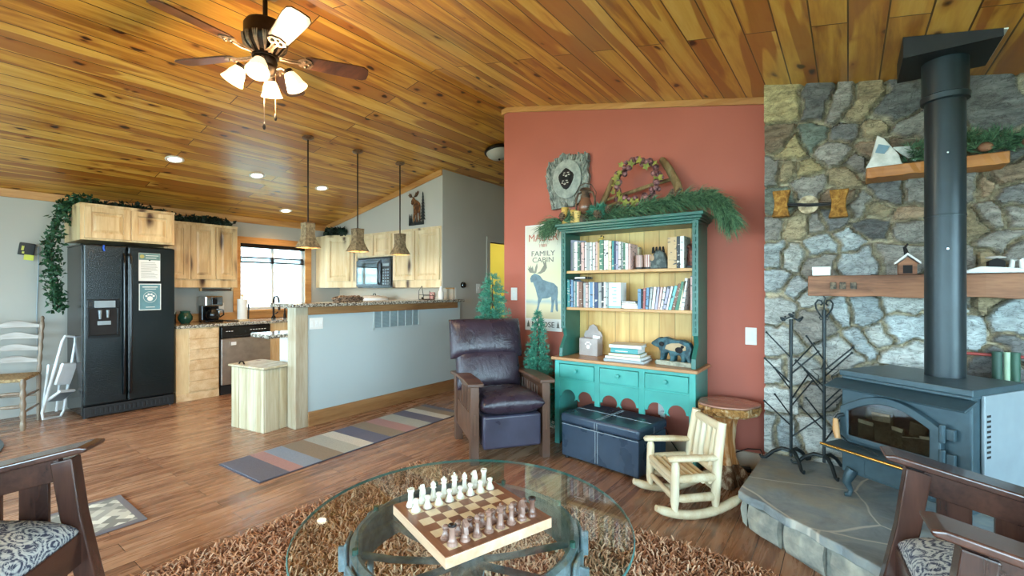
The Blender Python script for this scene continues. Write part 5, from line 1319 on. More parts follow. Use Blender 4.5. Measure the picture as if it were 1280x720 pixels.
b = MB(); b.tube([(.065,0,.02),(.07,0,.065),(.10,0,.07),(.105,0,.015)], .011, 8); b.sph((.01,0,.08),(.04,.035,.008),10,6); b.build('arch_log', X['white'], t, smooth=60)
t = thing('folded_bag', 'crumpled white paper bag with blue print on the high shelf', 'bag', (.185, 3.38, 1.988))
r = random.Random(3)
b = MB()
V = [(-.105,-.05,0),(.06,-.05,0),(.06,.05,0),(-.105,.05,0),(-.075,-.045,.06),(.04,-.055,.06),(.05,.045,.05),(-.08,.04,.07),(-.05,-.02,.19),(-.02,-.025,.165),(-.01,.02,.16),(-.05,.018,.185),(.11,-.03,.08),(.12,.02,.075),(.10,-.01,.02)]
b.mesh(V, [(0,3,2,1),(0,1,5,4),(1,2,6,5),(2,3,7,6),(3,0,4,7),(4,5,9,8),(5,6,10,9),(6,7,11,10),(7,4,8,11),(8,9,10,11)])
b.build('bag_body', two_tone('crumpled_paper', (196,198,188), (226,226,218), 12, .4, .6, .8, .5), t, bevel=.004)
b = MB(); b.mesh([(.02,-.056,.10),(.10,-.03,.098),(.135,.0,.06),(.12,.02,.02),(.09,.0,.035),(.05,-.03,.065),(.10,.04,.09),(.05,.03,.11)], [(0,1,2,5),(2,3,4,5),(1,6,2),(0,7,6,1)]); 
o = b.build('folded_top', two_tone('crumpled_paper_edge', (170,174,166), (226,226,218), 12, .4, .6, .8, .5), t); sm = o.modifiers.new('s','SOLIDIFY'); sm.thickness = .008
b = MB(); b.mesh([(-.045,-.0475,.13),(.005,-.052,.11),(-.02,-.054,.07),(-.06,-.048,.085)], [(0,1,2,3)]); o = b.build('blue_print', plain('blue_print', (120,150,166), .8), t); sm = o.modifiers.new('s','SOLIDIFY'); sm.thickness = .003

# bark sconce pieces
t = thing('rustic_wall_ornament', 'bark covered wooden wall ornament with round log slice on the stone chimney', 'wall art', (-.20, 3.40, 1.82))
hg = lambda cx, cz, w_, h_: [(cx-w_*.55,cz-h_/2),(cx+w_*.5,cz-h_/2),(cx+w_*.36,cz-h_*.15),(cx+w_*.4,cz+h_*.2),(cx+w_*.55,cz+h_/2),(cx-w_*.5,cz+h_/2),(cx-w_*.38,cz+.1*h_),(cx-w_*.4,cz-h_*.2)]
for cx, cz, nm in ((-.145,.02,'bark_block'),(.155,-.01,'bark_block')):
    b = MB(); b.prism(hg(cx,cz,.095,.165), -.035, .03); b.build(nm, bark_mat('yellow_bark', (74,46,18), (150,104,44), (196,156,84), 30, .9), t, bevel=.006)
b = MB(); b.lathe([(0,-.014),(.056,-.014),(.056,.014),(0,.014)], 22, (0,0,0), (R90,0,0)); b.build('log_slice', two_tone('log_slice', (132,116,92), (194,178,146), 26, .4, .6, .7, .2), t)
b = MB(); b.tube([(-.13,-.02,.02),(0,-.02,.0),(.14,-.02,-.005)], .006, 8); b.tube([(-.13,-.02,.01),(0,-.02,-.01),(.14,-.02,-.015)], .005, 8); b.build('rod', X['blackm'], t, smooth=60)
b = MB(); b.cyl((0,.0,0),(0,.06,0),.012,n=8); b.cyl((-.145,.02,.02),(-.145,.06,.02),.01,n=8); b.cyl((.155,.02,-.01),(.155,.06,-.01),.01,n=8); b.build('hook', X['iron'], t)

# iron ornament trees
def iron_tree(lab, x, y, h, top, seed, rz):
    t = thing('iron_tree_stand', lab, 'ornament stand', (x, y, hz), rz, 'wrought iron tree stands')
    b = MB(); b.tube([(0,0,.05),(0,0,h-.10)], [.009,.008], 8); b.tube([(0,0,h-.28),(0,0,h-.06)], .011, 8); b.build('pole', X['iron'], t, smooth=60)
    r = random.Random(seed)
    for k, z in enumerate((.17,.30,.40,.50,.60,.24,.36,.46,.56,.66)):
        if z > h-.22: continue
        a = (PI if k % 2 else 0) + r.uniform(-.7,.7); L = .17-.05*(z/h)
        b = MB(); e = (L*math.cos(a), L*math.sin(a), z+.15)
        b.tube([(0,0,z), (.5*e[0],.5*e[1],z+.075), e], .0045, 6); b.sph(e, .007, 8, 6); b.build('branch', X['iron'], t, smooth=60)
    for k in range(3):
        a = k*2*PI/3+.4; c_, s_ = math.cos(a), math.sin(a)
        b = MB(); b.tube([(0,0,.085),(.05*c_,.05*s_,.09),(.10*c_,.10*s_,.06),(.14*c_,.14*s_,.014),(.165*c_,.165*s_,.012),(.175*c_,.175*s_,.026)], [.012,.012,.011,.010,.009,.006], 8); b.build('foot', X['iron'], t, smooth=60)
    if top == 'birds':
        b = MB(); b.tube([(-.055,0,h-.07),(0,0,h-.045),(.055,0,h-.075)], .005, 6); b.build('perch', X['iron'], t, smooth=60)
        for q in (-.05, .0, .055):
            b = MB(); b.sph((q,0,h-.035-abs(q)*.5), (.020,.009,.010), 10, 6, (0,.5 if q<=0 else -.5,0)); b.sph((q+.014,0,h-.022-abs(q)*.5), .007, 8, 6); b.build('bird', X['iron'], t, smooth=60)
    else:
        for s_ in (-1, 1):
            pts = [(s_*x_,0,h+z_) for x_,z_ in ((0,-.115),(.025,-.085),(.045,-.05),(.05,-.02),(.035,.0),(.015,-.005),(.010,-.022),(.020,-.03))]
            b = MB(); b.tube(pts, .0055, 6); b.tube([(s_*x_,0,h+z_) for x_,z_ in ((0,-.105),(.02,-.118),(.028,-.103),(.018,-.098))], .004, 6); b.build('heart_scroll', X['iron'], t, smooth=60)
        b = MB(); b.tube([(0,0,h-.10),(0,0,h-.01),(.006,0,h+.012),(-.006,0,h+.028),(0,0,h+.034)], .004, 6); b.build('finial', X['iron'], t, smooth=60)
        b = MB(); st_ = [(.085*math.cos(PI/2+i*PI/5)*(1 if i%2==0 else .45), -.01, h-.44+.085*math.sin(PI/2+i*PI/5)*(1 if i%2==0 else .45)) for i in range(10)]; b.tube(st_, .003, 5, closed=True); b.build('star', X['iron'], t, smooth=60)
    return t
iron_tree('wrought iron tree stand topped with little birds beside the stove', -.285, 3.32, .96, 'birds', 1, .6)
iron_tree('wrought iron tree stand topped with a heart scroll close to the stove', -.115, 3.32, 1.02, 'heart', 6, .55)
# candles on bracket behind the stove
t = thing('candle_bracket', 'reddish rod holding green candles low on the chimney wall', 'candle holder', (.62, 3.40, .90))
b = MB(); b.tube([(-.13,.01,.055),(.16,.01,.05)], .008, 8); b.tube([(-.05,.01,.05),(-.05,.045,.05)], .006, 6); b.tube([(.1,.01,.05),(.1,.045,.05)], .006, 6); b.build('rod', plain('red_rod', (150,62,56), .5), t, smooth=60)
for x, c_, m_ in ((.0,.020,plain('dark_green_wax',(40,74,62),.5)),(.035,.013,plain('pale_green_wax',(150,176,150),.5)),(.065,.018,plain('green_wax',(46,84,68),.5))):
    b = MB(); b.cyl((x,-.015,-.19),(x,-.015,.075),c_,n=14); b.build('candle', m_, t, smooth=40)

# ================================================================= RECLINER
ra = math.atan2(3.014-2.541, -1.866+2.218)
rc = thing('recliner', 'burgundy leather recliner with slatted brown oak arms', 'armchair', (-2.218, 2.541, 0), ra)
# local: x across the front, y to the back
W = .605; D_ = .70; AH = .60
for side, x0, x1, lab in ((0,-.03,.075,'left'),(1,W-.075,W+.03,'right')):
    xm = (x0+x1)/2
    for y in (0.0, D_-.075):
        b = MB(); b.box(xm-.032, xm+.032, y, y+.07, 0, AH-.02); lg = b.build('leg', X['oak'], rc, bevel=.005)
        if y == 0:
            b = MB(); b.box(xm-.007, xm+.007, -.006, 0, .22, .37); b.build('tenon', X['oak'], lg, bevel=.002)
    b = MB(); b.box(xm-.014, xm+.014, .06, D_-.06, .14, .35); b.build('side_panel', X['oak_y'], rc, bevel=.003)
    b = MB(); b.box(xm-.018, xm+.018, .06, D_-.06, AH-.075, AH-.02); b.build('upper_rail', X['oak_y'], rc, bevel=.003)
    for i in range(9):
        y = .095+i*(D_-.21)/8
        b = MB(); b.box(xm-.008, xm+.008, y-.012, y+.012, .345, AH-.07); b.build('slat', X['oak'], rc, bevel=.002)
    b = MB(); b.prism([(-.03,AH-.022),(-.03,AH+.004),(.12,AH+.012),(.40,AH+.004),(D_+.02,AH-.022),(D_+.02,AH-.048),(.40,AH-.02),(.12,AH-.02)], x0-.008, x1+.008, 'yz'); b.build('armrest', X['oak_y'], rc, bevel=.006)
def cushion(name, par, c, size, mat, rot=(0,0,0), puff=.35, seam=True):
    # pillow: superellipsoid-like grid, thinner at the edges
    b = MB(); nx_, ny_ = 22, 22; V = []; F = []
    for s_ in (1, -1):
        for i in range(nx_+1):
            for j in range(ny_+1):
                u, v = -1+2*i/nx_, -1+2*j/ny_
                uu = math.copysign(1-(1-abs(u))**1.6, u); vv = math.copysign(1-(1-abs(v))**1.6, v)
                e = (max(0,1-abs(uu)**5)*max(0,1-abs(vv)**5))**.42
                k = (1-puff)+puff*(1-.5*uu*uu)*(1-.5*vv*vv)
                V.append((uu*size[0]/2, vv*size[1]/2, s_*size[2]/2*e*k))
    N_ = (nx_+1)*(ny_+1)
    for s_ in range(2):
        for i in range(nx_):
            for j in range(ny_):
                q = [s_*N_+i*(ny_+1)+j, s_*N_+(i+1)*(ny_+1)+j, s_*N_+(i+1)*(ny_+1)+j+1, s_*N_+i*(ny_+1)+j+1]
                F.append(q if s_ == 0 else q[::-1])
    b.M = Matrix.Translation(c) @ Euler(rot).to_matrix().to_4x4()
    b.mesh(V, F); bmesh.ops.remove_doubles(b.bm, verts=b.bm.verts, dist=.0004)
    o = b.build(name, mat, par, smooth=180); return o
cx = W/2
b = MB(); b.box(.08, W-.08, .06, D_-.03, .12, .36); b.build('seat_base', X['leather_b'], rc, bevel=.012)
b = MB(); b.box(.078, W-.078, -.035, .03, .115, .36); b.box(.082,W-.082,.02,.06,.13,.36); b.build('footrest', X['leather_b'], rc, bevel=.018, seg=4, smooth=60)
cushion('seat_cushion', rc, (cx, .215, .425), (W-.13, .60, .19), X['leather'], (math.radians(-4),0,0), .25)
tl = math.radians(-16)
cushion('lower_back_cushion', rc, (cx-.04, .56, .62), (W-.05, .36, .20), X['leather'], (math.radians(90)+tl,0,0), .3)
cushion('head_cushion', rc, (cx-.045, .625, .865), (W+.03, .34, .22), X['leather'], (math.radians(90)+tl,0,0), .3)
b = MB(); b.M = Matrix.Translation((cx-.04,.63,.36)) @ Matrix.Rotation(tl,4,'X'); b.box(-(W-.13)/2,(W-.13)/2,.02,.11,0,.64); b.build('back_frame', X['leather'], rc, bevel=.035, seg=4, smooth=60)

# ================================================================= OTTOMAN
oa = math.radians(-8.5)
ot = thing('storage_ottoman', 'dark blue-black leather storage ottoman with pale stitching under the hutch', 'ottoman', (-1.785, 3.095, 0), oa)
OW, OD, OH = .655, .40, .345
b = MB(); b.box(0, OW, 0, OD, .02, OH-.075); b.build('body', X['leather_k'], ot, bevel=.008)
b = MB(); b.box(-.008, OW+.008, -.008, OD+.008, OH-.072, OH); b.build('lid', X['leather_k'], ot, bevel=.02, seg=4, smooth=60)
b = MB()
r2 = .0022
b.tube([(OW*.47,-.0095,OH-.07),(OW*.47,-.009,OH-.02),(OW*.47,.012,OH+.0005),(OW*.47,OD-.012,OH+.0005)], r2, 5); b.tube([(OW*.50,-.0095,OH-.07),(OW*.50,-.009,OH-.02),(OW*.50,.012,OH+.0005),(OW*.50,OD-.012,OH+.0005)], r2, 5)
b.tube([(.01,OD*.5,OH+.0005),(OW-.012,OD*.5,OH+.0005),(OW+.009,OD*.5,OH-.02),(OW+.0092,OD*.5,OH-.07)], r2, 5)
b.build('lid_stitching', X['stitch'], ot)
b = MB(); b.tube([(OW*.47,-.0012,.03),(OW*.47,-.0012,OH-.08)], r2, 5); b.tube([(OW*.50,-.0012,.03),(OW*.50,-.0012,OH-.08)], r2, 5); b.tube([(.0,-.001,OH-.082),(OW,-.001,OH-.082)], r2, 5); b.build('body_stitching', X['stitch'], ot)
for x, y in ((.03,.03),(OW-.03,.03),(.03,OD-.03),(OW-.03,OD-.03)):
    b = MB(); b.cyl((x,y,0),(x,y,.024),.016,n=12); b.build('foot', X['blackm'], ot)

# ================================================================= LOG ROCKING CHAIR (child size)
f_ = Vector((-1.107+.60, 2.90-3.25, 0))
ka = math.atan2(.27, .33)
rk = thing('rocking_chair', 'small pale log rocking chair in front of the stump table', 'rocking chair', (-.785, 2.87, 0), math.radians(-49))
# local: -y front; x right
RW = .36; KS = Matrix.Diagonal((1,.84,1,1))
for sx_ in (-1, 1):
    x = sx_*RW/2
    pts = [(x, -.32+.60*i/12, .022+.028+.30*((i/12-.42)**2)*.9-.028) for i in range(13)]
    b = MB(); b.M = KS; b.tube([(p[0],p[1],p[2]) for p in pts], [.018]+[.026]*11+[.016], 10, flat=1.0); b.build('rocker', X['log_x'], rk, smooth=60)
    b = MB(); b.M = KS; b.tube([(x,-.19,.045),(x,-.19,.10),(x,-.185,.30),(x,-.185,.325)], [.020,.028,.027,.016], 10); b.build('front_post', X['log'], rk, smooth=60)
    b = MB(); b.M = KS; b.tube([(x*.97,.10,.04),(x*.95,.10,.12),(x*.9,.125,.34),(x*.84,.16,.53)], [.018,.030,.031,.029], 10); b.build('back_post', X['log'], rk, smooth=60)
    b = MB(); b.M = KS; b.tube([(x,-.235,.335),(x,-.22,.34),(x*.97,.0,.338),(x*.92,.12,.335)], [.018,.028,.030,.024], 10, flat=.6); b.build('armrest', X['log_x'], rk, smooth=60)
    for z in (.115, .225):
        b = MB(); b.M = KS; b.tube([(x,-.185,z),(x,-.14,z),(x*.97,.07,z+.005),(x*.95,.10,z+.005)], [.012,.023,.024,.014], 10); b.build('side_rung', X['log_x'], rk, smooth=60)
for y, z in ((-.19,.10),(-.19,.20),(.135,.12),(.20,.42)):
    pass
for y, z, r_ in ((-.19,.115,.018),(-.19,.20,.020),(.10,.16,.018)):
    b = MB(); b.M = KS; b.tube([(-RW/2,y,z),(-RW/2+.05,y,z),(RW/2-.05,y,z),(RW/2,y,z)], [.010,r_,r_,.010], 10); b.build('cross_rung', X['log_x'], rk, smooth=60)
for i in range(6):
    y = -.19+i*.050
    b = MB(); b.M = KS; b.tube([(-RW/2+.005,y,.228-.004*i),(-.05,y,.224-.004*i),(.05,y,.224-.004*i),(RW/2-.005,y,.228-.004*i)], .019, 8); b.build('seat_slat', X['log_x'], rk, smooth=60)
b = MB(); b.M = KS; b.tube([(-RW*.42,.155,.505),(-RW*.3,.155,.50),(RW*.3,.155,.50),(RW*.42,.155,.505)], [.014,.026,.026,.014], 10); b.build('top_rail', X['log_x'], rk, smooth=60)
b = MB(); b.M = KS; b.tube([(-RW*.46,.115,.255),(-RW*.34,.115,.25),(RW*.34,.115,.25),(RW*.46,.115,.255)], [.012,.022,.022,.012], 10); b.build('lower_rail', X['log_x'], rk, smooth=60)
for i in range(4):
    x = -.093+i*.062
    b = MB(); b.M = KS; b.tube([(x,.115,.245),(x,.128,.34),(x,.155,.50)], [.019,.021,.018], 8); b.build('back_slat', X['log'], rk, smooth=60)

# ================================================================= STUMP TABLE
t = thing('stump_table', 'rustic tree trunk side table with live edge slab top', 'side table', (-.655, 3.365, 0))
rr = random.Random(8)
def slab(rx, ry, z0, z1, n=40, j=.03, seed=1):
    q = random.Random(seed); ph = [q.uniform(0,6.28) for _ in range(5)]
    return [((rx*(1+j*math.sin(3*a+ph[0])+j*.7*math.sin(5*a+ph[1])+j*.4*math.sin(11*a+ph[2])))*math.cos(a), (ry*(1+j*math.sin(2*a+ph[3])+j*.6*math.sin(7*a+ph[4])))*math.sin(a)) for a in [2*PI*i/n for i in range(n)]]
P = slab(.195, .165, 0, 0, 44, .05, 3)
b = MB(); b.M = Matrix.Translation((0,0,.03)) @ Matrix.Rotation(.5, 4, 'Z')
b.prism([(x*.985,y*.985) for x,y in P], .49, .503, 'xy'); b.build('polished_top', X['slab_top'], t, bevel=.004)
b = MB(); b.M = Matrix.Translation((0,0,.03)) @ Matrix.Rotation(.5, 4, 'Z'); V = []; n = len(P)
for z, k in ((.488,.985),(.47,1.01),(.445,.985),(.43,.90),(.428,.5)): V += [(x*k+rr.uniform(-.006,.006), y*k+rr.uniform(-.006,.006), z) for x, y in P]
F = [(r*n+i, r*n+(i+1)%n, (r+1)*n+(i+1)%n, (r+1)*n+i) for r in range(4) for i in range(n)] + [tuple(range(4*n,5*n)), tuple(range(n))]
b.mesh(V,F); b.build('bark_edge', X['bark'], t)
b = MB(); V = []; n = 26
for z, r_, jj in ((.465,.085,.1),(.38,.066,.08),(.28,.060,.08),(.18,.066,.1),(.13,.08,.14),(.09,.105,.2),(.05,.115,.24),(.015,.13,.26),(.0,.133,.26)):
    V += [(-.02+r_*(1+jj*math.sin(5*a+1)+jj*.6*math.sin(9*a+z*20))*math.cos(a), r_*(1+jj*math.sin(4*a)+jj*.5*math.sin(8*a+2))*math.sin(a), z) for a in [2*PI*i/n for i in range(n)]]
b.mesh(V, [(r*n+i, r*n+(i+1)%n, (r+1)*n+(i+1)%n, (r+1)*n+i) for r in range(8) for i in range(n)]+[tuple(range(n)), tuple(range(8*n,9*n))])
o = b.build('trunk', [X['trunk'], X['stump']], t, smooth=70)
for p_ in o.data.polygons:
    if sum(o.data.vertices[v].co.z for v in p_.vertices)/len(p_.vertices) < .13: p_.material_index = 1
# cables
t = thing('power_adapter', 'black power adapter with looping cable behind the stump table', 'adapter', (-.60, 3.60, 0))
b = MB(); b.bx((0,0,.02), (.10,.045,.03), (0,0,.3)); b.build('brick', X['blackm'], t, bevel=.006)
b = MB(); b.tube([(.05,.015,.02),(.09,.02,.02),(.13,.05,.10),(.10,.06,.16),(.02,.06,.15),(-.08,.05,.10),(-.12,.04,.02),(-.16,.02,.006)], .004, 6); b.build('cable', X['blackm'], t, smooth=60)
t = thing('plug_adapter', 'white plug with dark cord in the outlet below the hutch', 'plug', (-1.19, YR-.012, .325))
b = MB(); b.box(-.02,.02,-.03,-.001,-.05,-.005); b.build('plug', X['white'], t, bevel=.004)
b = MB(); b.tube([(0,-.02,-.05),(.02,-.03,-.12),(.06,-.03,-.22),(.14,-.04,-.31),(.30,-.05,-.318)], .004, 6); b.build('cord', X['blackm'], t, smooth=60)
# ================================================================= RUGS
t = thing('shag_rug', 'brown mottled shag rug under the glass coffee table', 'rug', (0,0,0))
SX0, SX1, SY0, SY1 = -2.55, .02, -.6, 2.38
b = MB(); b.prism([(SX0,SY0),(SX1,SY0),(SX1,SY1-.30),(SX1-.32,SY1),(SX0+.04,SY1),(SX0,SY1-.05)], .001, .012, 'xy'); b.build('backing', X['rugback'], t)
rg = np.random.RandomState(5)
def inrug(x, y): return not (x > SX1-.32 and y > SY1-.30 and (x-(SX1-.32))/.32+(y-(SY1-.30))/.30 > 1)
V = []; F = []; YC = []
cell = .0155
nxr = int((SX1-SX0)/cell); y_lo = .15; nyr = int((SY1-y_lo)/cell)
for i in range(nxr):
    for j in range(nyr):
        x = SX0+(i+rg.rand())*cell; y = y_lo+(j+rg.rand())*cell
        if not inrug(x, y): continue
        # out of the camera's view to the left or right: sparser
        a = rg.rand()*2*PI; h = .022+.02*rg.rand(); lean = .012+.026*rg.rand(); w = .0036+.0016*rg.rand()
        ca, sa_ = math.cos(a), math.sin(a); n0 = len(V)
        for f, ww in ((0,1.0),(.55,1.0),(1.0,.5)):
            ox, oy, oz = x+ca*lean*f*f, y+sa_*lean*f*f, .010+h*(f-.25*f*f)
            for k in range(3):
                q = a+k*2*PI/3; V.append((ox+w*ww*math.cos(q), oy+w*ww*math.sin(q), oz))
        for r_ in (0, 3):
            for k in range(3): F.append((n0+r_+k, n0+r_+(k+1)%3, n0+r_+3+(k+1)%3, n0+r_+3+k))
        F.append((n0+6, n0+7, n0+8))
        c_ = min(1, max(0, .5+.33*rg.randn())); YC += [c_]*9
me = bpy.data.meshes.new('shag_pile'); me.from_pydata(V, [], F); me.materials.append(X['shag'])
aa = me.attributes.new('yarn', 'FLOAT', 'POINT'); aa.data.foreach_set('value', np.array(YC, dtype=np.float32))
o = bpy.data.objects.new('shag_pile', me); COL.objects.link(o); o.parent = t; o['kind'] = 'stuff'

t = thing('runner_rug', 'striped grey pink and tan runner along the half wall', 'rug', (-3.172, 1.488, 0), math.radians(2))
b = MB(); b.box(-.56, 0, 0, 2.1, .001, .010); b.build('pile', X['runner'], t, bevel=.003)
b = MB(); b.box(-.568, .008, -.008, 2.108, .0005, .006); b.build('border', plain('dark_binding', (62,64,78), .9), t)
t = thing('door_mat', 'small grey mat with diamond pattern behind the left mission chair', 'rug', (-3.43, .46, 0))
b = MB(); b.box(-.25, .25, -.42, .42, .001, .010); b.build('pile', X['diamond'], t, bevel=.003)
t = thing('round_rug', 'edge of a round dining rug at the far left of the floor', 'rug', (-5.75, -.45, 0))
b = MB(); b.prism(circ(1.05, 64), .001, .009, 'xy'); b.build('border', plain('dark_rug_border', (70,74,74), .9, var=.15), t)
b = MB(); b.prism(circ(.97, 64), .009, .0115, 'xy'); b.build('pile', two_tone('faded_rug', (124,140,130), (176,120,126), 5, .45, .6, .95, .3), t)

# ================================================================= MISSION CHAIRS
def mission_chair(lab, loc, rz, aw=.12):
    # local: front faces -y, x across, origin under the seat middle
    t = thing('mission_chair', lab, 'armchair', loc, rz, 'dark mission armchairs with damask cushions')
    CW = .58; AF, AB = .672, .54
    for sx_ in (-1, 1):
        x = sx_*CW/2
        b = MB()   # front leg sweeps forward to the floor
        pts = [(-.405,.0),(-.335,.0),(-.285,.25),(-.245,.45),(-.215,AF-.02),(-.285,AF-.005),(-.312,.45),(-.352,.25)]
        b.prism(pts, x-.027, x+.027, 'yz'); b.build('leg', X['mission_z'], t, bevel=.005)
        b = MB(); pts = [(.40,0),(.46,0),(.42,.30),(.40,AB),(.34,AB),(.36,.30)]
        b.prism(pts, x-.025, x+.025, 'yz'); b.build('leg', X['mission_z'], t, bevel=.005)
        z = lambda y: AF+(AB-AF)*(y+.26)/(.62)
        # arm: broad board, tilted, dropping to the back, with blunt overhanging front
        b = MB(); A = [(-.345,z(-.345)+.004),(.43,z(.43)+.004),(.43,z(.43)+.030),(-.320,z(-.320)+.030),(-.350,z(-.350)+.020)]
        b.prism(A, x-aw/2, x+aw/2, 'yz'); b.build('armrest', X['mission'], t, bevel=.007, seg=3)
        b = MB(); b.prism([(-.235,z(-.235)-.085),(.37,z(.37)-.085),(.37,z(.37)+.002),(-.235,z(-.235)+.002)], x-.014, x+.014, 'yz'); b.build('upper_rail', X['mission'], t, bevel=.003)
        b = MB(); b.box(x-.014, x+.014, -.25, .38, .20, .29); b.build('lower_rail', X['mission'], t, bevel=.003)
        for i in range(4):
            y = -.155+i*.145
            b = MB(); b.prism([(y-.045,.28),(y+.045,.28),(y+.045,z(y+.045)-.08),(y-.045,z(y-.045)-.08)], x-.008, x+.008, 'yz'); b.build('slat', X['mission_z'], t, bevel=.002)
    b = MB(); b.box(-CW/2+.02, CW/2-.02, -.315, -.29, .27, .385); b.build('front_rail', X['mission'], t, bevel=.003)
    b = MB(); b.box(-CW/2+.02, CW/2-.02, .33, .355, .24, .33); b.build('rear_rail', X['mission'], t, bevel=.003)
    sc = cushion('seat_cushion', t, (0, .0, .42), (CW-.045, .62, .18), X['damask'], (math.radians(5),0,0), .25)
    # reclined back with slats and its cushion
    Mb = Matrix.Translation((0,.36,.36)) @ Matrix.Rotation(math.radians(-24),4,'X')
    for x in (-CW/2+.06, CW/2-.06):
        b = MB(); b.M = Mb; b.box(x-.022,x+.022,0,.03,-.06,.56); b.build('back_post', X['mission_z'], t, bevel=.003)
    for z0 in (.04,.17,.30,.43,.52):
        b = MB(); b.M = Mb; b.box(-CW/2+.08,CW/2-.08,.005,.025,z0,z0+.05); b.build('back_slat', X['mission'], t, bevel=.003)
    cushion('back_cushion', t, tuple(Mb @ Vector((0,-.075,.30))), (CW-.06, .54, .15), X['damask'], (math.radians(66),0,0), .3)
    return t
CL = (-2.33, .51); fl = Vector((.65,.76)).normalized(); rl = Vector((-fl.y, fl.x))   # facing, and its left side
# far (left hand) arm front tip given; centre = tip - f*.375 + right*(.33)
c_ = Vector(CL) - fl*.36 - rl*.32
mission_chair('dark mission armchair with grey damask cushion at the lower left corner', (c_.x, c_.y, 0), math.atan2(fl.y, fl.x)+PI/2)
fr_ = Vector((-1,-.10)).normalized(); rr_ = Vector((fr_.y, -fr_.x))   # right-hand side of the sitter is +y
c_ = Vector((.078, 2.20)) - fr_*.365 - Vector((-.10,1))*.345
mission_chair('dark mission armchair with grey damask cushion at the lower right corner by the hearth', (c_.x, c_.y, 0), math.atan2(fr_.y, fr_.x)+PI/2)

# ================================================================= GLASS COFFEE TABLE ON AN IRON WHEEL
TX, TY = -1.115, 1.25
t = thing('coffee_table', 'round glass coffee table on a grey iron spoked wheel', 'coffee table', (TX, TY, 0))
GZ = .452
b = MB(); b.lathe([(0,GZ-.0),(.585,GZ),(.585,GZ+.011),(0,GZ+.011)], 96); b.build('glass_top', X['glass'], t, smooth=30)
b = MB(); b.lathe([(.5845,GZ+.0),(.588,GZ+.001),(.590,GZ+.0055),(.588,GZ+.010),(.5852,GZ+.011),(.5852,GZ+.0),(.5845,GZ+.0)], 96); b.build('glass_rim', X['glass_edge'], t, smooth=60)
b = MB(); b.lathe([(.372,.30),(.402,.29),(.402,.43),(.384,.437),(.372,.43),(.372,.30)], 64); b.build('rim', X['wheel'], t, smooth=40)
for k in range(12):
    a = k*2*PI/12+.22
    b = MB(); b.M = Matrix.Rotation(a, 4, 'Z'); b.prism([(-.085,.295),(.085,.295),(.085,.405),(.07,.425),(-.07,.425),(-.085,.405)], .0, .012, 'xz')
    b.bm.verts.ensure_lookup_table()
    for v in b.bm.verts:
        q = Matrix.Rotation(-a, 4, 'Z') @ v.co; q = Vector((q.y+.402+.004, q.x, q.z)); r_ = q.x; th = q.y/.41*.62
        v.co = Matrix.Rotation(a, 4, 'Z') @ Vector((r_*math.cos(th)+.02*abs(math.sin(th*2)), r_*math.sin(th), q.z))
    b.bx((0,0,0),(.0001,.0001,.0001)) if False else None
    b.build('lug', X['wheel'], t, bevel=.006)
    if k % 1 == 0:
        b = MB(); b.M = Matrix.Rotation(a, 4, 'Z'); b.bx((.425,0,.35),(.05,.012,.09)); b.build('lug_web', X['wheel'], t, bevel=.003)
b = MB(); b.lathe([(0,.27),(.06,.27),(.062,.33),(.05,.345),(.05,.40),(.03,.405),(0,.405)], 28); b.build('hub', X['wheel'], t, smooth=45)
for k in range(10):
    a = k*2*PI/10+.1; r_ = random.Random(k)
    b = MB(); b.M = Matrix.Rotation(a, 4, 'Z'); b.tube([(.05,0,.315),(.16,.006*r_.uniform(-1,1),.325),(.26,.008*r_.uniform(-1,1),.335),(.375,0,.355)], [.013,.012,.012,.013], 8); b.build('spoke', X['wheel'], t, smooth=60)
for k in range(4):
    a = k*PI/2+.55; c2, s2 = math.cos(a), math.sin(a)
    b = MB(); b.tube([(.36*c2,.36*s2,.32),(.36*c2,.36*s2,.0131)], .012, 8); b.build('leg', X['wheel'], t, smooth=60)
for k in range(8):
    a = k*2*PI/8+.3
    b = MB(); b.cyl((.387*math.cos(a),.387*math.sin(a),.434),(.387*math.cos(a),.387*math.sin(a),GZ-.0005),.010,n=12); b.build('bumper', X['glass_edge'], t)

# ================================================================= CHESS
ba = math.radians(-18); BS = .415
bd = thing('chess_board', 'wooden chess board box with walnut and maple squares on the glass table', 'chess board', (-1.098, 1.248, GZ+.0115), ba)
b = MB(); b.box(-BS/2, BS/2, -BS/2, BS/2, 0, .034); b.build('box', X['maple_side'], bd, bevel=.002)
b = MB(); h = BS/2-.001; q = .181
for p in ((-h,h,-h,-q),(-h,h,q,h),(-h,-q,-q,q),(q,h,-q,q)): b.box(*p, .034, .0365)
b.build('walnut_border', X['walnut'], bd)
sq = 2*q/8
for nm, mt_, par_ in (('dark_squares', X['walnut'], 0), ('light_squares', X['maple'], 1)):
    b = MB()
    for i in range(8):
        for j in range(8):
            if (i+j) % 2 == par_: b.box(-q+i*sq, -q+(i+1)*sq, -q+j*sq, -q+(j+1)*sq, .034, .0363)
    o = b.build(nm, mt_, bd)
PZ = GZ+.0115+.0366
base = [(0,0),(.0135,0),(.0142,.004),(.012,.008),(.0125,.011),(.0095,.015)]
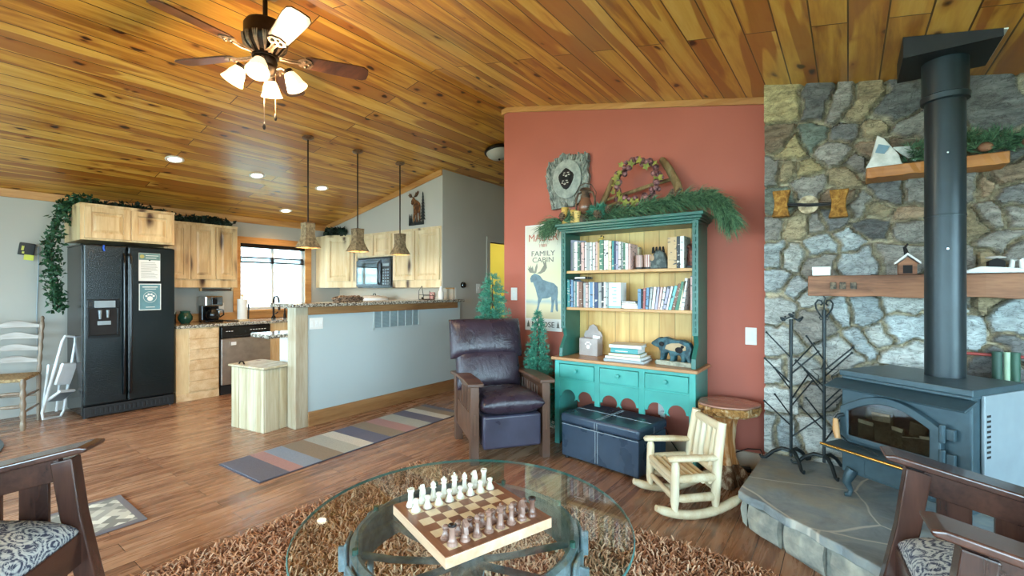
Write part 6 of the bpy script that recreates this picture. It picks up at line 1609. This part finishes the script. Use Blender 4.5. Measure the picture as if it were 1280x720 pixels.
def piece(kind, white):
    s = 1.0; mt_ = X['ivory'] if white else X['chess_brown']
    zs_ = {'pawn':.82,'rook':1.02,'knight':.92,'bishop':.87,'queen':.79,'king':.74}[kind]
    P = {'pawn': base+[(.006,.028),(.0055,.034),(.0085,.036),(.006,.039)],
         'rook': base+[(.0085,.024),(.0075,.048),(.0105,.053),(.0108,.062),(.008,.062),(.0078,.057),(0,.057)],
         'bishop': base+[(.007,.032),(.0058,.050),(.0098,.053),(.0065,.057),(.0085,.064),(.0075,.071),(.003,.077),(.0035,.080),(0,.083)],
         'queen': base+[(.0085,.03),(.0065,.062),(.011,.066),(.0072,.070),(.0108,.085),(.0085,.086),(.005,.090),(0,.094)],
         'king': base+[(.009,.03),(.007,.066),(.0115,.070),(.0078,.074),(.0108,.090),(.0085,.094),(0,.096)],
         'knight': base+[(.009,.022),(.0085,.026),(0,.026)]}[kind]
    t = thing('chess_'+kind, 'x', 'chess piece', (0,0,PZ), 0, 'white chess pieces' if white else 'brown chess pieces')
    b = MB(); b.lathe(P, 16)
    if kind == 'pawn': b.sph((0,0,.046), .0092, 12, 8)
    if kind == 'king': b.box(-.0018,.0018,-.0018,.0018,.094,.110); b.box(-.0055,.0055,-.0018,.0018,.100,.104)
    if kind == 'queen': b.sph((0,0,.094), .0035, 8, 6)
    if kind == 'knight': b.prism([(-.009,.024),(.0095,.024),(.0105,.045),(.006,.062),(.0,.074),(-.003,.068),(-.0135,.058),(-.0125,.051),(-.004,.052),(-.007,.04)], -.006, .006)
    for v in b.bm.verts: v.co.x *= 1.22; v.co.y *= 1.22; v.co.z *= zs_
    b.build('body', mt_, t, smooth=50)
    if not white and kind == 'rook':
        b = MB(); b.lathe([(0,.0571),(.0076,.0571),(.0082,.0622),(.0109,.0622),(.0109,.058),(.0085,.0635),(0,.0575)], 16)
        for v in b.bm.verts: v.co.x *= 1.22; v.co.y *= 1.22; v.co.z *= zs_
        b.build('dark_cap', X['chess_dark'], t, smooth=50)
    return t
order = ['rook','knight','bishop','queen','king','bishop','knight','rook']
NUM = ['first','second','third','fourth','fifth','sixth','seventh','eighth']
Rb = Matrix.Rotation(ba, 3, 'Z')
made = {}
side_h = {0:'left', 7:'right'}
def place(kind, white, i, j, lab):
    p = Rb @ Vector((-q+(i+.5)*sq, -q+(j+.5)*sq, 0)); loc = (-1.098+p.x, 1.248+p.y, PZ)
    rz = ba+(PI/2 if white else -PI/2)*0+(0 if white else PI)
    k = (kind, white)
    if k not in made:
        made[k] = piece(kind, white); made[k].location = loc; made[k].rotation_euler = (0,0,rz); made[k]['label'] = lab
    else: dup(made[k], loc, rz, lab)
# white along the board's far-left edge (i = 0), brown along its near-right edge (i = 7); j runs away from the camera
for j in range(8):
    kd = order[j]
    wl = {0:'white chess rook at the left corner of the board',7:'white chess rook at the far corner of the board',1:'white chess knight beside the rook at the left corner',6:'white chess knight beside the rook at the far corner',2:'white chess bishop nearer the left corner of the board',5:'white chess bishop nearer the far corner of the board',3:'white chess queen in the back row beside the white king',4:'white chess king, tallest white piece, with a cross on top'}[j]
    bl = {0:'brown chess rook at the near corner of the board, dark top',7:'brown chess rook at the right corner of the board, dark top',1:'brown chess knight beside the rook at the near corner',6:'brown chess knight beside the rook at the right corner',2:'brown chess bishop nearer the near corner of the board',5:'brown chess bishop nearer the right corner of the board',3:'brown chess queen in the back row beside the brown king',4:'brown chess king, tallest brown piece, with a cross on top'}[j]
    place(kd, True, 0, j, wl); place(kd, False, 7, j, bl)
    place('pawn', True, 1, j, '%s white chess pawn counted from the left corner of the board' % NUM[j])
    place('pawn', False, 6, j, '%s brown chess pawn counted from the near corner of the board' % NUM[j])

# ================================================================= LADDER-BACK CHAIR AND STEP STOOL
X['chair_w'] = wood('weathered_chair_wood', (150,132,112), (98,78,60), (60,44,32), 'z', knots=0, rough=.4)
X['chair_x'] = wood('weathered_chair_slats', (176,168,160), (124,110,98), (60,44,32), 'x', knots=0, rough=.35)
X['rush'] = two_tone('woven_rush', (120,96,66), (176,150,108), 60, .4, .6, .8, .4)
t = thing('ladderback_chair', 'weathered ladder-back chair with rush seat by the left wall', 'chair', (-6.39, .665, 0), math.radians(62))
# local: -y front
def turned(p0, p1, r, n=5):
    P0, P1 = Vector(p0), Vector(p1); pts = []; rs_ = []
    for i in range(n*4+1):
        f = i/(n*4); pts.append(tuple(P0.lerp(P1, f))); rs_.append(r*(1.0 if i % 4 else .72)*(1.12 if i % 4 == 2 else 1))
    return pts, rs_
for sx_ in (-1, 1):
    b = MB(); p, r_ = turned((sx_*.225,-.225,.0),(sx_*.225,-.225,.47),.021); b.tube(p, r_, 10); b.build('leg', X['chair_w'], t, smooth=60)
    b = MB(); b.tube([(sx_*.18,.19,0),(sx_*.18,.195,.45)], [.016,.019], 10); p, r_ = turned((sx_*.18,.195,.45),(sx_*.185,.255,.98),.018); b.tube(p, r_, 10); b.sph((sx_*.185,.257,1.0),(.016,.016,.026),10,8); b.build('leg', X['chair_w'], t, smooth=60)
    for z in (.16,.30):
        b = MB(); b.tube([(sx_*.222,-.22,z),(sx_*.20,0,z),(sx_*.182,.19,z)], [.008,.013,.008], 8); b.build('stretcher', X['chair_w'], t, smooth=60)
for z in (.22,.34):
    b = MB(); p, r_ = turned((-.22,-.225,z),(.22,-.225,z),.015,3); b.tube(p, r_, 8); b.build('stretcher', X['chair_w'], t, smooth=60)
b = MB(); b.tube([(-.18,.19,.25),(.18,.19,.25)], .011, 8); b.build('stretcher', X['chair_w'], t, smooth=60)
b = MB(); b.prism([(-.235,-.24),(.235,-.24),(.19,.20),(-.19,.20)], .445, .475, 'xy'); b.build('seat', X['rush'], t, bevel=.012, seg=3)
for i, z in enumerate((.56,.675,.79,.90)):
    y = .20+.055*(z-.45)/.53
    top = [(x, z+.045+.035*math.cos(x/.175*PI/2)**2) for x in [.175-.35*k/14 for k in range(15)]]
    b = MB(); b.prism([(-.175,z+.01),(0,z+.015),(.175,z+.01)]+top, y-.005, y+.005); b.build('back_slat', X['chair_x'], t, bevel=.002)
t = thing('step_stool', 'white folding step stool leaning against the refrigerator side', 'step stool', (-6.40, .995, 0), math.radians(122))
LN = Matrix.Translation((0,0,.012)) @ Matrix.Rotation(math.radians(9.5), 4, Vector((.53,.848,0)))
x_ = .082
b = MB(); b.M = LN
pts = [(-x_,0,.0),(-x_*1.25,0,.06),(-x_*.8,0,.76),(-x_*.6,0,.81),(x_*.6,0,.81),(x_*.8,0,.76),(x_*1.25,0,.06),(x_,0,.0)]
b.tube(pts, .0125, 8, closed=True); b.build('front_frame', X['white_metal'], t, smooth=60)
b = MB(); b.M = LN @ Matrix.Translation((0,.03,.0)) @ Matrix.Rotation(math.radians(-7), 4, 'X')
pts = [(-x_*.8,0,.05),(-x_*.75,0,.52),(x_*.75,0,.52),(x_*.8,0,.05)]; b.tube(pts, .011, 8); b.build('rear_frame', X['white_metal'], t, smooth=60)
b = MB(); b.M = LN @ Matrix.Translation((0,-.03,.33)) @ Matrix.Rotation(math.radians(8), 4, 'X'); b.box(-.072,.072,-.014,.014,0,.22); b.build('upper_step', X['white_metal'], t, bevel=.006)
MS = LN @ Matrix.Translation((0,-.04,.22)) @ Matrix.Rotation(math.radians(48), 4, 'X')
b = MB(); b.M = MS; b.box(-.078,.078,-.013,.013,-.08,.09); ls = b.build('lower_step', X['white_metal'], t, bevel=.006)
b = MB(); b.M = MS; b.box(-.065,.065,-.0155,-.013,-.07,.075); b.build('tread', X['stove_side'], ls)
# ================================================================= GREENERY AND DECOR
def needles(b, p, d, n, L, spread, w=.0012, r=None, droop=.0):
    """n thin needles around point p leaning along direction d"""
    d = Vector(d).normalized()
    for _ in range(n):
        v = Vector((r.gauss(0,1), r.gauss(0,1), r.gauss(0,1))).normalized()
        q = (d+v*spread).normalized(); l = L*r.uniform(.7,1.15)
        s = q.cross(Vector((r.gauss(0,1), r.gauss(0,1), r.gauss(0,1)))).normalized()*w
        m = Vector(p)+q*l*.55; e = Vector(p)+q*l+Vector((0,0,-droop*l))
        b.mesh([tuple(Vector(p)-s), tuple(Vector(p)+s), tuple(m+s), tuple(m-s), tuple(e)], [(0,1,2,3),(3,2,4)])
def spruce(lab, x, y, H, R, seed, z0=0.0, base=True, ex=.85):
    t = thing('artificial_tree', lab, 'artificial tree', (x, y, z0), 0, 'small artificial spruce trees')
    r = random.Random(seed)
    b = MB(); b.cyl((0,0,.0),(0,0,H*.97),.013,.004,8); tr = b.build('trunk', X['stem'], t, smooth=60)
    if base:
        b = MB(); b.lathe([(0,0),(.07,0),(.075,.02),(.06,.05),(.02,.055),(0,.055)], 14); b.build('base', X['stem'], t, smooth=50)
    b = MB(); z = .10*H
    while z < H*.99:
        f = (z-.1*H)/(H*.9); rr_ = R*(1-f)**ex*(.9+.2*r.random())+.012
        nb = max(4, int(13*(1-f)+5))
        for k in range(nb):
            a = r.uniform(0, 2*PI); L = rr_*r.uniform(.6,1.15); c2, s2 = math.cos(a), math.sin(a)
            up = r.uniform(-.05,.35)
            steps = max(2, int(L/.022))
            for i in range(1, steps+1):
                q = i/steps; p = (L*q*c2, L*q*s2, z+L*q*up-.15*L*q*q)
                needles(b, p, (c2, s2, up+.25), 9, .036, .8, .0019, r)
        z += .017
    needles(b, (0,0,H*.97), (0,0,1), 14, .045, .4, .0019, r)
    o = b.build('foliage', X['spruce'], t, recalc=False); o['kind'] = 'stuff'
    return t
spruce('taller artificial spruce behind the recliner at the hall corner', -2.70, 3.385, 1.44, .27, 1, ex=.55)
spruce('smaller artificial spruce between the recliner and the hutch', -2.25, 3.48, 1.10, .175, 2)

def leaf_garland(name, lab, path, n, size, rad, mat, seed, stemr=.004):
    t = thing(name, lab, 'garland', tuple(path[0])); o0 = Vector(path[0]); r = random.Random(seed)
    P = [Vector(p)-o0 for p in path]
    b = MB(); b.tube([tuple(p) for p in P], stemr, 6); b.build('stem', X['stem'], t, smooth=60)
    b = MB(); m = len(P)-1
    for _ in range(n):
        f = r.random()*m; i = int(f); p = P[i].lerp(P[i+1], f-i)
        v = Vector((r.gauss(0,1), r.gauss(0,1), r.gauss(0,1))).normalized(); p = p+v*rad*r.random()**.6
        u = Vector((r.gauss(0,1), r.gauss(0,1), r.gauss(0,1))).normalized(); w = u.cross(v).normalized(); s = size*r.uniform(.6,1.25)
        tip = p+u*s; c2 = p+u*s*.45; k = s*.42; n2 = u.cross(w)*s*.12
        b.mesh([tuple(p), tuple(c2+w*k+n2), tuple(tip), tuple(c2-w*k+n2), tuple(c2-n2*.6)], [(0,1,4),(1,2,4),(2,3,4),(3,0,4)])
    o = b.build('foliage', mat, t, recalc=False); o['kind'] = 'stuff'; return t
leaf_garland('ivy_garland', 'green ivy garland hanging down the left side of the refrigerator',
    [(-6.42,1.30,2.21),(-6.44,1.16,2.21),(-6.46,1.085,2.10),(-6.44,1.03,1.90),(-6.42,.985,1.72),(-6.42,1.00,1.55),(-6.42,1.00,1.38),(-6.44,1.03,1.22),(-6.42,1.06,1.10)], 900, .050, .085, X['ivy'], 3)
leaf_garland('dark_garland', 'dark leafy garland along the top of the refrigerator cabinet', [(-6.40,1.32,2.18),(-6.44,1.5,2.19),(-6.40,1.7,2.185),(-6.42,1.93,2.18)], 420, .05, .05, X['ivy_dark'], 4)
leaf_garland('dark_garland', 'dark leafy garland along the top of the cabinet beside the kitchen window', [(-6.60,1.98,2.13),(-6.58,2.2,2.14),(-6.60,2.36,2.16),(-6.56,2.5,2.17),(-6.58,2.70,2.13)], 620, .055, .062, X['ivy_dark'], 5)
leaf_garland('dark_garland', 'dark leafy spray on top of the corner cabinet by the kitchen window', [(-6.60,4.12,2.16),(-6.5,4.13,2.18),(-6.38,4.14,2.18),(-6.2,4.17,2.16)], 520, .06, .055, X['ivy_dark'], 6)

# ---- pine garland on the hutch, long needles sweeping over the right end
gp = [(-2.13,3.44,1.825),(-2.04,3.46,1.87),(-1.95,3.48,1.90),(-1.80,3.50,1.90),(-1.60,3.48,1.90),(-1.42,3.48,1.91),(-1.22,3.48,1.93),(-1.05,3.48,1.945),(-.92,3.47,1.955),(-.80,3.45,1.94),(-.715,3.43,1.88),(-.665,3.42,1.79)]
t = thing('pine_garland', 'long-needled green pine garland with cones draped along the hutch top', 'garland', gp[0]); o0 = Vector(gp[0])
b = MB(); b.tube([tuple(Vector(p)-o0) for p in gp], .006, 6); b.build('stem', X['stem'], t, smooth=60)
r = random.Random(12); b = MB(); m = len(gp)-1
for k in range(380):
    f = (k/380)**.9*m*.999; i = int(f); a, c2 = Vector(gp[i])-o0, Vector(gp[i+1])-o0; p = a.lerp(c2, f-i)
    if 1.5 < f < 3.6 and r.random() < .62: continue
    d = (c2-a).normalized()
    if f < 1.6: d = Vector((-.9,-.1,-.45))
    elif f > m-1.6: d = (d+Vector((.35,-.1,-.35))).normalized()
    p = p+Vector((r.uniform(-.02,.02), r.uniform(-.05,.05), r.uniform(-.03,.02)))
    needles(b, tuple(p), tuple(d+Vector((0,r.uniform(-.35,.1),r.uniform(-.25,.35)))), 15, .145, .62, .0022, r, .28)
o = b.build('needles', X['pine'], t, recalc=False); o['kind'] = 'stuff'
def cone(x, y, z, s, rot):
    b = MB(); b.M = Matrix.Translation(Vector((x,y,z))-o0) @ Euler(rot).to_matrix().to_4x4()
    for i in range(6):
        zz = i*.011*s; rr_ = (.024-.0032*abs(i-1.5))*s
        for k in range(8):
            a = k*2*PI/8+i*.4; b.mesh([(0,0,zz),(rr_*math.cos(a-.28),rr_*math.sin(a-.28),zz+.006*s),(rr_*1.12*math.cos(a),rr_*1.12*math.sin(a),zz+.011*s),(rr_*math.cos(a+.28),rr_*math.sin(a+.28),zz+.006*s)], [(0,1,2,3)])
    b.lathe([(0,-.004*s),(.012*s,0),(.010*s,.05*s),(0,.068*s)], 8)
    b.build('pine_cone', X['cone'], t, recalc=False)
for a in ((-1.975,3.44,1.90,1.2,(1.2,0,.4)),(-1.625,3.43,1.89,1.4,(1.4,.2,0)),(-1.545,3.43,1.91,1.1,(1.0,-.4,.5)),(-1.50,3.45,1.93,1.0,(.6,.3,1)),(-1.06,3.46,1.985,1.0,(.9,.2,.3)),(-1.02,3.46,1.99,.9,(.4,.5,.3))): cone(*a)
# darker leafy sprigs by the candles
b = MB()
for k in range(46):
    p = Vector((-1.66+r.uniform(-.07,.09), 3.44+r.uniform(-.03,.05), 1.885+r.uniform(0,.08)))-o0
    needles(b, tuple(p), (r.uniform(-1,1), -.4, r.uniform(-.4,1)), 16, .06, .6, .0022, r)
o = b.build('short_sprigs', X['spruce'], t, recalc=False); o['kind'] = 'stuff'

# ---- stone chimney garland
gp2 = [(.27,3.38,2.02),(.42,3.36,2.03),(.55,3.36,2.03),(.70,3.38,2.02),(.95,3.40,2.0)]
t2 = thing('pine_garland', 'dark green pine garland lying on the high shelf behind the stove pipe', 'garland', gp2[0]); q0 = Vector(gp2[0])
b = MB(); b.tube([tuple(Vector(p)-q0) for p in gp2], .006, 6); b.build('stem', X['stem'], t2, smooth=60)
b = MB()
for k in range(170):
    f = k/170*3.99; i = int(f); p = (Vector(gp2[i])-q0).lerp(Vector(gp2[i+1])-q0, f-i)+Vector((r.uniform(-.02,.02),r.uniform(-.05,.02),r.uniform(-.02,.07)))
    needles(b, tuple(p), (r.uniform(-1,1), -.5, r.uniform(-.3,.9)), 18, .06, .6, .0016, r)
o = b.build('needles', X['pine'], t2, recalc=False); o['kind'] = 'stuff'
for x, z in ((.565,2.02),(.72,2.02)):
    b = MB(); b.sph((x-.27,-.07,z-2.02), (.03,.026,.024), 10, 6); b.build('pine_cone', X['mantel'], t2, smooth=60)

# ---- raccoon plaque
t = thing('raccoon_plaque', 'grey bark wall plaque with raccoons peeking from a hollow above the hutch', 'wall plaque', (-2.045, YR-.035, 2.285), 0)
rs = random.Random(21)
out = [(-.17,-.26),(-.20,-.10),(-.235,.02),(-.225,.12),(-.19,.18),(-.12,.20),(-.06,.235),(0,.225),(.07,.205),(.12,.215),(.165,.20),(.20,.205),(.205,.14),(.19,.08),(.21,.0),(.20,-.06),(.20,-.13),(.17,-.2),(.05,-.245),(-.08,-.25)]
b = MB(); P = []
for (xa,za),(xb,zb) in zip(out, out[1:]+out[:1]):
    for i in range(4): f = i/4; P.append((xa+(xb-xa)*f+rs.uniform(-.004,.004), za+(zb-za)*f+rs.uniform(-.004,.004)))
b.prism(P, -.012, .03)
for k in range(90):
    a = rs.uniform(0, 2*PI); k2 = rs.uniform(.78,.97); i = int(a/(2*PI)*len(P)); x, z = P[i][0]*k2, P[i][1]*k2
    if (x/.125)**2+((z+.0)/.155)**2 < 1.05: continue
    b.bx((x,-.014,z), (.012,.022,.05), (rs.uniform(-.2,.2), math.atan2(x, z)*.25+rs.uniform(-.3,.3), 0))
b.build('bark_slab', X['plaque'], t, bevel=.003)
b = MB(); b.lathe([(0,0),(.142,0),(.146,.01),(.134,.018),(0,.018)], 34, (0,-.022,.0), (R90,0,0))
for v in b.bm.verts: v.co.z *= 1.2
b.build('cut_face', X['plaque_face'], t, smooth=50)
b = MB(); P2 = [(.074*math.cos(a)*(1+.12*math.sin(3*a)), .088*math.sin(a)*(1+.1*math.cos(4*a))) for a in [i*2*PI/20 for i in range(20)]]; b.prism(P2, -.046, -.038); b.build('hollow', X['hole'], t)
for cx, cz in ((.014,.034),(.0,-.036)):
    b = MB(); b.sph((cx,-.052,cz), (.044,.018,.032), 14, 8); b.sph((cx-.026,-.052,cz+.024),.010,8,6); b.sph((cx+.026,-.052,cz+.024),.010,8,6); fc = b.build('raccoon', X['fur_d'], t, smooth=60)
    b = MB(); b.sph((cx-.024,-.062,cz-.004), (.012,.008,.006), 8, 6); b.sph((cx+.024,-.062,cz-.004), (.012,.008,.006), 8, 6); b.sph((cx,-.068,cz-.014), (.012,.010,.009), 8, 6); b.sph((cx-.018,-.064,cz+.014), (.013,.006,.004), 8, 6); b.sph((cx+.018,-.064,cz+.014), (.013,.006,.004), 8, 6); b.build('face_markings', X['fur_w'], fc, smooth=60)
    b = MB(); b.sph((cx,-.078,cz-.011), .0045, 8, 6); b.build('nose', X['hole'], fc, smooth=60)

# ---- lantern, candles, stick and wreath on the hutch
HT = TOP+.0006
t = thing('oil_lantern', 'rusty brown oil lantern on the hutch below the raccoon plaque', 'lantern', (-1.79, 3.50, HT)); t.scale = (1.12,1.12,1.2)
b = MB(); b.lathe([(0,0),(.062,0),(.066,.02),(.06,.05),(.035,.065),(0,.066)], 20); b.build('fuel_tank', X['lantern'], t, smooth=50)
b = MB(); b.lathe([(.03,.066),(.05,.10),(.052,.135),(.032,.18),(.030,.18),(.049,.135),(.047,.10),(.027,.066)], 20); b.build('globe', plain('amber_smoked_glass', (122,84,64), .12, var=.03), t, smooth=60)
b = MB(); b.lathe([(0,.18),(.036,.18),(.036,.195),(.028,.205),(.028,.225),(.045,.235),(.03,.25),(0,.255)], 20); b.build('chimney_cap', X['lantern'], t, smooth=50)
for s_ in (-1,1):
    b = MB(); b.tube([(s_*.055,0,.04),(s_*.076,0,.06),(s_*.078,0,.17),(s_*.06,0,.215),(s_*.03,0,.222)], .008, 8); b.build('side_tube', X['lantern'], t, smooth=60)
b = MB(); b.tube([(-.08,0,.16),(-.09,0,.21),(-.05,0,.27),(0,0,.285),(.05,0,.27),(.09,0,.21),(.08,0,.16)], .003, 6); b.build('bail_handle', X['lantern'], t, smooth=60)
for (x, y, h, rr_), lab in zip(((-1.985,3.50,.155,.033),(-1.885,3.47,.12,.029),(-1.835,3.44,.10,.029)), ('tallest birch bark candle at the left end of the hutch top','middle birch bark candle on the hutch top beside the lantern','shortest birch bark candle in front of the lantern')):
    t = thing('birch_candle', lab, 'candle', (x, y, HT), 0, 'birch candles on the hutch')
    b = MB(); b.lathe([(0,0),(rr_,0),(rr_,h),(rr_*.8,h),(rr_*.75,h-.008),(0,h-.008)], 22); o = b.build('wax', X['birch'], t, smooth=50)
    b = MB(); b.cyl((0,0,h-.008),(0,0,h+.008),.0022,n=6); b.build('wick', X['hole'], t)
    rs = random.Random(int(h*1000))
    for k in range(7):
        a = rs.uniform(PI, 2*PI); z = rs.uniform(.015,h-.02); b = MB(); b.tube([(rr_*1.005*math.cos(a+da),rr_*1.005*math.sin(a+da),z) for da in (-.25,0,.25)], .0022, 5); b.build('bark_mark', X['hole'], o)
t = thing('branch_frame', 'rough driftwood A-shaped branch frame leaning on the red wall', 'branch frame', (-1.35, 3.58, HT))
b = MB(); b.tube([(-.36,-.05,.005),(-.335,-.02,.12),(-.285,.03,.27),(-.245,.055,.39)], [.026,.027,.025,.018], 9); b.build('left_branch', X['twig'], t, smooth=60)
b = MB(); b.tube([(.355,-.06,.01),(.345,-.04,.11),(.295,.0,.25),(.225,.04,.38),(.165,.065,.47),(.15,.07,.485)], [.024,.029,.032,.031,.027,.015], 9); b.build('right_branch', X['twig'], t, smooth=60)
b = MB(); b.tube([(-.29,.02,.20),(-.1,.02,.235),(.1,.015,.275),(.28,.01,.30)], [.014,.016,.016,.014], 8); b.build('rung', X['twig'], t, smooth=60)
b = MB(); b.tube([(-.32,.015,.14),(-.2,.02,.165),(-.10,.02,.19)], [.012,.014,.010], 8); b.build('rung', X['twig'], t, smooth=60)
wx_, wz_ = -1.344, 2.14
t = thing('berry_wreath', 'oval wreath of plum berries and green leaves leaning on the branch frame', 'wreath', (wx_, 3.545, wz_)); rs = random.Random(6)
WA = 20
def wp(a): return Vector((.165*math.cos(a), -.03+.02*math.sin(a), .160*math.sin(a)))
b = MB(); b.tube([tuple(wp(i*2*PI/30)) for i in range(30)], .010, 6, closed=True); b.build('vine_ring', X['stem'], t, smooth=60)
for i in range(58):
    a = i*2*PI/58+rs.uniform(-.05,.05); p = wp(a)+Vector((rs.uniform(-.03,.03), rs.uniform(-.03,.012), rs.uniform(-.03,.03)))
    b = MB(); s_ = rs.uniform(.018,.026); b.sph(tuple(p), (s_,s_,s_*1.15), 10, 6, (rs.uniform(0,3),rs.uniform(0,3),0)); b.build('berry', X['acorn'], t, smooth=60)
for i in range(24):
    a = rs.uniform(0,2*PI); p = wp(a)+Vector((rs.uniform(-.03,.03), -.035+rs.uniform(-.015,.015), rs.uniform(-.03,.03)))
    Mx = Matrix.Translation(p) @ Euler((rs.uniform(-.5,.5), rs.uniform(0,6.28), rs.uniform(-.5,.5))).to_matrix().to_4x4(); s_ = rs.uniform(.7,1.15)
    b = MB(); b.M = Mx; star = [((.034 if k % 2 == 0 else .021)*s_*math.cos(k*PI/5), (.034 if k % 2 == 0 else .014)*s_*math.sin(k*PI/5)) for k in range(10)]
    b.prism(star, -.0006, .0006); b.build('leaf', X['leafy'], t)

# ---- moose sign
sx0, sx1, sz0, sz1 = -2.53, -2.12, .90, 1.905
sw, sh = sx1-sx0, sz1-sz0
t = thing('moose_sign', 'tall pale lodge sign with a blue moose on the red wall', 'sign', ((sx0+sx1)/2, YR-.004, (sz0+sz1)/2))
m = Mt('sign_print', .55); q = m.sep(m.co(rand=False)); nz_ = m.noise(m.co(rand=False), 5, 3)
h_ = m.math('ADD', m.math('DIVIDE', q[2], sh), m.math('MULTIPLY', m.math('SUBTRACT', nz_, .5), .06))
m.col(m.ramp(m.math('ADD', h_, .5), [(.11, lin(206,196,160)), (.24, lin(216,208,172)), (.27, lin(170,190,190)), (.30, lin(216,216,188)), (.55, lin(222,224,184)), (.75, lin(222,222,202)), (1, lin(216,214,204))]))
b = MB(); b.box(-sw/2, sw/2, -.018, 0, -sh/2, sh/2); b.build('board', X['paper'], t, bevel=.003)
b = MB(); b.box(-sw/2+.012, sw/2-.012, -.0188, -.018, -sh/2+.115, sh/2-.012); b.build('printed_scene', m.m, t)
red = plain('faded_red_ink', (186,108,92), .7); gr_ = plain('grey_ink_sign', (104,108,104), .7); ink = plain('dark_ink', (40,44,48), .7)
text_obj('name_lettering', 'MADER', .098, red, t, (.0,-.0192,.375), sx=1.02)
text_obj('year_lettering', '1989', .045, red, t, (.0,-.0192,.30))
text_obj('family_lettering', 'FAMILY', .068, gr_, t, (.0,-.0192,.225), sx=1.2)
text_obj('cabin_lettering', 'CABIN', .068, gr_, t, (.0,-.0192,.165), sx=1.2)
text_obj('moose_lettering', 'MOOSE', .072, ink, t, (.0,-.0186,-.445), sx=1.05)
mz = [(-.13,.02),(-.145,-.01),(-.135,-.045),(-.11,-.045),(-.10,-.07),(-.085,-.10),(-.07,-.15),(-.055,-.20),(-.06,-.265),(-.075,-.31),(-.05,-.31),(-.035,-.245),(-.01,-.20),(.05,-.195),(.09,-.18),(.095,-.25),(.085,-.325),(.11,-.325),(.12,-.25),(.135,-.20),(.14,-.30),(.155,-.32),(.165,-.31),(.158,-.20),(.165,-.14),(.16,-.09),(.12,-.055),(.06,-.04),(.0,-.02),(-.03,.015),(-.06,.03),(-.09,.04)]
b = MB(); b.prism([(x+.0, z) for x, z in mz], -.0196, -.0188); b.build('moose_print', plain('slate_blue_print', (108,134,146), .6, var=.1, scale=20), t)
b = MB()
for pts in ([(-.09,.04),(-.15,.05),(-.175,.09),(-.16,.085),(-.165,.115),(-.145,.09),(-.14,.12),(-.125,.09),(-.115,.115),(-.105,.07)], [(-.07,.04),(-.03,.06),(.01,.115),(.0,.15),(.02,.135),(.03,.165),(.04,.12),(.045,.09),(.02,.055),(-.03,.035)], [(-.10,.045),(-.085,.10),(-.065,.14),(-.06,.10),(-.075,.045)]): b.prism(pts, -.0196, -.0188)
b.build('antler_print', plain('grey_antler_print', (140,140,128), .7), t)
b = MB()
for s_ in (-1,1):
    x = s_*.165; b.prism([(x-.018,-.47),(x+.018,-.47),(x+.010,-.45),(x+.014,-.45),(x+.004,-.42),(x,-.405),(x-.004,-.42),(x-.014,-.45),(x-.010,-.45)], -.0186, -.018)
b.build('tree_symbol', gr_, t)
